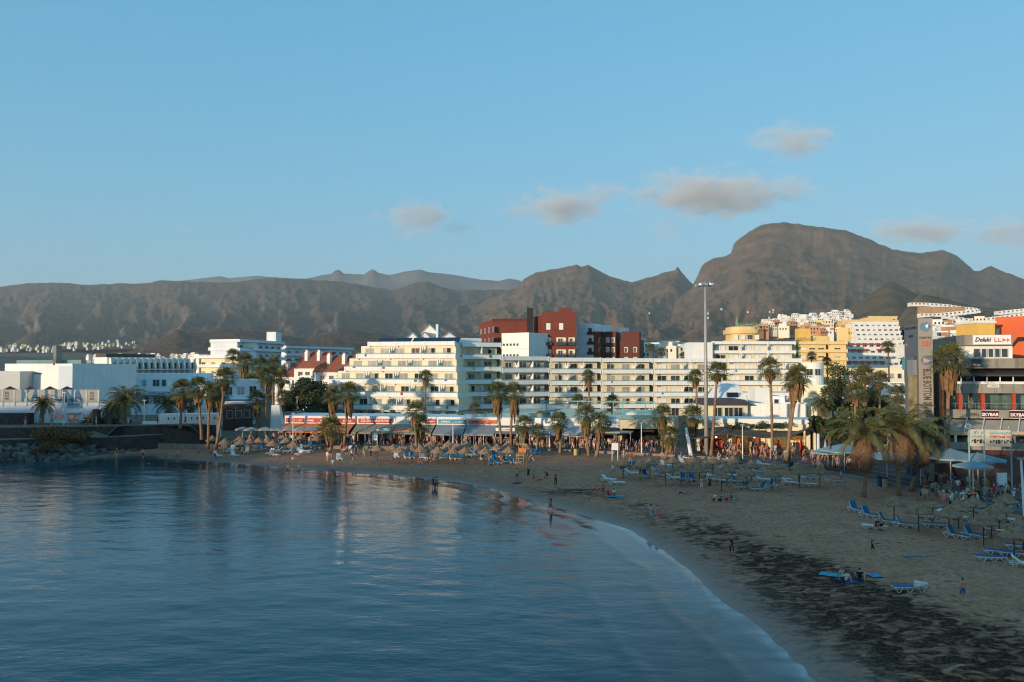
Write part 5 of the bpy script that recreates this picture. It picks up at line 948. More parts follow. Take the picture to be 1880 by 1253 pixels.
# --- unseen houses added behind the viewpoint, heights set to shade the bay
for i, (x0, x1, h_, yb) in enumerate(((-330, -262, 29, -34), (-260, -214, 30.5, -32), (-212, -190, 23.0, -32), (-188, -120, 19.4, -33), (-118, -60, 19.0, -31), (-58, 0, 22, -34), (2, 60, 19, -36))):
    A = (x1, yb); o = bld('shade_house', ['first', 'second', 'third', 'fourth', 'fifth', 'sixth', 'last'][i] + ' unseen white house added behind the viewpoint to shade the bay', A, 1.5, 'added shade houses'); m = MB().box(x0, x1, yb - 12, yb, 1.5, h_); m.build('wall', WHITE, o)
    for k in range(6): m = MB().box(x0 + .5, x1 - .5, yb + .003, yb + 1.3, 4 + 3 * k, 4.9 + 3 * k); m.build('balcony', WHITE, o)
# ================================================================== palms, trees, shrubs
TRUNK = mat('palm trunk', (.25, .155, .09), .95, .3, 2, bump=.6, bscale=9); FROND = mat('palm green', (.085, .10, .032), .6, .35, 1.2); FROND2 = mat('palm olive', (.115, .11, .035), .6, .3, 1.2); DEAD = mat('dry palm brown', (.22, .12, .055), .9, .3, 1.5); BARK = mat('tree bark', (.12, .085, .06), .95, .3, 3); LEAF = mat('dark leaves', (.04, .055, .02), .7, .45, .8); LEAF2 = mat('mid leaves', (.08, .09, .03), .7, .4, .8); BROWNB = mat('rusty scrub', (.16, .085, .032), .9, .4, 1.2)
def fan_crown(seed, n=30, rad=2.3, lo=-35, hi=85, droop=.5):
    r = random.Random(seed); mb = MB()
    for i in range(n):
        az = i * 2.399963 + r.uniform(-.2, .2); el = R(lo + (hi - lo) * ((i + .5) / n) ** 1.1); L = rad * r.uniform(.42, .58); dv = Vector((math.cos(az) * math.cos(el), math.sin(az) * math.cos(el), math.sin(el)))
        tip = dv * L + Vector((0, 0, -.12 * L)); mb.tube([(0, 0, 0), tip], [.03, .018], 3, cap=False)
        sd_ = dv.cross(Vector((0, 0, 1))); sd_ = sd_.normalized() if sd_.length > .05 else Vector((1, 0, 0)); up = sd_.cross(dv); fr_ = rad * r.uniform(.42, .6); k = 13
        for j in range(k):
            a = R(-105 + 210 * j / (k - 1)); d2 = (dv * math.cos(a) + sd_ * math.sin(a)).normalized(); q = d2.cross(up).normalized() * .06 * rad / 2; mid = tip + d2 * fr_ * .55; end = tip + d2 * fr_ + Vector((0, 0, -droop * fr_ * r.uniform(.3, .8)))
            mb.add([tip, mid - q, end, mid + q], [(0, 1, 2, 3)])
    return mb
def skirt(seed, n=70, rad=.95, h_=2.6):
    r = random.Random(seed); mb = MB()
    for i in range(n):
        az = r.uniform(0, 6.283); z0 = -r.uniform(0, h_ * .55); ln = r.uniform(.8, 1.5) * h_ * .45; w_ = r.uniform(.10, .22); d = Vector((math.cos(az), math.sin(az), 0)); s = Vector((-d.y, d.x, 0)) * w_; ro = rad * r.uniform(.45, 1) * (1 - .25 * abs(z0) / h_)
        a = Vector((0, 0, z0)) + d * .12; b = Vector((0, 0, z0 - ln * .25)) + d * ro; c_ = Vector((0, 0, z0 - ln)) + d * ro * .8; mb.add([a - s * .3, a + s * .3, b + s, b - s, c_ + s * .5, c_ - s * .5], [(0, 1, 2, 3), (3, 2, 4, 5)])
    return mb
def feather_crown(seed, n=34, L=2.8, lo=-25, hi=80, droop=1.0, leaf=.55, lw=.05, k=20, brown=0):
    r = random.Random(seed); g, b = MB(), MB()
    for i in range(n):
        az = i * 2.399963 + r.uniform(-.25, .25); t = (i + .5) / n; el = R(lo + (hi - lo) * t); ln = L * r.uniform(.85, 1.12); mb = b if t < brown else g; d = Vector((math.cos(az), math.sin(az), 0)); pts = []
        for j in range(9):
            s = j / 8; e = el - droop * s * s * R(95); pts.append((pts[-1] if pts else Vector((0, 0, 0))) + (d * math.cos(e) + Vector((0, 0, math.sin(e)))) * (ln / 8 if j else 0))
        mb.tube(pts, [.05 - .005 * j for j in range(9)], 4, cap=False); sd_ = Vector((-d.y, d.x, 0))
        for j in range(2, k):
            s = j / k * 8; i0 = min(int(s), 7); p = pts[i0].lerp(pts[i0 + 1], s - i0); tg = (pts[i0 + 1] - pts[i0]).normalized(); lf = leaf * (math.sin(math.pi * min(.98, .18 + .8 * j / k)) ** .6)
            for sg in (-1, 1):
                e = p + (sd_ * sg * .75 + tg * .5).normalized() * lf + Vector((0, 0, -lf * r.uniform(.25, .7))); q = tg * lw; mb.add([p - q * .6, p + q * .6, p.lerp(e, .55) + q, e, p.lerp(e, .55) - q], [(0, 1, 2, 3, 4)])
    return g, b
CROWN = [fan_crown(i).mesh('crown', FROND if i % 2 else FROND2) for i in range(3)]; SKIRT = [skirt(i + 9).mesh('skirt', DEAD) for i in range(2)]; DATE = [feather_crown(i + 3, 44, 3.0, -30, 82)[0].mesh('crown', FROND2) for i in range(2)]
def trunk(mb, p0, p1, r0, r1, bend=0.0):
    p0, p1 = Vector(p0), Vector(p1); k = 9; pts = []
    for i in range(k): t = i / (k - 1); pts.append(p0.lerp(p1, t) + Vector((bend * math.sin(t * math.pi), 0, 0)))
    return mb.tube(pts, [(r0 + (r1 - r0) * (i / (k - 1)) ** .6) * (1.25 if i == 0 else 1) for i in range(k)], 8)
def palm(label, cu, cv, bu, bv, d=None, kind='fan', sc_=1.0, sk=True, group=None, zb=None, name=None):
    if d is None: b = onsand(bu, bv) if zb is None else gp(bu, bv, zb)
    else: b = Vector((*P(bu, d), land_zf(bu, d) if zb is None else zb))
    top = pt(cu, cv, b.y); t = thing(name or {'fan': 'fan_palm', 'date': 'date_palm'}[kind], label, 'palm', b, group=group); h_ = top - b
    trunk(MB(), (0, 0, -.3), h_, .26 if kind == 'fan' else .42, .17 if kind == 'fan' else .38, rng.uniform(-.25, .25)).build('trunk', TRUNK, t, loc=(0, 0, 0), smooth=True)
    o = link('crown', rng.choice(CROWN if kind == 'fan' else DATE), t, h_, rng.uniform(0, 6.28), sc_)
    if sk and kind == 'fan': link('skirt', rng.choice(SKIRT), t, h_ - Vector((0, 0, .1)), rng.uniform(0, 6.28), (sc_, sc_, sc_ * (sk if isinstance(sk, float) else 1.0)))
    return t
def land_zf(u, d): return float(land_z(np.array(float(u)), np.array(float(d))))
PL = [  # crown u,v, base u,v, distance, scale, skirt, label
 (334, 716, 332, 817, 136, 1.1, 1.2, 'fan palm leftmost of the tall group by the ramp'), (365, 712, 372, 818, 135, 1.1, 1.0, 'second fan palm of the tall group by the ramp'), (386, 722, 384, 819, 134, 1.0, 1.0, 'shorter middle fan palm of the group by the ramp'), (412, 694, 398, 820, 133, 1.05, .7, 'tallest leaning fan palm of the group by the ramp'), (404, 722, 404, 815, 137, 1.0, 1.0, 'fan palm with brown skirt at the end of the ramp group'), (350, 742, 352, 800, 150, .9, .8, 'small fan palm before the kiosk wall'),
 (428, 654, 428, 760, 215, 1.2, .3, 'slender tall palm before the pale yellow hotel'), (449, 664, 449, 770, 205, 1.35, 1.4, 'brown-skirted palm before the grey hotel wing'), (478, 672, 478, 770, 200, 1.3, 1.5, 'shaggy palm before the grey hotel wing'), (492, 690, 491, 806, 150, 1.15, 1.2, 'tall palm rising beside the orange awning restaurant'), (515, 693, 518, 790, 165, 1.1, .8, 'slim palm before the red roofed villas'), (472, 735, 472, 808, 146, 1.05, 1.2, 'stocky palm at the first shop umbrellas'), (519, 728, 520, 790, 160, .85, 1.2, 'low palm beside the dark tree'), (462, 700, 462, 780, 190, 1.2, 1.3, 'palm hidden among the tall palms before the villas'), (502, 668, 502, 770, 230, 1.3, 1.0, 'distant palm above the villa roofs'),
 (611, 728, 616, 812, 137, 1.0, 1.3, 'thinner of two palms with brown skirts at the hotel end'), (640, 722, 632, 814, 136, 1.1, 1.3, 'broader of two palms with brown skirts at the hotel end'), (607, 786, 605, 822, 131, 1.25, .9, 'squat three-stemmed palm on the sand before the pub'), (782, 692, 779, 765, 163, .85, .8, 'lone slim palm standing before the hotel balconies'), (763, 756, 765, 820, 131, 1.05, 1.0, 'bushy palm before the massage shop'), (772, 780, 774, 820, 132, 1.0, 1.0, 'lower bushy palm beside the massage shop palm'),
 (913, 720, 922, 815, 133, 1.05, 1.5, 'tall palm with long brown skirt, first of a pair'), (944, 722, 938, 815, 133, 1.05, 1.5, 'tall palm with long brown skirt, second of a pair'), (963, 780, 961, 826, 130, .9, .9, 'short palm before the grey restaurant awning'), (988, 792, 990, 824, 130, .72, .7, 'smallest palm beside the restaurant steps'), (1026, 775, 1027, 832, 126, .95, 1.0, 'medium palm behind the lifeguard chair'), (1080, 692, 1081, 760, 165, .9, .9, 'slim palm rising from the hotel terrace'), (1062, 735, 1062, 770, 158, .75, .5, 'terrace palm with golden fronds'), (1124, 738, 1123, 772, 158, .85, .4, 'terrace palm beside the teal pergola'), (872, 750, 872, 775, 155, .7, .2, 'low palm on the hotel terrace corner'),
 (1076, 762, 1081, 838, 123, 1.0, 1.2, 'broad brown-skirted palm before the clothes shop'), (1101, 775, 1094, 840, 122, .95, 1.1, 'palm paired with the broad one before the clothes shop'), (1216, 762, 1214, 825, 126, 1.0, 1.1, 'palm before the covered entrance'), (1230, 800, 1220, 842, 119, .95, .9, 'short spreading palm before the sail shops'), (1272, 764, 1273, 832, 124, 1.0, 1.2, 'twin-trunked palm beside the high mast'), (1277, 692, 1279, 780, 150, .85, .9, 'palm behind the high mast'), (1317, 683, 1304, 838, 121, .92, .6, 'tall leaning palm just past the high mast'), (1413, 676, 1416, 845, 116, .98, .7, 'straight tall palm before the white terraces'), (1466, 690, 1441, 852, 112, 1.0, 1.2, 'tall leaning palm, first before the sail canopy mast'), (1458, 700, 1446, 848, 114, .95, 1.2, 'tall leaning palm, second before the sail canopy mast'),
 (1588, 690, 1590, 785, 125, 1.0, .5, 'palm above the cafe terraces'), (1615, 700, 1618, 790, 122, .9, .5, 'palm beside the lift tower bridge'), (1630, 637, 1630, 720, 185, .9, .5, 'slim distant palm left of the lift tower'), (1572, 722, 1560, 800, 118, .95, .7, 'low palm among the cafe trees'), (1648, 725, 1650, 790, 108, .8, .5, 'palm at the foot of the lift tower'), (1490, 655, 1490, 690, 240, .9, .3, 'small palm before the yellow hotel'), (1518, 665, 1518, 700, 230, .9, .3, 'palm beside the tall cypress'), (1194, 640, 1194, 662, 240, .9, .1, 'first roof garden palm above the hotel'), (1213, 647, 1213, 664, 238, .9, .1, 'second roof garden palm above the hotel'), (1255, 655, 1255, 668, 230, .8, .1, 'third roof garden palm above the hotel')]
for cu, cv, bu, bv, d, s_, sk, lab in PL: palm(lab, cu, cv, bu, bv, d, 'fan', s_, sk, 'fan palms along the bay', zb=None if d < 200 else 3)
palm('tall shaggy palm in front of the concrete centre', 1743, 662, 1745, 888, None, 'fan', 1.15, 1.3, 'fan palms along the bay', zb=PZ)
palm('big spreading date palm behind the walkway', 231, 735, 231, 795, 142, 'date', 1.35, False, zb=4.3); palm('small date palm before the lettered fence', 79, 742, 77, 772, 141, 'date', .85, False, zb=4.4); palm('dark date palm beside the kiosk', 308, 742, 308, 775, 148, 'date', 1.05, False, zb=4.4); palm('low date palm at the gate piers', 205, 752, 205, 782, 143, 'date', .9, False, zb=4.4); palm('date palm on the white terrace corner', 1510, 742, 1510, 775, 134, 'date', .95, False, zb=4.5)
# two big coconut palms on the near sand
def coconut(label, cu, cv, bu, bv, seed, L, bend, lean2=None):
    b = onsand(bu, bv); top = pt(cu, cv, b.y); t = thing('coconut_palm', label, 'palm', b, group='coconut palms on the sand'); h_ = top - b
    trunk(MB(), (0, 0, -.2), h_, .26, .17, bend).build('trunk', TRUNK, t, loc=(0, 0, 0), smooth=True); g, br = feather_crown(seed, 28, L, -62, 78, 1.0, .85, .04, 44, .36)
    g.build('crown', FROND2, t, loc=h_); br.build('dry_fronds', DEAD, t, loc=h_)
    m = MB()
    for i in range(9): m.ball((h_.x + .3 * math.cos(i * 2.4), h_.y + .3 * math.sin(i * 2.4), h_.z - .25 - .06 * (i % 3)), .15, 6)
    m.build('coconuts', mat('coconut husk', (.12, .11, .04)), t, loc=(0, 0, 0), smooth=True)
coconut('coconut palm with drooping brown fronds, first on the near sand', 1588, 797, 1585, 913, 5, 4.3, .2); coconut('larger coconut palm with brown fronds before the lift tower', 1657, 782, 1651, 910, 8, 5.0, -.3); coconut('leaning coconut palm behind the larger one', 1692, 800, 1669, 902, 11, 3.8, .3)

def crown_mesh(seed, n, rx, ry, rz_, leaf=.28, lob=9):
    r = random.Random(seed); mb = MB(); lobes = [(Vector((r.uniform(-.62, .62) * rx, r.uniform(-.62, .62) * ry, r.uniform(-.5, .6) * rz_)), r.uniform(.34, .55)) for _ in range(lob)]
    for i in range(n):
        c, q = lobes[r.randrange(lob)]; d = Vector((r.gauss(0, 1), r.gauss(0, 1), r.gauss(0, 1))).normalized() * (r.random() ** .35); p = c + Vector((d.x * rx, d.y * ry, d.z * rz_)) * q
        a = Vector((r.gauss(0, 1), r.gauss(0, 1), r.gauss(0, .6))).normalized(); b = a.cross(Vector((r.gauss(0, 1), r.gauss(0, 1), r.gauss(0, 1)))).normalized(); s = leaf * r.uniform(.6, 1.3)
        mb.add([p - a * s, p - b * s * .5, p + a * s, p + b * s * .5], [(0, 1, 2, 3)])
    return mb
def tree(label, u, v, d, rx, rz_, m, n=2600, name='leafy_tree', leaf=.3, zb=None, group=None, cat='tree'):
    c = pt(u, v, d); z = land_zf(u, d) if zb is None else zb; t = thing(name, label, cat, (c.x, c.y, z), group=group); mb = MB()
    if c.z - z > 1:
        mb.tube([(0, 0, -.2), (.1, 0, (c.z - z) * .6), (.0, .1, c.z - z)], [.3, .22, .1], 7)
        for a in range(4): q = a * 1.6; mb.tube([(.08, 0, (c.z - z) * .5), (rx * .5 * math.cos(q), rx * .5 * math.sin(q), c.z - z + rz_ * .2)], [.14, .04], 5)
        mb.build('trunk', BARK, t, loc=(0, 0, 0))
    crown_mesh(int(u * 7 + v), n, rx, rx * .9, rz_, leaf).build('crown', m, t, loc=(0, 0, c.z - z)); return t
tree('big dark tree beside the terraced hotel', 565, 722, 178, 5.2, 3.8, LEAF, 5200); tree('dark tree crown behind the slanted white wedge', 590, 745, 174, 4.6, 4.0, LEAF, 4200); tree('dark tree beneath the red roofed villas', 535, 745, 180, 4.0, 3.4, LEAF, 3200); tree('dense low tree behind the shop end', 555, 765, 170, 4.2, 2.4, LEAF, 3000)
tree('round dark bush beside the sail canopy mast', 1522, 783, 117, 2.6, 2.5, LEAF, 3200, zb=PZ); tree('open brown-leaved tree before the white flats', 1558, 690, 150, 4.2, 3.4, LEAF2, 1500, leaf=.22); tree('green tree cluster above the cafes', 1600, 745, 128, 3.0, 2.2, LEAF2, 1500); tree('leafy tree left of the lift tower', 1570, 768, 122, 2.4, 2.0, LEAF2, 1300); tree('shady tree at the lift tower base', 1640, 775, 112, 2.4, 2.0, LEAF2, 1500); tree('tree on the slope behind the cafes', 1622, 728, 160, 3.4, 2.0, LEAF2, 1400); tree('low tree by the slope road', 1545, 735, 140, 3.0, 2.2, LEAF, 1800); tree('tree hiding the wall beside the round tower', 1528, 715, 165, 3.0, 2.6, LEAF2, 1700)
tree('dark shrubs below the concrete annexe', 1730, 690, 112, 3.2, 2.0, LEAF, 1800, cat='shrub', name='shrub'); tree('rusty tamarisk bush on the breakwater wall', 100, 797, 132.5, 4.6, 1.6, BROWNB, 3600, leaf=.2, name='tamarisk_bush', zb=2.6, cat='bush'); tree('smaller rusty tamarisk bush among the wall stones', 140, 803, 131.5, 2.4, 1.1, BROWNB, 1500, leaf=.18, name='tamarisk_bush', zb=2.4, cat='bush'); tree('rusty scrub growing on the rock armour', 85, 822, 126.5, 2.2, .9, BROWNB, 1300, leaf=.16, name='tamarisk_bush', zb=1.4, cat='bush')
tree('dark garden shrubs behind the gate piers', 215, 782, 145, 4.5, 1.7, LEAF, 2200, name='shrub', zb=4.3, cat='shrub'); tree('planting at the foot of the kiosk palm', 290, 790, 150, 3.5, 1.4, LEAF, 1500, name='shrub', zb=4.2, cat='shrub')
for i, (u, v, d) in enumerate(((845, 766, 147), (1008, 762, 143), (905, 765, 145), (1390, 782, 124), (1430, 781, 123), (1350, 783, 125))): tree(['clipped shrub on the terrace over the blue signs', 'terrace shrub over the pale signs', 'terrace shrub over the orange signs', 'first planter hedge above the sails', 'second planter hedge above the sails', 'third planter hedge above the sails'][i], u, v, d, 1.5, .6, LEAF, 500, leaf=.16, name='shrub', zb=5.7, cat='shrub')
def cypress():
    c = pt(1542, 700, 150); z = land_zf(1542, 150); t = thing('norfolk_pine', 'tall narrow dark conifer beside the round tower', 'tree', (c.x, c.y, z)); MB().tube([(0, 0, 0), (0, 0, 11.2)], [.25, .03], 6).build('trunk', BARK, t, loc=(0, 0, 0)); r = random.Random(2); m = MB()
    for i in range(1700):
        k = r.random() ** .8; z1 = 2.5 + 8.8 * k; rr = 1.9 * (1 - k) + .1; a = r.uniform(0, 6.28); q = rr * r.random() ** .5; p = Vector((q * math.cos(a), q * math.sin(a), z1 - q * .3)); d = Vector((math.cos(a), math.sin(a), -.3)) * .28; s = Vector((-math.sin(a), math.cos(a), 0)) * .12; m.add([p - d, p - s, p + d, p + s], [(0, 1, 2, 3)])
    m.build('crown', LEAF, t, loc=(0, 0, 0))
cypress()

# ================================================================== beach furniture
BLUE = mat('blue sling cloth', (.006, .115, .25), .75, .12, 2); THATCH = mat('grey thatch', (.30, .175, .105), .95, .4, 3, bump=.8, bscale=14); GREENP = mat('green pole', (.012, .05, .028), .6, .1, 2); PLASTIC = mat('white plastic', (.72, .70, .66), .5, .06, 2); TIMBER = mat('pine timber', (.48, .27, .10), .8, .2, 3)
def lounger_meshes(up):
    f = MB()
    for s in (-.31, .31):
        f.tube([(s, -.95, .30), (s, .98, .30)], .028, 5); y = -.95
        for a, b, c in ((-.95, -.72, -.5), (-.3, -.05, .2), (.45, .7, .97)): f.tube([(s, a, .29), (s, (a + b) / 2 + .02, 0.02), (s, b - .02 + .06, .02), (s, c, .29)], .026, 5)
    for y in (-.95, -.1, .98): f.tube([(-.31, y, .30), (.31, y, .30)], .026, 5)
    seat = MB().box(-.29, .29, -.93, .32, .315, .345); b = MB(); a = R(up); n = Vector((0, math.cos(a), math.sin(a))); o = Vector((0, -math.sin(a), math.cos(a))) * .03; p0 = Vector((0, .33, .33)); p1 = p0 + n * .68; x = Vector((.29, 0, 0))
    b.hexa([p0 - x, p0 + x, p1 + x, p1 - x, p0 - x + o, p0 + x + o, p1 + x + o, p1 - x + o]); fb = MB(); fb.tube([p0 - x * 1.08 - o, p1 - x * 1.08 - o], .022, 5); fb.tube([p0 + x * 1.08 - o, p1 + x * 1.08 - o], .022, 5)
    if up > 10: fb.tube([p0 - x + n * .45 - o, (-.29, .8, .3)], .016, 4); fb.tube([p0 + x + n * .45 - o, (.29, .8, .3)], .016, 4)
    return f.mesh('frame', PLASTIC), seat.mesh('seat', BLUE), b.mesh('backrest', BLUE), fb.mesh('back_frame', PLASTIC), seat.mesh('seat', PLASTIC), b.mesh('backrest', PLASTIC)
LM_ = {up: lounger_meshes(up) for up in (4, 38, 62)}
def lounger(u, v, ang, up, col, label, group):
    p = onsand(u, v); t = thing('sun_lounger', label, 'sun lounger', p, R(ang), group); f, s, b, fb, s2, b2 = LM_[up]; link('frame', f, t); link('seat', s if col == 'b' else s2, t); link('backrest', b if col == 'b' else b2, t); link('back_frame', fb, t); return t
def thatch_mesh(seed, flat=1.0):
    r = random.Random(seed); mb = MB(); n = 22; prof = [(0, 2.42), (.12, 2.36), (.45, 2.08), (.8, 1.82), (1.05, 1.66)]; vs = []; fs = []
    for i, (q, z) in enumerate(prof):
        for j in range(n): a = 6.2832 * j / n; k = 1 + (r.uniform(-.06, .08) if i > 1 else 0); vs.append((q * k * math.cos(a), q * k * math.sin(a), 1.7 + (z - 1.7) * flat + (r.uniform(-.07, .06) if i == 4 else r.uniform(-.02, .02))))
    for i in range(4):
        for j in range(n): fs.append((i * n + j, i * n + (j + 1) % n, (i + 1) * n + (j + 1) % n, (i + 1) * n + j))
    mb.add(vs, fs); mb.add([(x * .97, y * .97, z - .10) for x, y, z in vs], [f[::-1] for f in fs])
    for j in range(n): a, b = 4 * n + j, 4 * n + (j + 1) % n; o = len(vs); mb.add([vs[a], vs[b], (vs[b][0] * .97, vs[b][1] * .97, vs[b][2] - .1), (vs[a][0] * .97, vs[a][1] * .97, vs[a][2] - .1)], [(0, 3, 2, 1)])
    for j in range(46): a = r.uniform(0, 6.28); q = r.uniform(.95, 1.06); z = 1.7 + (1.66 - 1.7) * flat; mb.add([(q * math.cos(a), q * math.sin(a), z), (q * math.cos(a + .07), q * math.sin(a + .07), z), (q * 1.06 * math.cos(a + .03), q * 1.06 * math.sin(a + .03), z - r.uniform(.06, .16))], [(0, 1, 2)])
    return mb.mesh('thatch', THATCH)
TH = [thatch_mesh(i) for i in range(4)] + [thatch_mesh(9, .55)]; POLE = MB().tube([(0, 0, -.2), (0, 0, 2.2)], .045, 7).mesh('pole', GREENP); CAPM = MB().ball((0, 0, 2.4), (.09, .09, .12), 6).mesh('tip', THATCH)
def parasol(u, v, label, group, flat=False, sc_=1.0, rows=None):
    z = .9
    if rows: label = label % ('back' if v < rows[0] else 'middle' if v < rows[1] else 'front')
    for _ in range(5): p = gp(u, v, z + 2.42 * sc_); z = gz(p.x, p.y)
    t = thing('thatched_parasol', label, 'parasol', (p.x, p.y, z), rng.uniform(0, 6), group); link('pole', POLE, t, scale=sc_); link('thatch', TH[4] if flat else TH[rng.randrange(4)], t, scale=sc_); link('tip', CAPM, t, scale=sc_)
for u, v in ((390, 800), (413, 805), (440, 801), (443, 805), (459, 804), (475, 803), (491, 802), (501, 808), (520, 798), (526, 803), (539, 809), (552, 799), (584, 799)): parasol(u, v, 'thatched parasol in the %s line before the orange awning restaurant', 'thatched parasols before the orange awnings', rows=(801, 804.5))
for u, v in ((693, 816), (722, 816), (734, 820), (756, 817), (773, 818), (791, 809), (787, 816), (804, 820), (824, 809), (823, 817), (832, 821), (840, 813), (857, 810), (853, 821), (874, 815), (894, 812), (891, 821), (913, 815), (931, 812), (934, 820), (967, 815)): parasol(u, v, 'thatched parasol in the %s line of the crowded rows before the ' + ('pub and massage shop' if u < 790 else 'blue sign shop' if u < 862 else 'white-framed shop'), 'thatched parasols of the middle rows', rows=(814, 818.5))
for u, v in ((1144, 842), (1175, 845), (1193, 840), (1222, 853), (1235, 838), (1250, 850), (1272, 837), (1265, 853), (1284, 853), (1295, 845), (1309, 838), (1324, 862), (1334, 853), (1342, 846), (1345, 837), (1371, 858), (1379, 845), (1417, 860), (1423, 847), (1468, 856), (1466, 849), (1505, 855)): parasol(u, v, 'thatched parasol in the %s line ' + ('before the covered entrance' if u < 1245 else 'around the high mast' if u < 1330 else 'before the lit souvenir shops' if u < 1400 else 'before the leaning palms'), 'thatched parasols before the sail shops', rows=(843, 851))
NEAR = [(1641, 909, 'lone thatched parasol nearest the coconut palms'), (1686, 922, 'thatched parasol before the dark flat parasol'), (1712, 912, 'dark flat thatched parasol'), (1742, 928, 'wide thatched parasol right of the flat one'), (1759, 918, 'thatched parasol behind the wide one'), (1787, 911, 'thatched parasol below the beach entrance crowd'), (1805, 942, 'nearest large thatched parasol with green pole over a sunbather'), (1834, 920, 'thatched parasol behind the large near one'), (1847, 905, 'thatched parasol beneath the white notice board'), (1820, 932, 'thatched parasol overlapping the large near one'), (1861, 964, 'thatched parasol lowest at the picture edge'), (1878, 950, 'thatched parasol cut by the picture edge')]
for i, (u, v, l) in enumerate(NEAR): parasol(u, v, l, 'near thatched parasols', i == 2)
LG1 = [(394, 820), (404, 813), (413, 815), (420, 822), (434, 818), (438, 825), (447, 824), (455, 820), (470, 819), (473, 828), (485, 826), (496, 819), (499, 823), (507, 823), (516, 830), (530, 824), (532, 829), (556, 823), (566, 823), (573, 829), (583, 821), (548, 829), (425, 827), (430, 823)]
for i, (u, v) in enumerate(LG1): c = 'w' if i in (2, 3, 4, 7, 11, 12, 21, 22, 23) else 'b'; lounger(u, v, rng.uniform(-25, 25), rng.choice((38, 62)), c, ('empty white lounger frame' if c == 'w' else 'blue raised sun lounger') + ' near the ramp palms, ' + ('back' if v < 821 else 'front') + ' line ' + ('beside the palms' if u < 460 else 'below the grey umbrellas' if u < 520 else 'toward the squat palm'), 'loungers near the ramp palms')
LG2 = [(638, 828, 'w'), (623, 845, 'w'), (723, 830, 'b'), (732, 830, 'b'), (747, 842, 'b'), (756, 842, 'b'), (784, 828, 'b'), (796, 840, 'b'), (815, 842, 'b'), (842, 826, 'b'), (830, 844, 'b'), (843, 844, 'b'), (887, 845, 'b'), (890, 837, 'b'), (902, 853, 'b'), (906, 837, 'b'), (906, 844, 'b'), (914, 852, 'b'), (926, 850, 'b'), (940, 851, 'b'), (949, 852, 'b'), (976, 836, 'b'), (987, 833, 'b'), (860, 838, 'w'), (868, 834, 'w'), (728, 841, 'w'), (806, 834, 'w'), (880, 832, 'w')]
for u, v, c in LG2: lounger(u, v, rng.uniform(-25, 25), rng.choice((38, 62, 62)), c, ('empty white lounger frame' if c == 'w' else 'blue raised sun lounger') + ' of the middle rows, ' + ('back' if v < 838 else 'front') + ' line ' + ('below the pub' if u < 770 else 'below the blue signs' if u < 870 else 'beside the lifeguard chair'), 'loungers of the middle rows')
LG3 = [(1147, 866, 'b', 0), (1166, 860, 'b', 10), (1186, 877, 'b', 20), (1184, 861, 'b', 5), (1210, 865, 'b', 60), (1217, 875, 'b', 50), (1238, 881, 'w', 80), (1254, 882, 'b', -8), (1272, 883, 'b', 0), (1300, 876, 'w', 20), (1310, 884, 'w', 70), (1325, 885, 'w', 0), (1354, 887, 'b', 60), (1363, 897, 'b', -70), (1394, 901, 'b', -75), (1410, 895, 'b', -80), (1392, 868, 'b', 20), (1400, 884, 'w', 60), (1437, 884, 'w', 80), (1450, 890, 'w', 60), (1487, 880, 'b', 70), (1483, 893, 'w', 80), (1132, 890, 'w', 85), (1118, 884, 'w', 60), (1531, 886, 'b', 70), (1340, 876, 'w', 40), (1160, 872, 'w', 70)]
for u, v, c, a in LG3: lounger(u, v, a, rng.choice((38, 62)) if c == 'b' else 38, c, ('empty white lounger frame' if c == 'w' else 'blue sun lounger') + ' before the sail shops, ' + ('back' if v < 875 else 'front') + ' line ' + ('below the covered entrance' if u < 1230 else 'below the high mast' if u < 1345 else 'below the souvenir shops' if u < 1430 else 'by the leaning palms'), 'loungers before the sail shops')
LG4 = [(1573, 940, 'b', 14, 62, 'blue lounger standing apart nearest the coconut palms'), (1597, 950, 'b', 20, 62, 'blue lounger second from the coconut palms'), (1606, 972, 'w', 70, 4, 'white lounger with two people sitting on it'), (1630, 962, 'b', 55, 62, 'blue lounger behind the long pair'), (1662, 968, 'b', 58, 62, 'blue lounger with raised back below the lone parasol'), (1700, 952, 'b', 55, 38, 'blue lounger under the dark flat parasol'), (1716, 968, 'b', 80, 4, 'flat blue lounger below the dark flat parasol'), (1757, 988, 'b', 32, 62, 'first of two parallel raised blue loungers'), (1789, 988, 'b', 28, 62, 'second of two parallel raised blue loungers'), (1797, 942, 'b', 60, 38, 'blue lounger half hidden behind parasols'), (1822, 980, 'w', 70, 38, 'white lounger with sunbather in pink'), (1840, 958, 'w', 60, 38, 'white lounger frame behind the large near parasol'), (1820, 1030, 'b', 84, 4, 'foremost of three flat blue loungers at the edge'), (1834, 1018, 'b', 80, 4, 'middle of three flat blue loungers at the edge'), (1862, 1022, 'b', 72, 4, 'last of three flat blue loungers at the edge'), (1872, 1008, 'b', 76, 4, 'blue lounger beyond the three flat ones'), (1668, 1086, 'b', -88, 4, 'lone flat blue lounger with white towel bundle'), (1884, 1042, 'w', 60, 38, 'white lounger cut by the picture edge'), (1874, 992, 'w', 60, 38, 'white lounger below the lowest parasol'), (1876, 938, 'b', 40, 62, 'blue lounger at the picture edge under the notice board'), (1738, 952, 'w', 20, 38, 'first white lounger end beneath the wide parasol'), (1756, 953, 'w', 20, 38, 'second white lounger end beneath the wide parasol')]
for u, v, c, a, up, l in LG4: lounger(u, v, a, up, c, l, 'near sun loungers')
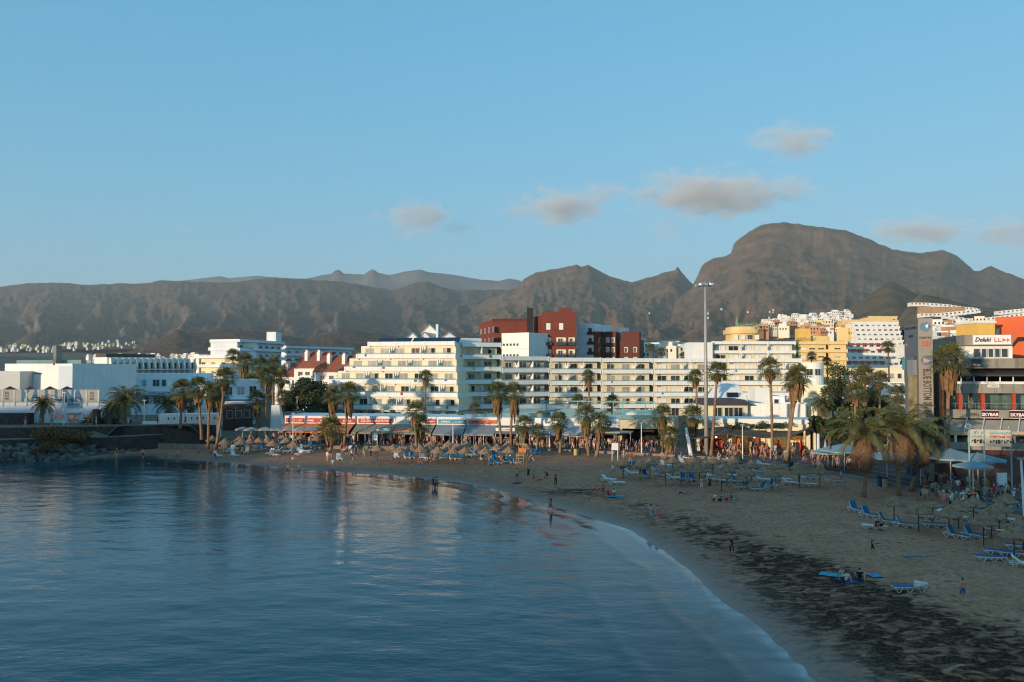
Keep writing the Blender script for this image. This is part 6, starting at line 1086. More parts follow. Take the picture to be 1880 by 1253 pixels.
# lifeguard chair
def guard_chair():
    p = onsand(957, 866); t = thing('lifeguard_chair', 'tall timber lifeguard chair on the sand', 'chair', p, R(-20), local=True)
    for x in (-.5, .5):
        for y in (-.6, .6): MB().tube([(x * 1.15, y * 1.2, -.1), (x, y * .7, 2.3)], .05, 5).build('leg', TIMBER, t)
        MB().tube([(x, .42, 2.3), (x, .45, 3.6)], .045, 5).build('back_post', TIMBER, t)
    for k in range(6): MB().box(-.55, .55, -.75 + .05 * k, -.70 + .05 * k, .3 + .36 * k, .36 + .36 * k).build('rung', TIMBER, t)
    MB().box(-.5, .5, -.45, .45, 2.3, 2.36).build('seat', TIMBER, t); MB().box(-.5, .5, .40, .46, 2.45, 3.0).build('backrest', mat('orange board', (.5, .17, .04)), t); MB().box(-.55, .55, .38, .48, 3.5, 3.6).build('top_rail', TIMBER, t)
guard_chair()
# lamps, mast, boards, bins
def lamp(label, u, vb, vt, d, r0=.07, arm=True):
    b = Vector((*P(u, d), PZ if d > 60 else 1)); zt = zat(vt, d); t = thing('street_lamp', label, 'street lamp', b, group='white promenade lamps', local=True); h_ = zt - b.z; MB().tube([(0, 0, 0), (0, 0, h_ * .45), (0, 0, h_)], [r0 * 1.3, r0, r0 * .7], 8).build('pole', WHITEM, t); MB().hexa([(-.35, -.1, h_), (.35, -.1, h_), (.35, .1, h_), (-.35, .1, h_), (-.25, -.07, h_ + .14), (.25, -.07, h_ + .14), (.25, .07, h_ + .14), (-.25, .07, h_ + .14)]).build('lamp_head', GREYM, t)
for u, vt, d, l in ((119, 722, 139, 'white lamp before the lettered fence'), (266, 736, 141, 'white lamp beside the big date palm'), (406, 757, 140, 'lamp behind the ramp palm group'), (539, 760, 138, 'lamp before the orange awning'), (671, 762, 136, 'lamp before the pub awning'), (832, 775, 134, 'lamp before the blue signs'), (1009, 790, 131, 'lamp before the pale awnings'), (1177, 777, 124, 'lamp before the covered entrance'), (1362, 781, 117, 'lamp before the sail shops'), (1568, 705, 122, 'lamp among the cafe trees'), (447, 745, 165, 'lamp by the dark timber shop'), (546, 730, 172, 'lamp beneath the dark trees')): lamp(l, u, 0, vt, d)
b = Vector((*P(1877, 66), PZ)); t = thing('street_lamp', 'near white lamp post at the picture edge', 'street lamp', b, group='white promenade lamps', local=True); MB().tube([(0, 0, 0), (-.25, 0, 5.7)], [.13, .08], 8).build('pole', WHITEM, t); MB().box(-.5, .25, -.12, .12, 5.7, 5.85).build('lamp_head', GREYM, t)
def mast():
    b = onsand(1297, 838); t = thing('high_mast_light', 'tall grey floodlight mast with ring of lamps', 'light mast', b, local=True); h_ = zat(518, b.y) - b.z; MB().tube([(0, 0, 0), (0, 0, h_ * .5), (0, 0, h_)], [.34, .26, .17], 12).build('pole', mat('galvanised steel', (.38, .36, .33), .5, .1, .8, metal=.2), t, smooth=True)
    m = MB(); m.tube([(1.05 * math.cos(R(a)), 1.05 * math.sin(R(a)), h_ - .3) for a in range(0, 361, 20)], .05, 5)
    for a in range(0, 360, 60): m.tube([(0, 0, h_ - .1), (1.05 * math.cos(R(a)), 1.05 * math.sin(R(a)), h_ - .3)], .04, 4)
    m.build('head_ring', GREYM, t)
    for i in range(10): a = R(36 * i + 10); c, s = math.cos(a), math.sin(a); q = MB(); q.hexa([(1.05 * c - .24 * s, 1.05 * s + .24 * c, h_ - .55), (1.05 * c + .24 * s, 1.05 * s - .24 * c, h_ - .55), (1.5 * c + .24 * s, 1.5 * s - .24 * c, h_ - .62), (1.5 * c - .24 * s, 1.5 * s + .24 * c, h_ - .62), (1.05 * c - .2 * s, 1.05 * s + .2 * c, h_ - .2), (1.05 * c + .2 * s, 1.05 * s - .2 * c, h_ - .2), (1.45 * c + .2 * s, 1.45 * s - .2 * c, h_ - .32), (1.45 * c - .2 * s, 1.45 * s + .2 * c, h_ - .32)]); q.build('floodlight', GREYM if i % 2 else WHITEM, t)
mast()
def board(label, u, vb, w_, h_, zb, m=None, posts=2):
    p = onsand(u, vb); t = thing('notice_board', label, 'notice board', p, local=True)
    for x in ((-w_ * .42, w_ * .42) if posts == 2 else (-w_ * .5,)): MB().tube([(x, 0, 0), (x, 0, zb + h_)], .05, 6).build('post', WHITEM, t)
    MB().box(-w_ / 2, w_ / 2, -.08, -.03, zb, zb + h_).build('panel', m or SIGNW, t)
board('blank white notice board before the pub', 688, 822, .95, 1.0, 1.2); board('blank white notice board before the clothes shop', 1129, 846, .95, 1.0, 1.5); board('large white notice board at the beach entrance', 1840, 912, 1.0, 1.25, 1.2, None, 1); board('small white board by the ramp palms', 402, 812, .8, .8, 1.6); board('blue white standing sign before the souvenir racks', 1420, 847, .9, 1.9, .3, mat('pale blue sign', (.45, .58, .62)))
def bin_(label, u, v, m): p = onsand(u, v); t = thing('litter_bin', label, 'bin', p, group='litter bins on the sand', local=True); MB().prism([(.3 * math.cos(R(a)), .3 * math.sin(R(a))) for a in range(0, 360, 30)], 0, .95).build('body', m, t); MB().prism([(.34 * math.cos(R(a)), .34 * math.sin(R(a))) for a in range(0, 360, 30)], .953, 1.08).build('lid', mat('dark bin lid', (.03, .035, .035)), t)
GB_ = mat('green bin', (.02, .06, .035)); YB = mat('ochre bin', (.5, .36, .12)); BB = mat('blue bin', (.02, .08, .2)); BGE = mat('beige bin', (.42, .31, .18))
for l, u, v, m in (('green bin before the pub', 664, 822, GB_), ('beige bin with dark lid before the pub', 671, 823, BGE), ('ochre bin before the grey awnings', 1057, 836, YB), ('green bin beside the ochre bin', 1062, 836, GB_), ('dark green bin before the souvenir shops', 1358, 852, GB_), ('dark bin by the sand wall', 1452, 864, GB_), ('blue bin by the coconut palms', 1616, 893, BB), ('beige bin by the coconut palms', 1625, 895, BGE), ('dark green bin at the beach entrance', 1794, 921, GB_)): bin_(l, u, v, m)
# umbrellas: grey cafe umbrellas, blue restaurant canopies, terrace umbrellas
def umbrella(label, x, y, z, r_, h_, m, n=4, group=None, rot=.4):
    t = thing('cafe_umbrella', label, 'umbrella', (x, y, z), rot, group, local=True); MB().tube([(0, 0, 0), (0, 0, h_ + .25)], .04, 6).build('pole', WHITEM, t); mb = MB(); k = 4 * n; vs = [(0, 0, h_ + .75 * r_ * .42)]
    for j in range(k): a = 6.2832 * (j + .5) / k; q = r_ / max(abs(math.cos(((a + math.pi / n) % (2 * math.pi / n)) - math.pi / n)), .6) if n == 4 else r_; vs.append((q * math.cos(a), q * math.sin(a), h_ - .04 * (j % 2)))
    mb.add(vs, [(0, 1 + j, 1 + (j + 1) % k) for j in range(k)]); mb.add([(x_, y_, z_ - .03) for x_, y_, z_ in vs], [(0, 1 + (j + 1) % k, 1 + j) for j in range(k)])
    for j in range(k): a, b_ = vs[1 + j], vs[1 + (j + 1) % k]; mb.add([a, b_, (b_[0], b_[1], b_[2] - .18), (a[0], a[1], a[2] - .18)], [(0, 3, 2, 1)])
    mb.build('canopy', m, t); return t
GU = mat('grey umbrella cloth', (.36, .34, .33), .85, .08, 1); BU = mat('pale blue umbrella cloth', (.22, .31, .35), .85, .06, 1)
for i, u in enumerate((447, 462, 488, 508, 532, 552, 572)): x, y = P(u, 141.5 - .5 * (i % 2)); umbrella('grey cafe umbrella of the orange awning restaurant', x, y, PZ, 1.25, 2.35, GU, 4, 'grey umbrellas by the orange awnings')
for i, u in enumerate((972, 1004, 1022, 1046, 1070)): x, y = P(u, 133.5 - i * .6); umbrella('grey cafe umbrella before the pale awnings', x, y, PZ, 1.35, 2.35, GU, 4, 'grey umbrellas before the pale awnings')
for l, u, v, d, r_ in (('large blue canopy umbrella before the red bank', 1745, 838, 88, 2.7), ('blue canopy umbrella nearest the picture edge', 1795, 843, 86, 2.2), ('smaller front blue umbrella of the cafe', 1786, 855, 80, 1.5), ('blue canopy umbrella behind the coconut palms', 1690, 843, 92, 2.6), ('blue canopy umbrella beside the sail mast', 1550, 826, 104, 2.6), ('second blue canopy umbrella of the round bush cafe', 1520, 830, 107, 1.8), ('blue umbrella between the coconut palms', 1628, 838, 97, 2.2)): p = pt(u, v, d); umbrella(l, p.x, p.y, PZ, r_, p.z - PZ, BU, 4, 'blue cafe canopies', .2)
p = pt(1515, 800, 108); t = thing('closed_umbrella', 'closed pale umbrella beside the round bush', 'umbrella', (p.x, p.y, PZ), local=True); MB().tube([(0, 0, 0), (0, 0, 1.0)], .05, 6).build('pole', WHITEM, t); MB().tube([(0, 0, .9), (0, 0, 1.4), (0, 0, 3.6)], [.45, .4, .04], 8).build('canopy', mat('closed umbrella cloth', (.33, .38, .37)), t)
for l, u, v, d, m in (('orange and green umbrella on the hotel terrace', 992, 757, 142, mat('orange umbrella', (.62, .27, .03))), ('white umbrella on the hotel terrace', 1160, 759, 140, SIGNW), ('blue umbrella on the hotel terrace', 1012, 756, 143, mat('dusty blue umbrella', (.15, .25, .36)))): p = pt(u, v, d); umbrella(l, p.x, p.y, 5.65, 1.1, p.z - 5.65, m, 8, 'terrace umbrellas')
# banner on teal posts
def banner():
    t = thing('banner_stand', 'cream printed banner between tall teal posts', 'banner', (*P(1815, 84), PZ)); TEAL = mat('pale teal post', (.22, .40, .38)); fr = Fr(P(1777, 84), P(1854, 83)); L = fr.L
    for s in (0, L * .36, L): m = MB(); m.tube([fr.p(s, -.05, PZ), fr.p(s, -.05, 7.9)], .08, 6); m.build('post', TEAL, t)
    m = MB(); fr.box(m, .05, L * .35, .03, .08, 6.3, 8.0); fr.box(m, L * .37, L - .05, .03, .08, 6.3, 8.0); m.build('cloth', mat('cream banner', (.50, .46, .36)), t)
    for i, (a, b, z, h_, m_) in enumerate(((.2, 1.4, 7.55, .28, SIGNT), (.3, 1.4, 7.2, .2, SIGNT), (.2, 1.3, 6.6, .4, BLACKM), (1.9, 4.0, 7.55, .26, SIGNT), (1.9, 4.0, 7.2, .2, SIGNR), (1.9, 4.0, 6.6, .42, BLACKM))): scribble(t, fr, a, b, .085, z, h_, m_, i + 2)
    for s in (-.1, L): m = MB(); q = [fr.p(s + .24 * math.cos(R(a)), .1, 8.3 + .24 * math.sin(R(a))) for a in range(0, 361, 24)]; m.tube(q, .07, 5, cap=False); m.build('ring', GREYM, t)
banner()
# railing by the beach entrance
m = MB(); fr = Fr(P(1855, 77), P(1900, 70)); 
for k in range(3): m.tube([fr.p(0, 0, PZ + .35 * k + .3), fr.p(fr.L, 0, PZ + .35 * k + .3)], .03, 5)
for k in range(6): m.tube([fr.p(fr.L * k / 5, 0, PZ), fr.p(fr.L * k / 5, 0, PZ + 1.05)], .03, 5)
tag(m.build('railing', BLACKM), 'dark metal railing beside the beach entrance', 'railing')
# ================================================================== people
def body(joints, edges, cls, name):
    me = bpy.data.meshes.new('tmp'); ks = list(joints); me.from_pydata([joints[k][0] for k in ks], [(ks.index(a), ks.index(b)) for a, b in edges], [])
    o = bpy.data.objects.new('tmp', me); COL.objects.link(o); mo = o.modifiers.new('skin', 'SKIN'); mo.use_smooth_shade = True
    for i, k in enumerate(ks): r_ = joints[k][1]; me.skin_vertices[0].data[i].radius = (r_, r_) if not isinstance(r_, tuple) else r_
    me.skin_vertices[0].data[ks.index('pelvis')].use_root = True
    o.modifiers.new('sub', 'SUBSURF').levels = 1; bpy.context.view_layer.update()
    out = bpy.data.meshes.new_from_object(o.evaluated_get(bpy.context.evaluated_depsgraph_get())); bpy.data.objects.remove(o); out.name = name
    out.materials.clear()
    for i in range(4): out.materials.append(MATS['skin 0'])
    segs = [(Vector(joints[a][0]), Vector(joints[b][0]), cls.get((a, b), 0)) for a, b in edges]
    hd = Vector(joints['head'][0]); fwd = Vector(joints['nose'][0]) - hd; fwd.normalize()
    for p in out.polygons:
        c = p.center; best = (9, 0)
        for a, b, k in segs:
            t = max(0, min(1, (c - a).dot(b - a) / max((b - a).length_squared, 1e-9))); d = (c - a - (b - a) * t).length
            if d < best[0]: best = (d, k, t)
        k = best[1]
        if isinstance(k, tuple): k = k[0] if best[2] < k[2] else k[1]
        q = c - hd
        if q.length < .2 and (q.z > .05 - .0 or q.dot(fwd) < -.015) and q.z > -.09: k = 3
        p.material_index = k
    return out
for i, c in enumerate(((.62, .29, .17), (.48, .20, .11), (.70, .35, .22))): mat('skin %d' % i, c, .6, .08, 4)
CLO = {'red': (.50, .03, .03), 'navy': (.02, .03, .07), 'black': (.015, .015, .017), 'white': (.70, .68, .64), 'teal': (.06, .27, .30), 'pink': (.62, .22, .25), 'yellow': (.65, .42, .05), 'green': (.05, .20, .10), 'grey': (.20, .20, .21), 'blue': (.03, .13, .35), 'orange': (.65, .20, .04), 'beige': (.45, .34, .22), 'rose': (.65, .05, .13), 'sky': (.22, .45, .52), 'mint': (.35, .52, .38)}
for k, c in CLO.items(): mat(k + ' cloth', c, .85, .12, 6)
for k, c in (('dark hair', (.015, .011, .009)), ('brown hair', (.06, .032, .016)), ('fair hair', (.30, .20, .10))): mat(k, c, .7, .15, 8)
def arm(J, E, s, sh, el, wr, n):
    J['sh' + s] = (sh, .058); J['el' + s] = (el, .042); J['wr' + s] = (wr, .030); d = (Vector(wr) - Vector(el)).normalized(); pa = Vector(wr) + d * .07; J['pa' + s] = (tuple(pa), (.034, .02)); E += [('chest', 'sh' + s), ('sh' + s, 'el' + s), ('el' + s, 'wr' + s), ('wr' + s, 'pa' + s)]
    sd_ = d.cross(Vector((0, 1, 0))); sd_ = sd_.normalized() if sd_.length > .1 else Vector((1, 0, 0))
    for i, (o, l) in enumerate(((-.03, .07), (-.01, .085), (.012, .08), (.032, .06))): J['f%d%s' % (i, s)] = (tuple(pa + sd_ * o * 1.1 + d * l + Vector((0, -.015, 0))), .009); E.append(('pa' + s, 'f%d%s' % (i, s)))
    J['th' + s] = (tuple(Vector(wr) + d * .03 - sd_ * .055 + Vector((0, -.02, 0))), .010); E.append(('wr' + s, 'th' + s))
def leg(J, E, s, hip, kn, an, toe): J['hip' + s] = (hip, .088); J['kn' + s] = (kn, .058); J['an' + s] = (an, .038); J['toe' + s] = (toe, .032); E += [('pelvis', 'hip' + s), ('hip' + s, 'kn' + s), ('kn' + s, 'an' + s), ('an' + s, 'toe' + s)]
def torso(J, E, pe, wa, ch, ne, he, f):
    J['pelvis'] = (pe, .125); J['waist'] = (wa, (.125, .1)); J['chest'] = (ch, (.15, .11)); J['neck'] = (ne, .05); J['head'] = (he, (.078, .095)); h_ = Vector(he); up = (h_ - Vector(ne)).normalized(); J['crown'] = (tuple(h_ + up * .10), .062); J['nose'] = (tuple(h_ + Vector(f) * .10 - up * .02), .014); sd_ = up.cross(Vector(f)).normalized()
    J['earl'] = (tuple(h_ + sd_ * .085), .016); J['earr'] = (tuple(h_ - sd_ * .085), .016); E += [('pelvis', 'waist'), ('waist', 'chest'), ('chest', 'neck'), ('neck', 'head'), ('head', 'crown'), ('head', 'nose'), ('head', 'earl'), ('head', 'earr')]
def cls_for(E, long_=False, dress=False):
    c = {}
    for a, b in E:
        if a == 'pelvis' and b == 'waist': c[(a, b)] = (2, 1, .35)
        elif (a, b) in (('waist', 'chest'),): c[(a, b)] = 1
        elif (a, b) == ('chest', 'neck'): c[(a, b)] = (1, 0, .5)
        elif a == 'chest': c[(a, b)] = 1
        elif a[:2] == 'sh': c[(a, b)] = (1, 0, .45)
        elif a == 'pelvis': c[(a, b)] = 1 if dress else 2
        elif a[:3] == 'hip': c[(a, b)] = (1 if dress else 2, 0, .85) if not long_ else 2
        elif a[:2] == 'kn' and long_: c[(a, b)] = 2
    return c
def make(pose, long_=False, dress=False, name='person'):
    J, E = {}, []
    if pose in ('stand', 'walk', 'hips'):
        torso(J, E, (0, 0, .93), (0, .01, 1.10), (0, .01, 1.33), (0, 0, 1.50), (0, -.02, 1.62), (0, -1, 0)); w_ = .16 if pose == 'walk' else .02
        leg(J, E, 'l', (.09, 0, .88), (.10, -w_ * .9 - .02, .49), (.10, -w_ * .6 + .02, .07), (.12, -w_ - .14, .03)); leg(J, E, 'r', (-.09, 0, .88), (-.10, w_ * .6 - .02, .49), (-.10, w_ * 1.6 + .03, .09), (-.12, w_ * 1.4 - .1, .03))
        if pose == 'hips': arm(J, E, 'l', (.19, .01, 1.40), (.36, .06, 1.18), (.20, -.06, 1.02), 0); arm(J, E, 'r', (-.19, .01, 1.40), (-.24, .02, 1.12), (-.26, -.06, .88), 0)
        else: arm(J, E, 'l', (.19, .01, 1.40), (.25, .04 + w_ * .6, 1.13), (.26, -.06 + w_ * .6, .89), 0); arm(J, E, 'r', (-.19, .01, 1.40), (-.25, .04 - w_ * .6, 1.13), (-.25, -.08 - w_ * .8, .91), 0)
    elif pose == 'sit':          # on the ground, knees raised
        torso(J, E, (0, 0, .12), (0, .06, .28), (0, .08, .50), (0, .05, .68), (0, .02, .80), (0, -1, 0)); leg(J, E, 'l', (.1, -.04, .11), (.14, -.38, .42), (.13, -.55, .07), (.14, -.70, .04)); leg(J, E, 'r', (-.1, -.04, .11), (-.14, -.40, .38), (-.13, -.62, .07), (-.14, -.76, .04)); arm(J, E, 'l', (.19, .08, .57), (.27, -.08, .40), (.16, -.30, .42), 0); arm(J, E, 'r', (-.19, .08, .57), (-.27, .16, .34), (-.25, .26, .10), 0)
    elif pose == 'chair':        # on a chair seat at .45
        torso(J, E, (0, 0, .55), (0, .04, .72), (0, .04, .95), (0, .01, 1.12), (0, -.02, 1.24), (0, -1, 0)); leg(J, E, 'l', (.1, -.04, .53), (.12, -.44, .52), (.12, -.42, .09), (.13, -.58, .04)); leg(J, E, 'r', (-.1, -.04, .53), (-.12, -.44, .52), (-.12, -.36, .09), (-.13, -.52, .04)); arm(J, E, 'l', (.19, .03, 1.02), (.26, -.10, .78), (.16, -.34, .72), 0); arm(J, E, 'r', (-.19, .03, 1.02), (-.26, -.08, .78), (-.14, -.30, .74), 0)
    elif pose == 'lie':
        torso(J, E, (0, 0, .12), (0, .18, .12), (0, .42, .13), (0, .60, .12), (0, .72, .14), (0, 0, 1)); leg(J, E, 'l', (.1, -.05, .11), (.13, -.46, .13), (.13, -.88, .07), (.15, -.95, .17)); leg(J, E, 'r', (-.1, -.05, .11), (-.14, -.44, .22), (-.13, -.82, .07), (-.15, -.90, .17)); arm(J, E, 'l', (.19, .48, .12), (.32, .25, .07), (.34, .0, .06), 0); arm(J, E, 'r', (-.19, .48, .12), (-.33, .3, .07), (-.3, .05, .08), 0)
    elif pose == 'crouch':
        torso(J, E, (0, .1, .42), (0, .05, .56), (0, -.12, .74), (0, -.25, .86), (0, -.33, .95), (0, -1, -.3)); leg(J, E, 'l', (.1, .08, .40), (.18, -.28, .46), (.15, -.05, .08), (.17, -.22, .03)); leg(J, E, 'r', (-.1, .08, .40), (-.18, -.26, .42), (-.15, 0, .08), (-.17, -.16, .03)); arm(J, E, 'l', (.19, -.16, .76), (.24, -.34, .55), (.14, -.50, .34), 0); arm(J, E, 'r', (-.19, -.16, .76), (-.22, -.36, .55), (-.1, -.52, .32), 0)
    return body(J, E, cls_for(E, long_, dress), name)
PM = {}
for ps in ('stand', 'walk', 'hips', 'sit', 'chair', 'lie', 'crouch'): PM[ps] = make(ps)
for ps in ('stand', 'walk', 'chair'): PM[ps + 'L'] = make(ps, True); PM[ps + 'D'] = make(ps, False, True)
_pk = [0]
def person(p, pose, top, bot, hair='dark hair', rz=0, label='', h_=1.0, skin=None, group=None):
    o = link('person', PM[pose], None, p, R(rz), h_); sk = 'skin %d' % (rng.randrange(3) if skin is None else skin); tn = sk if top == 'bare' else top + ' cloth'; bn = sk if bot == 'bare' else bot + ' cloth'
    for i, n in enumerate((sk, tn, bn, hair)): o.material_slots[i].link = 'OBJECT'; o.material_slots[i].material = MATS[n]
    tag(o, label, 'person', group); return o
A_ = [ # u, v feet, pose, top, bottom, hair, facing, height, label   (facing 0 = towards the camera)
 (1768, 1105, 'walk', 'bare', 'blue', 'dark hair', 190, .82, 'bare-backed boy in blue shorts walking away'), (1602, 1019, 'walk', 'black', 'black', 'fair hair', 60, .78, 'boy in black shirt and shorts near the towels'), (1343, 1024, 'walk', 'black', 'black', 'fair hair', 40, .95, 'person in black shorts walking on the seaweed'), (1195, 960, 'standD', 'sky', 'sky', 'dark hair', 150, 1.0, 'woman wrapped in a pale blue beach towel'), (1207, 961, 'standD', 'pink', 'pink', 'dark hair', 210, .98, 'woman in a pale pink beach dress'), (1011, 941, 'walk', 'navy', 'red', 'dark hair', 60, .98, 'paddler in dark top and red shorts at the water edge'), (1020, 893, 'standL', 'rose', 'black', 'dark hair', 30, 1.0, 'person in long bright pink top and black leggings'), (949, 884, 'stand', 'yellow', 'blue', 'dark hair', 200, .95, 'child in yellow shirt and blue shorts by the lifeguard chair'), (970, 882, 'stand', 'black', 'black', 'dark hair', 20, .95, 'slim person in black swimsuit by the lifeguard chair'), (980, 880, 'sit', 'grey', 'grey', 'dark hair', 80, .8, 'child sitting on the sand near the lifeguard chair'), (989, 882, 'lie', 'pink', 'rose', 'dark hair', 80, .9, 'person in pink lying on the sand'), (1004, 879, 'crouch', 'black', 'black', 'dark hair', 300, 1.0, 'person in black crouching over the sand'),
 (796, 902, 'standL', 'navy', 'navy', 'dark hair', 170, 1.0, 'first of two dark figures paddling side by side'), (801, 902, 'standL', 'grey', 'navy', 'dark hair', 200, 1.0, 'second of two dark figures paddling side by side'), (1107, 912, 'stand', 'bare', 'red', 'dark hair', 30, .95, 'bather in red trunks standing by the bathing group'), (1089, 906, 'crouch', 'bare', 'red', 'dark hair', 90, .95, 'bather in red crouching on the sand'), (1117, 911, 'sit', 'red', 'red', 'dark hair', 60, 1.0, 'bather in red sitting beside the turquoise towel'), (1127, 911, 'sit', 'white', 'black', 'dark hair', 330, 1.0, 'person in white shirt sitting on the turquoise towel'), (1262, 903, 'stand', 'grey', 'grey', 'brown hair', 180, 1.0, 'man in grey looking towards the parasols'), (1288, 904, 'stand', 'bare', 'white', 'brown hair', 190, .98, 'bare-backed man in white shorts by the blue loungers'), (1303, 903, 'stand', 'red', 'black', 'dark hair', 200, 1.0, 'man in red shirt and black shorts by the blue loungers'), (1254, 907, 'lie', 'black', 'bare', 'brown hair', 90, .95, 'sunbather lying below the man in grey'), (1312, 920, 'sit', 'white', 'red', 'dark hair', 300, 1.0, 'person in white in the sitting group on the sand'), (1323, 921, 'sit', 'black', 'black', 'dark hair', 280, .9, 'person in black in the sitting group on the sand'), (1333, 919, 'sit', 'bare', 'red', 'brown hair', 30, .95, 'bather in red in the sitting group on the sand'), (1343, 921, 'sit', 'navy', 'beige', 'dark hair', 90, 1.05, 'person in navy at the end of the sitting group'), (1175, 878, 'hips', 'orange', 'orange', 'dark hair', 200, 1.0, 'woman in orange bikini among the loungers'), (1140, 877, 'stand', 'pink', 'white', 'brown hair', 180, 1.0, 'person in pink top and white shorts by the loungers'), (1126, 876, 'stand', 'white', 'beige', 'dark hair', 170, .98, 'person in white top beside the one in pink'), (1157, 862, 'standL', 'grey', 'black', 'dark hair', 190, 1.0, 'person in grey dress behind the loungers'), (1199, 886, 'stand', 'yellow', 'beige', 'dark hair', 30, .7, 'toddler in yellow by a blue lounger'),
 (1547, 1064, 'sit', 'mint', 'beige', 'brown hair', 40, 1.0, 'man in mint green shirt sitting on a blue towel'), (1553, 1070, 'sit', 'white', 'black', 'dark hair', 200, .9, 'child in white sitting beside the mint green shirt'), (1578, 1066, 'sit', 'black', 'grey', 'dark hair', 180, .95, 'person in patterned black top sitting on the dark towel'), (1611, 976, 'sit', 'black', 'black', 'dark hair', 320, .85, 'person in black huddled on the white lounger'), (1617, 975, 'sit', 'pink', 'black', 'dark hair', 20, .9, 'person in pink huddled on the white lounger'), (1813, 984, 'lie', 'pink', 'pink', 'fair hair', 60, 1.0, 'sunbather in pink on the white lounger'), (1713, 966, 'sit', 'bare', 'grey', 'dark hair', 260, 1.0, 'sunbather bending forward under the dark flat parasol'),
 (214, 846, 'stand', 'red', 'yellow', 'dark hair', 60, 1.1, 'wader in red top and yellow shorts by the rocks'), (262, 843, 'stand', 'bare', 'navy', 'dark hair', 0, .95, 'wader standing in shallow water by the ramp'), (305, 846, 'stand', 'bare', 'blue', 'brown hair', 40, .8, 'small wader in the shallows'), (332, 846, 'stand', 'bare', 'red', 'brown hair', 300, .9, 'wader in the shallows beside another'), (324, 842, 'crouch', 'bare', 'navy', 'brown hair', 90, .9, 'child crouching at the water edge'), (395, 846, 'walk', 'white', 'navy', 'dark hair', 20, 1.0, 'person carrying a white bag at the water edge'), (388, 839, 'crouch', 'red', 'blue', 'brown hair', 90, 1.0, 'person in red stooping by a blue bag'), (366, 834, 'sit', 'navy', 'beige', 'dark hair', 330, 1.0, 'person sitting below the ramp palms'), (529, 863, 'sit', 'bare', 'orange', 'brown hair', 10, .9, 'child playing at the water line'), (549, 865, 'crouch', 'white', 'white', 'brown hair', 20, .9, 'child in white stooping at the water line'), (538, 847, 'sit', 'white', 'green', 'fair hair', 40, .9, 'person in white sitting above the water line'), (601, 848, 'stand', 'white', 'beige', 'brown hair', 150, .95, 'person in white by the dark lounger'), (611, 864, 'stand', 'white', 'beige', 'dark hair', 200, .95, 'person in white shirt nearest the water line'), (668, 840, 'stand', 'green', 'beige', 'brown hair', 180, 1.0, 'person in green shirt before the bins'), (646, 836, 'sit', 'white', 'black', 'dark hair', 30, 1.05, 'person in white sitting before the bins'), (654, 837, 'standL', 'black', 'black', 'dark hair', 0, .95, 'person in black beside the one in green'), (681, 839, 'standL', 'black', 'black', 'dark hair', 10, 1.0, 'first person in long black before the notice board'), (691, 838, 'standL', 'black', 'navy', 'dark hair', 20, 1.0, 'second person in long black before the notice board'), (829, 843, 'standL', 'white', 'beige', 'brown hair', 200, 1.0, 'person in white standing by the red towel'), (783, 849, 'sit', 'white', 'beige', 'brown hair', 100, 1.0, 'person in white sitting by the middle loungers'), (789, 850, 'crouch', 'teal', 'navy', 'dark hair', 80, 1.0, 'person in teal crouching by the middle loungers'), (770, 851, 'sit', 'orange', 'orange', 'brown hair', 60, .9, 'bather in orange by the middle loungers'), (920, 850, 'chair', 'orange', 'orange', 'brown hair', 30, .95, 'bather in orange among the blue loungers'), (931, 848, 'standL', 'white', 'white', 'dark hair', 190, 1.0, 'person in white among the blue loungers'), (898, 850, 'chair', 'bare', 'beige', 'brown hair', 20, .95, 'sunbather among the middle blue loungers'), (974, 846, 'sit', 'orange', 'beige', 'brown hair', 60, .95, 'child sitting before the pair of blue loungers'), (1267, 856, 'stand', 'navy', 'white', 'dark hair', 200, 1, 'person in navy between the parasols'), (1368, 890, 'sit', 'yellow', 'black', 'dark hair', 200, .9, 'sunbather between the blue loungers before the sails'), (1544, 886, 'stand', 'mint', 'blue', 'fair hair', 60, .8, 'child in mint shirt by the promenade kerb')]
LAB = set()
for u, v, ps, tp, bt, hr, rz, h_, lab in A_:
    p = onsand(u, v); 
    if ps in ('lie',) and u in (1813,): p.z += .36
    if u in (1611, 1617, 1713): p.z += .34
    person(p, ps, tp, bt, hr, rz, lab, h_)
for u, v, l in ((253, 886, 'first swimmer head above the water'), (249, 887, 'second swimmer head above the water'), (273, 852, 'swimmer near the rocks')):
    p = gp(u, v, -1.38); p = gp(u, v, 0); p.z = -1.38; person(p, 'stand', 'bare', 'navy', 'dark hair', 200, l, 1.0)
# crowds: promenade strollers, diners, people at the beach entrance
def crowd(n, fu, fd, z, poses, where, group, seed, cols=('red', 'navy', 'black', 'white', 'teal', 'pink', 'grey', 'blue', 'orange', 'beige', 'green'), dz=0):
    r = random.Random(seed)
    for i in range(n):
        u = fu(r); d = fd(r, u); x, y = P(u, d); ps = r.choice(poses); t, b = r.choice(cols), r.choice(('navy', 'black', 'beige', 'grey', 'white')); verb = 'sitting' if ps.startswith(('sit', 'chair')) else 'standing'
        person((x, y, (z if not callable(z) else z(x, y)) + dz), ps, t, b, r.choice(('dark hair', 'brown hair', 'fair hair')), r.uniform(0, 360), 'person in %s top and %s bottoms %s %s' % (t, b, verb, where), r.uniform(.9, 1.05), group=group)
        if ps.startswith('chair'):
            c = copy_tree(CH) ; c.location = (x, y, z + dz); c.rotation_euler = (0, 0, r.uniform(0, 6)); c['label'] = 'cane cafe chair ' + where; c['group'] = 'cafe chairs ' + where
CH = thing('cafe_chair', 'pale cane armchair of the blue umbrella cafe standing apart', 'chair', (*P(1766, 79.5), PZ), .3, 'cafe armchairs', local=True); CANE = mat('pale cane', (.42, .34, .24), .85, .2, 6)
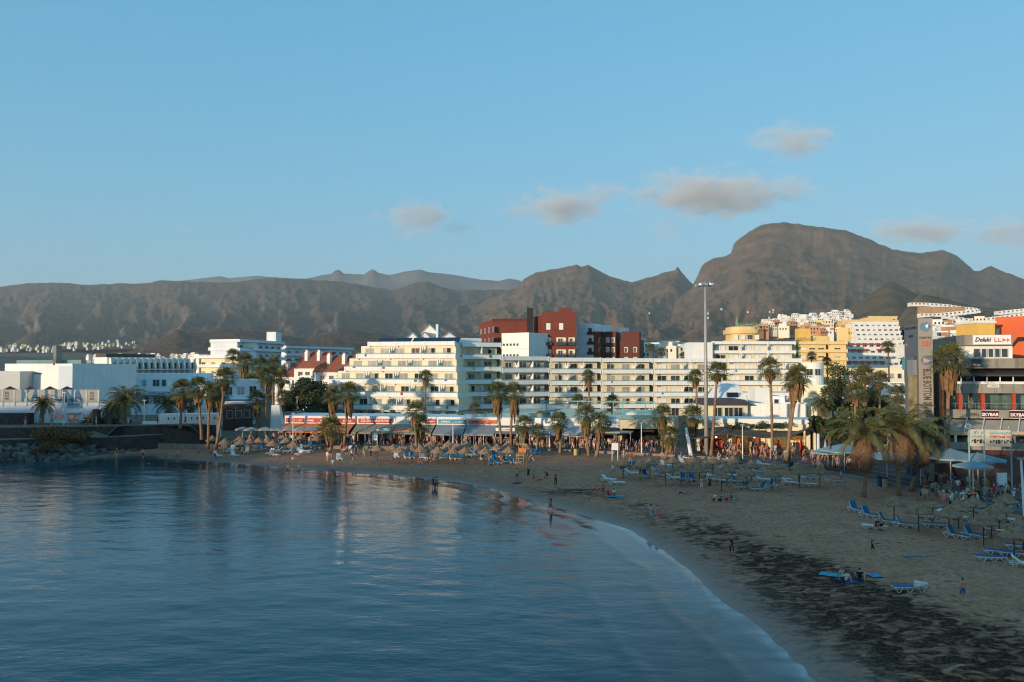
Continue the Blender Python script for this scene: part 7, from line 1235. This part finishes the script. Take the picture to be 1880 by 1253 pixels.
MB().box(-.26, .26, -.26, .24, .36, .44).build('seat', CANE, CH); MB().hexa([(-.3, .2, .40), (.3, .2, .40), (.3, .28, .40), (-.3, .28, .40), (-.27, .27, .92), (.27, .27, .92), (.27, .35, .92), (-.27, .35, .92)]).build('backrest', CANE, CH)
for x in (-.27, .27):
    MB().box(x - .03, x + .03, -.24, .2, .58, .64).build('armrest', CANE, CH)
    for y in (-.23, .23): MB().tube([(x, y, 0), (x * .95, y * .95, .37)], .025, 5).build('leg', CANE, CH)
ST = ('stand', 'walk', 'standL', 'walkL', 'standD', 'hips')
def edge_df(u): return float(edge_d(np.array([float(u)]))[0])
crowd(54, lambda r: r.uniform(425, 1010), lambda r, u: edge_df(u) + r.uniform(.8, 5), PZ + .03, ST, 'on the promenade before the shops', 'strollers before the beach shops', 11)
crowd(27, lambda r: r.uniform(1010, 1240), lambda r, u: edge_df(u) + r.uniform(.8, 4.5), PZ + .03, ST, 'on the promenade before the clothes shop', 'strollers before the clothes shop', 12)
crowd(28, lambda r: r.uniform(1285, 1500), lambda r, u: edge_df(u) + r.uniform(3, 9), PZ + .03, ST, 'before the lit souvenir shops', 'shoppers before the souvenir shops', 13)
crowd(10, lambda r: r.uniform(970, 1080), lambda r, u: edge_df(u) + r.uniform(2.5, 5.5), PZ + .03, ('chair', 'chairL'), 'under the pale awnings', 'diners under the pale awnings', 14)
crowd(10, lambda r: r.uniform(525, 590), lambda r, u: r.uniform(140, 143), PZ + .03, ('chair', 'chairL'), 'under the grey umbrellas', 'diners under the grey umbrellas', 15)
crowd(20, lambda r: r.uniform(1690, 1870), lambda r, u: r.uniform(81, 88), PZ + .03, ('chair', 'chair', 'chairL', 'stand'), 'at the blue umbrella cafe', 'guests of the blue umbrella cafe', 16)
crowd(12, lambda r: r.uniform(1490, 1580), lambda r, u: r.uniform(103, 108), PZ + .03, ('chair', 'stand', 'chairL'), 'at the cafe beside the round bush', 'guests of the round bush cafe', 17)
crowd(17, lambda r: r.uniform(1722, 1822), lambda r, u: r.uniform(73.5, 79), lambda x, y: max(gz(x, y), PZ + .03 if x > 45.4 else 0), ST, 'in the queue at the beach entrance', 'people queueing at the beach entrance', 18)
crowd(10, lambda r: r.uniform(20, 420), lambda r, u: 137.2 + max(0, (u - 100) / 80), 4.3, ST, 'on the stone walkway', 'strollers on the stone walkway', 19)
crowd(8, lambda r: r.uniform(1718, 1880), lambda r, u: r.uniform(98, 100), 5.0, ('chair', 'stand'), 'behind the white posts of the bar', 'guests of the bar terrace', 20)
# towels, bags and the swim ring
def towel(u, v, w_, l, m, lab, rz=0):
    p = onsand(u, v); mb = MB(); n = 9; r = random.Random(int(u)); vs = [((i / (n - 1) - .5) * w_, (j / (n - 1) - .5) * l, .05 + .035 * r.random()) for j in range(n) for i in range(n)]; mb.add(vs, [(j * n + i, j * n + i + 1, (j + 1) * n + i + 1, (j + 1) * n + i) for j in range(n - 1) for i in range(n - 1)])
    o = mb.build('beach_towel', m); o.location = p; o.rotation_euler = (0, 0, R(rz)); so = o.modifiers.new('t', 'SOLIDIFY'); so.thickness = .02; tag(o, lab, 'towel')
TQ = mat('turquoise towel', (.05, .33, .46), .9, .2, 4); NV = mat('dark blue towel', (.02, .06, .16), .9, .2, 4)
towel(1530, 1057, .9, 1.7, TQ, 'turquoise towel beneath the mint green shirt', 60); towel(1557, 1068, 1.2, 1.3, NV, 'dark blue towel beneath the sitting group', 20); towel(1606, 1058, .8, .9, mat('blue striped towel', (.08, .25, .42), .9, .5, 6), 'crumpled blue towel beside the sitting group', 10); towel(1680, 1022, 1.7, .5, mat('patterned towel', (.18, .24, .28), .9, .7, 5), 'crumpled patterned towels lying alone on the sand', 5); towel(1132, 912, 1.9, .9, TQ, 'turquoise towel beneath the person in white', 10); towel(949, 888, 1.0, .6, NV, 'dark blue mat by the lifeguard chair', 10); towel(1346, 922, 1.0, .7, TQ, 'pale towel at the end of the sitting group', 10); towel(771, 853, 1.6, .8, TQ, 'turquoise towel before the middle loungers', 0)
p = onsand(1691, 1091); mb = MB(); bm_r = random.Random(2)
for i in range(26): mb.ball((bm_r.uniform(-.28, .28), bm_r.uniform(-.22, .22), .42 + bm_r.uniform(0, .3)), (bm_r.uniform(.1, .2), bm_r.uniform(.1, .2), .12), 6)
o = mb.build('towel_bundle', mat('white towel', (.72, .68, .62), .95, .1, 6), smooth=True); o.location = p; tag(o, 'white towel bundle heaped on the lone blue lounger', 'towel')
p = Vector((*P(1781, 76.5), 1.75)); mb = MB(); mb.tube([(.36 * math.cos(R(a)), 0, .36 * math.sin(R(a))) for a in range(0, 361, 20)], .13, 8, cap=False); o = mb.build('swim_ring', mat('turquoise vinyl', (.01, .33, .50), .35, .05, 2), smooth=True); o.location = p; tag(o, 'turquoise swim ring held at the beach entrance', 'swim ring')

# cafe and rental buildings on the slope between the sail shops and the lift tower
for i, (u0, u1, d, z0, z1, m_, lab) in enumerate(((1556, 1600, 135, 1.3, 6.2, CREAM, 'cream cafe house behind the round bush'), (1604, 1662, 128, 1.3, 8.2, CONC, 'low concrete cafe wing beside the lift tower'), (1612, 1664, 140, 6, 11.2, WHITE, 'white-railed upper walkway building behind the lift tower'), (1560, 1612, 165, 3, 11.0, WHITE, 'white house among the slope palms'), (1500, 1545, 190, 3, 9.5, WHITE, 'white house below the yellow hotel wing'), (1560, 1660, 230, 4, 13.5, CREAM, 'long cream house below the red awning flats'))):
    o = bld('slope_house', lab, P(u0, d), z0); f = block(o, P(u0, d), P(u1, d - 2), z0 - 2, z1, 7, m_, parap=.4)
    for z in np.arange(z0 + .9, z1 - 1.8, 3.0): winrow(o, f, .3, f.L - .3, max(2, int(f.L / 2)), .02, float(z), 1.2, 1.5, 'ddc', WHITEM)
for i, (u, d, z) in enumerate(((1640, 117, 8.5), (1585, 126, 5.0))): x, y = P(u, d)
crowd(16, lambda r: r.uniform(430, 960), lambda r, u: edge_df(u) - r.uniform(1, 14), lambda x, y: gz(x, y), ('stand', 'walk', 'sit', 'hips', 'crouch'), 'on the sand of the far beach', 'bathers on the far beach', 31, ('red', 'navy', 'white', 'orange', 'blue', 'pink', 'bare', 'bare'))
crowd(12, lambda r: r.uniform(1130, 1500), lambda r, u: edge_df(u) - r.uniform(2, 18), lambda x, y: gz(x, y), ('stand', 'walk', 'sit', 'hips', 'sit'), 'among the parasols before the sails', 'bathers among the parasols', 32, ('red', 'navy', 'white', 'orange', 'blue', 'bare', 'bare'))
r_ = random.Random(77)
for i in range(26):
    u = r_.choice((r_.uniform(400, 600), r_.uniform(700, 950), r_.uniform(1130, 1490))); d = edge_df(u) - r_.uniform(2, 13); p = (xat(u, d), d); z = gz(*p); t = thing('sun_lounger', 'spare white lounger frame scattered among the parasol rows', 'sun lounger', (p[0], p[1], z), r_.uniform(-1.6, 1.6), 'scattered white lounger frames'); f, s_, b_, fb, s2, b2 = LM_[r_.choice((38, 62))]; link('frame', f, t); link('back_frame', fb, t); link('seat', s2, t); link('backrest', b2, t)

# the thickest part of the promenade crowd reads as one mass: joined into one object
def crowd_mass(n, spots, seed):
    r = random.Random(seed); cl = [MATS[k + ' cloth'] for k in ('red', 'navy', 'black', 'white', 'teal', 'pink', 'grey', 'blue', 'orange', 'beige')]; ml = cl + [MATS['skin 0'], MATS['skin 1'], MATS['dark hair'], MATS['brown hair']]
    V, LI, LT, MI = [], [], [], []; off = 0; cache = {}
    for k in ('stand', 'walk', 'standL', 'walkL', 'standD', 'chair', 'hips'):
        me = PM[k]; v = np.empty(len(me.vertices) * 3); me.vertices.foreach_get('co', v); li = np.empty(len(me.loops), np.int32); me.loops.foreach_get('vertex_index', li); lt = np.empty(len(me.polygons), np.int32); me.polygons.foreach_get('loop_total', lt); mi = np.empty(len(me.polygons), np.int32); me.polygons.foreach_get('material_index', mi); cache[k] = (v.reshape(-1, 3), li, lt, mi)
    for i in range(n):
        u0, u1, k0, k1, ps = r.choice(spots); u = r.uniform(u0, u1); d = edge_df(u) + r.uniform(k0, k1); x, y = P(u, d); v, li, lt, mi = cache[r.choice(ps)]; a = r.uniform(0, 6.28); s = r.uniform(.9, 1.05); c, q = math.cos(a) * s, math.sin(a) * s
        V.append(np.stack([v[:, 0] * c - v[:, 1] * q + x, v[:, 0] * q + v[:, 1] * c + y, v[:, 2] * s + PZ + .03], -1)); LI.append(li + off); LT.append(lt); MI.append(np.array([10 + r.randrange(2), r.randrange(10), r.choice((1, 2, 6, 9)), 12 + r.randrange(2)])[mi]); off += len(v)
    V = np.concatenate(V); LI = np.concatenate(LI); LT = np.concatenate(LT); MI = np.concatenate(MI); me = bpy.data.meshes.new('crowd'); me.vertices.add(len(V)); me.vertices.foreach_set('co', V.ravel()); me.loops.add(len(LI)); me.loops.foreach_set('vertex_index', LI.astype(np.int32)); me.polygons.add(len(LT)); me.polygons.foreach_set('loop_start', np.concatenate([[0], np.cumsum(LT)[:-1]]).astype(np.int32)); me.polygons.foreach_set('loop_total', LT.astype(np.int32))
    for m in ml: me.materials.append(m)
    me.polygons.foreach_set('material_index', MI.astype(np.int32)); me.polygons.foreach_set('use_smooth', [True] * len(LT)); me.update(calc_edges=True); me.validate(); tag(link('crowd', me), 'dense crowd of strollers and diners along the promenade shops', 'crowd', kind='stuff')
SS = ('stand', 'walk', 'standL', 'walkL', 'standD', 'hips')
crowd_mass(230, [(430, 700, 2, 8, SS), (700, 1000, 2, 7, SS), (960, 1090, 2, 6, SS + ('chair',)), (1090, 1240, 1, 6, SS), (1285, 1500, 3, 10, SS), (1490, 1600, 2, 8, SS), (1690, 1870, 3, 8, ('chair', 'stand', 'chair'))], 5)
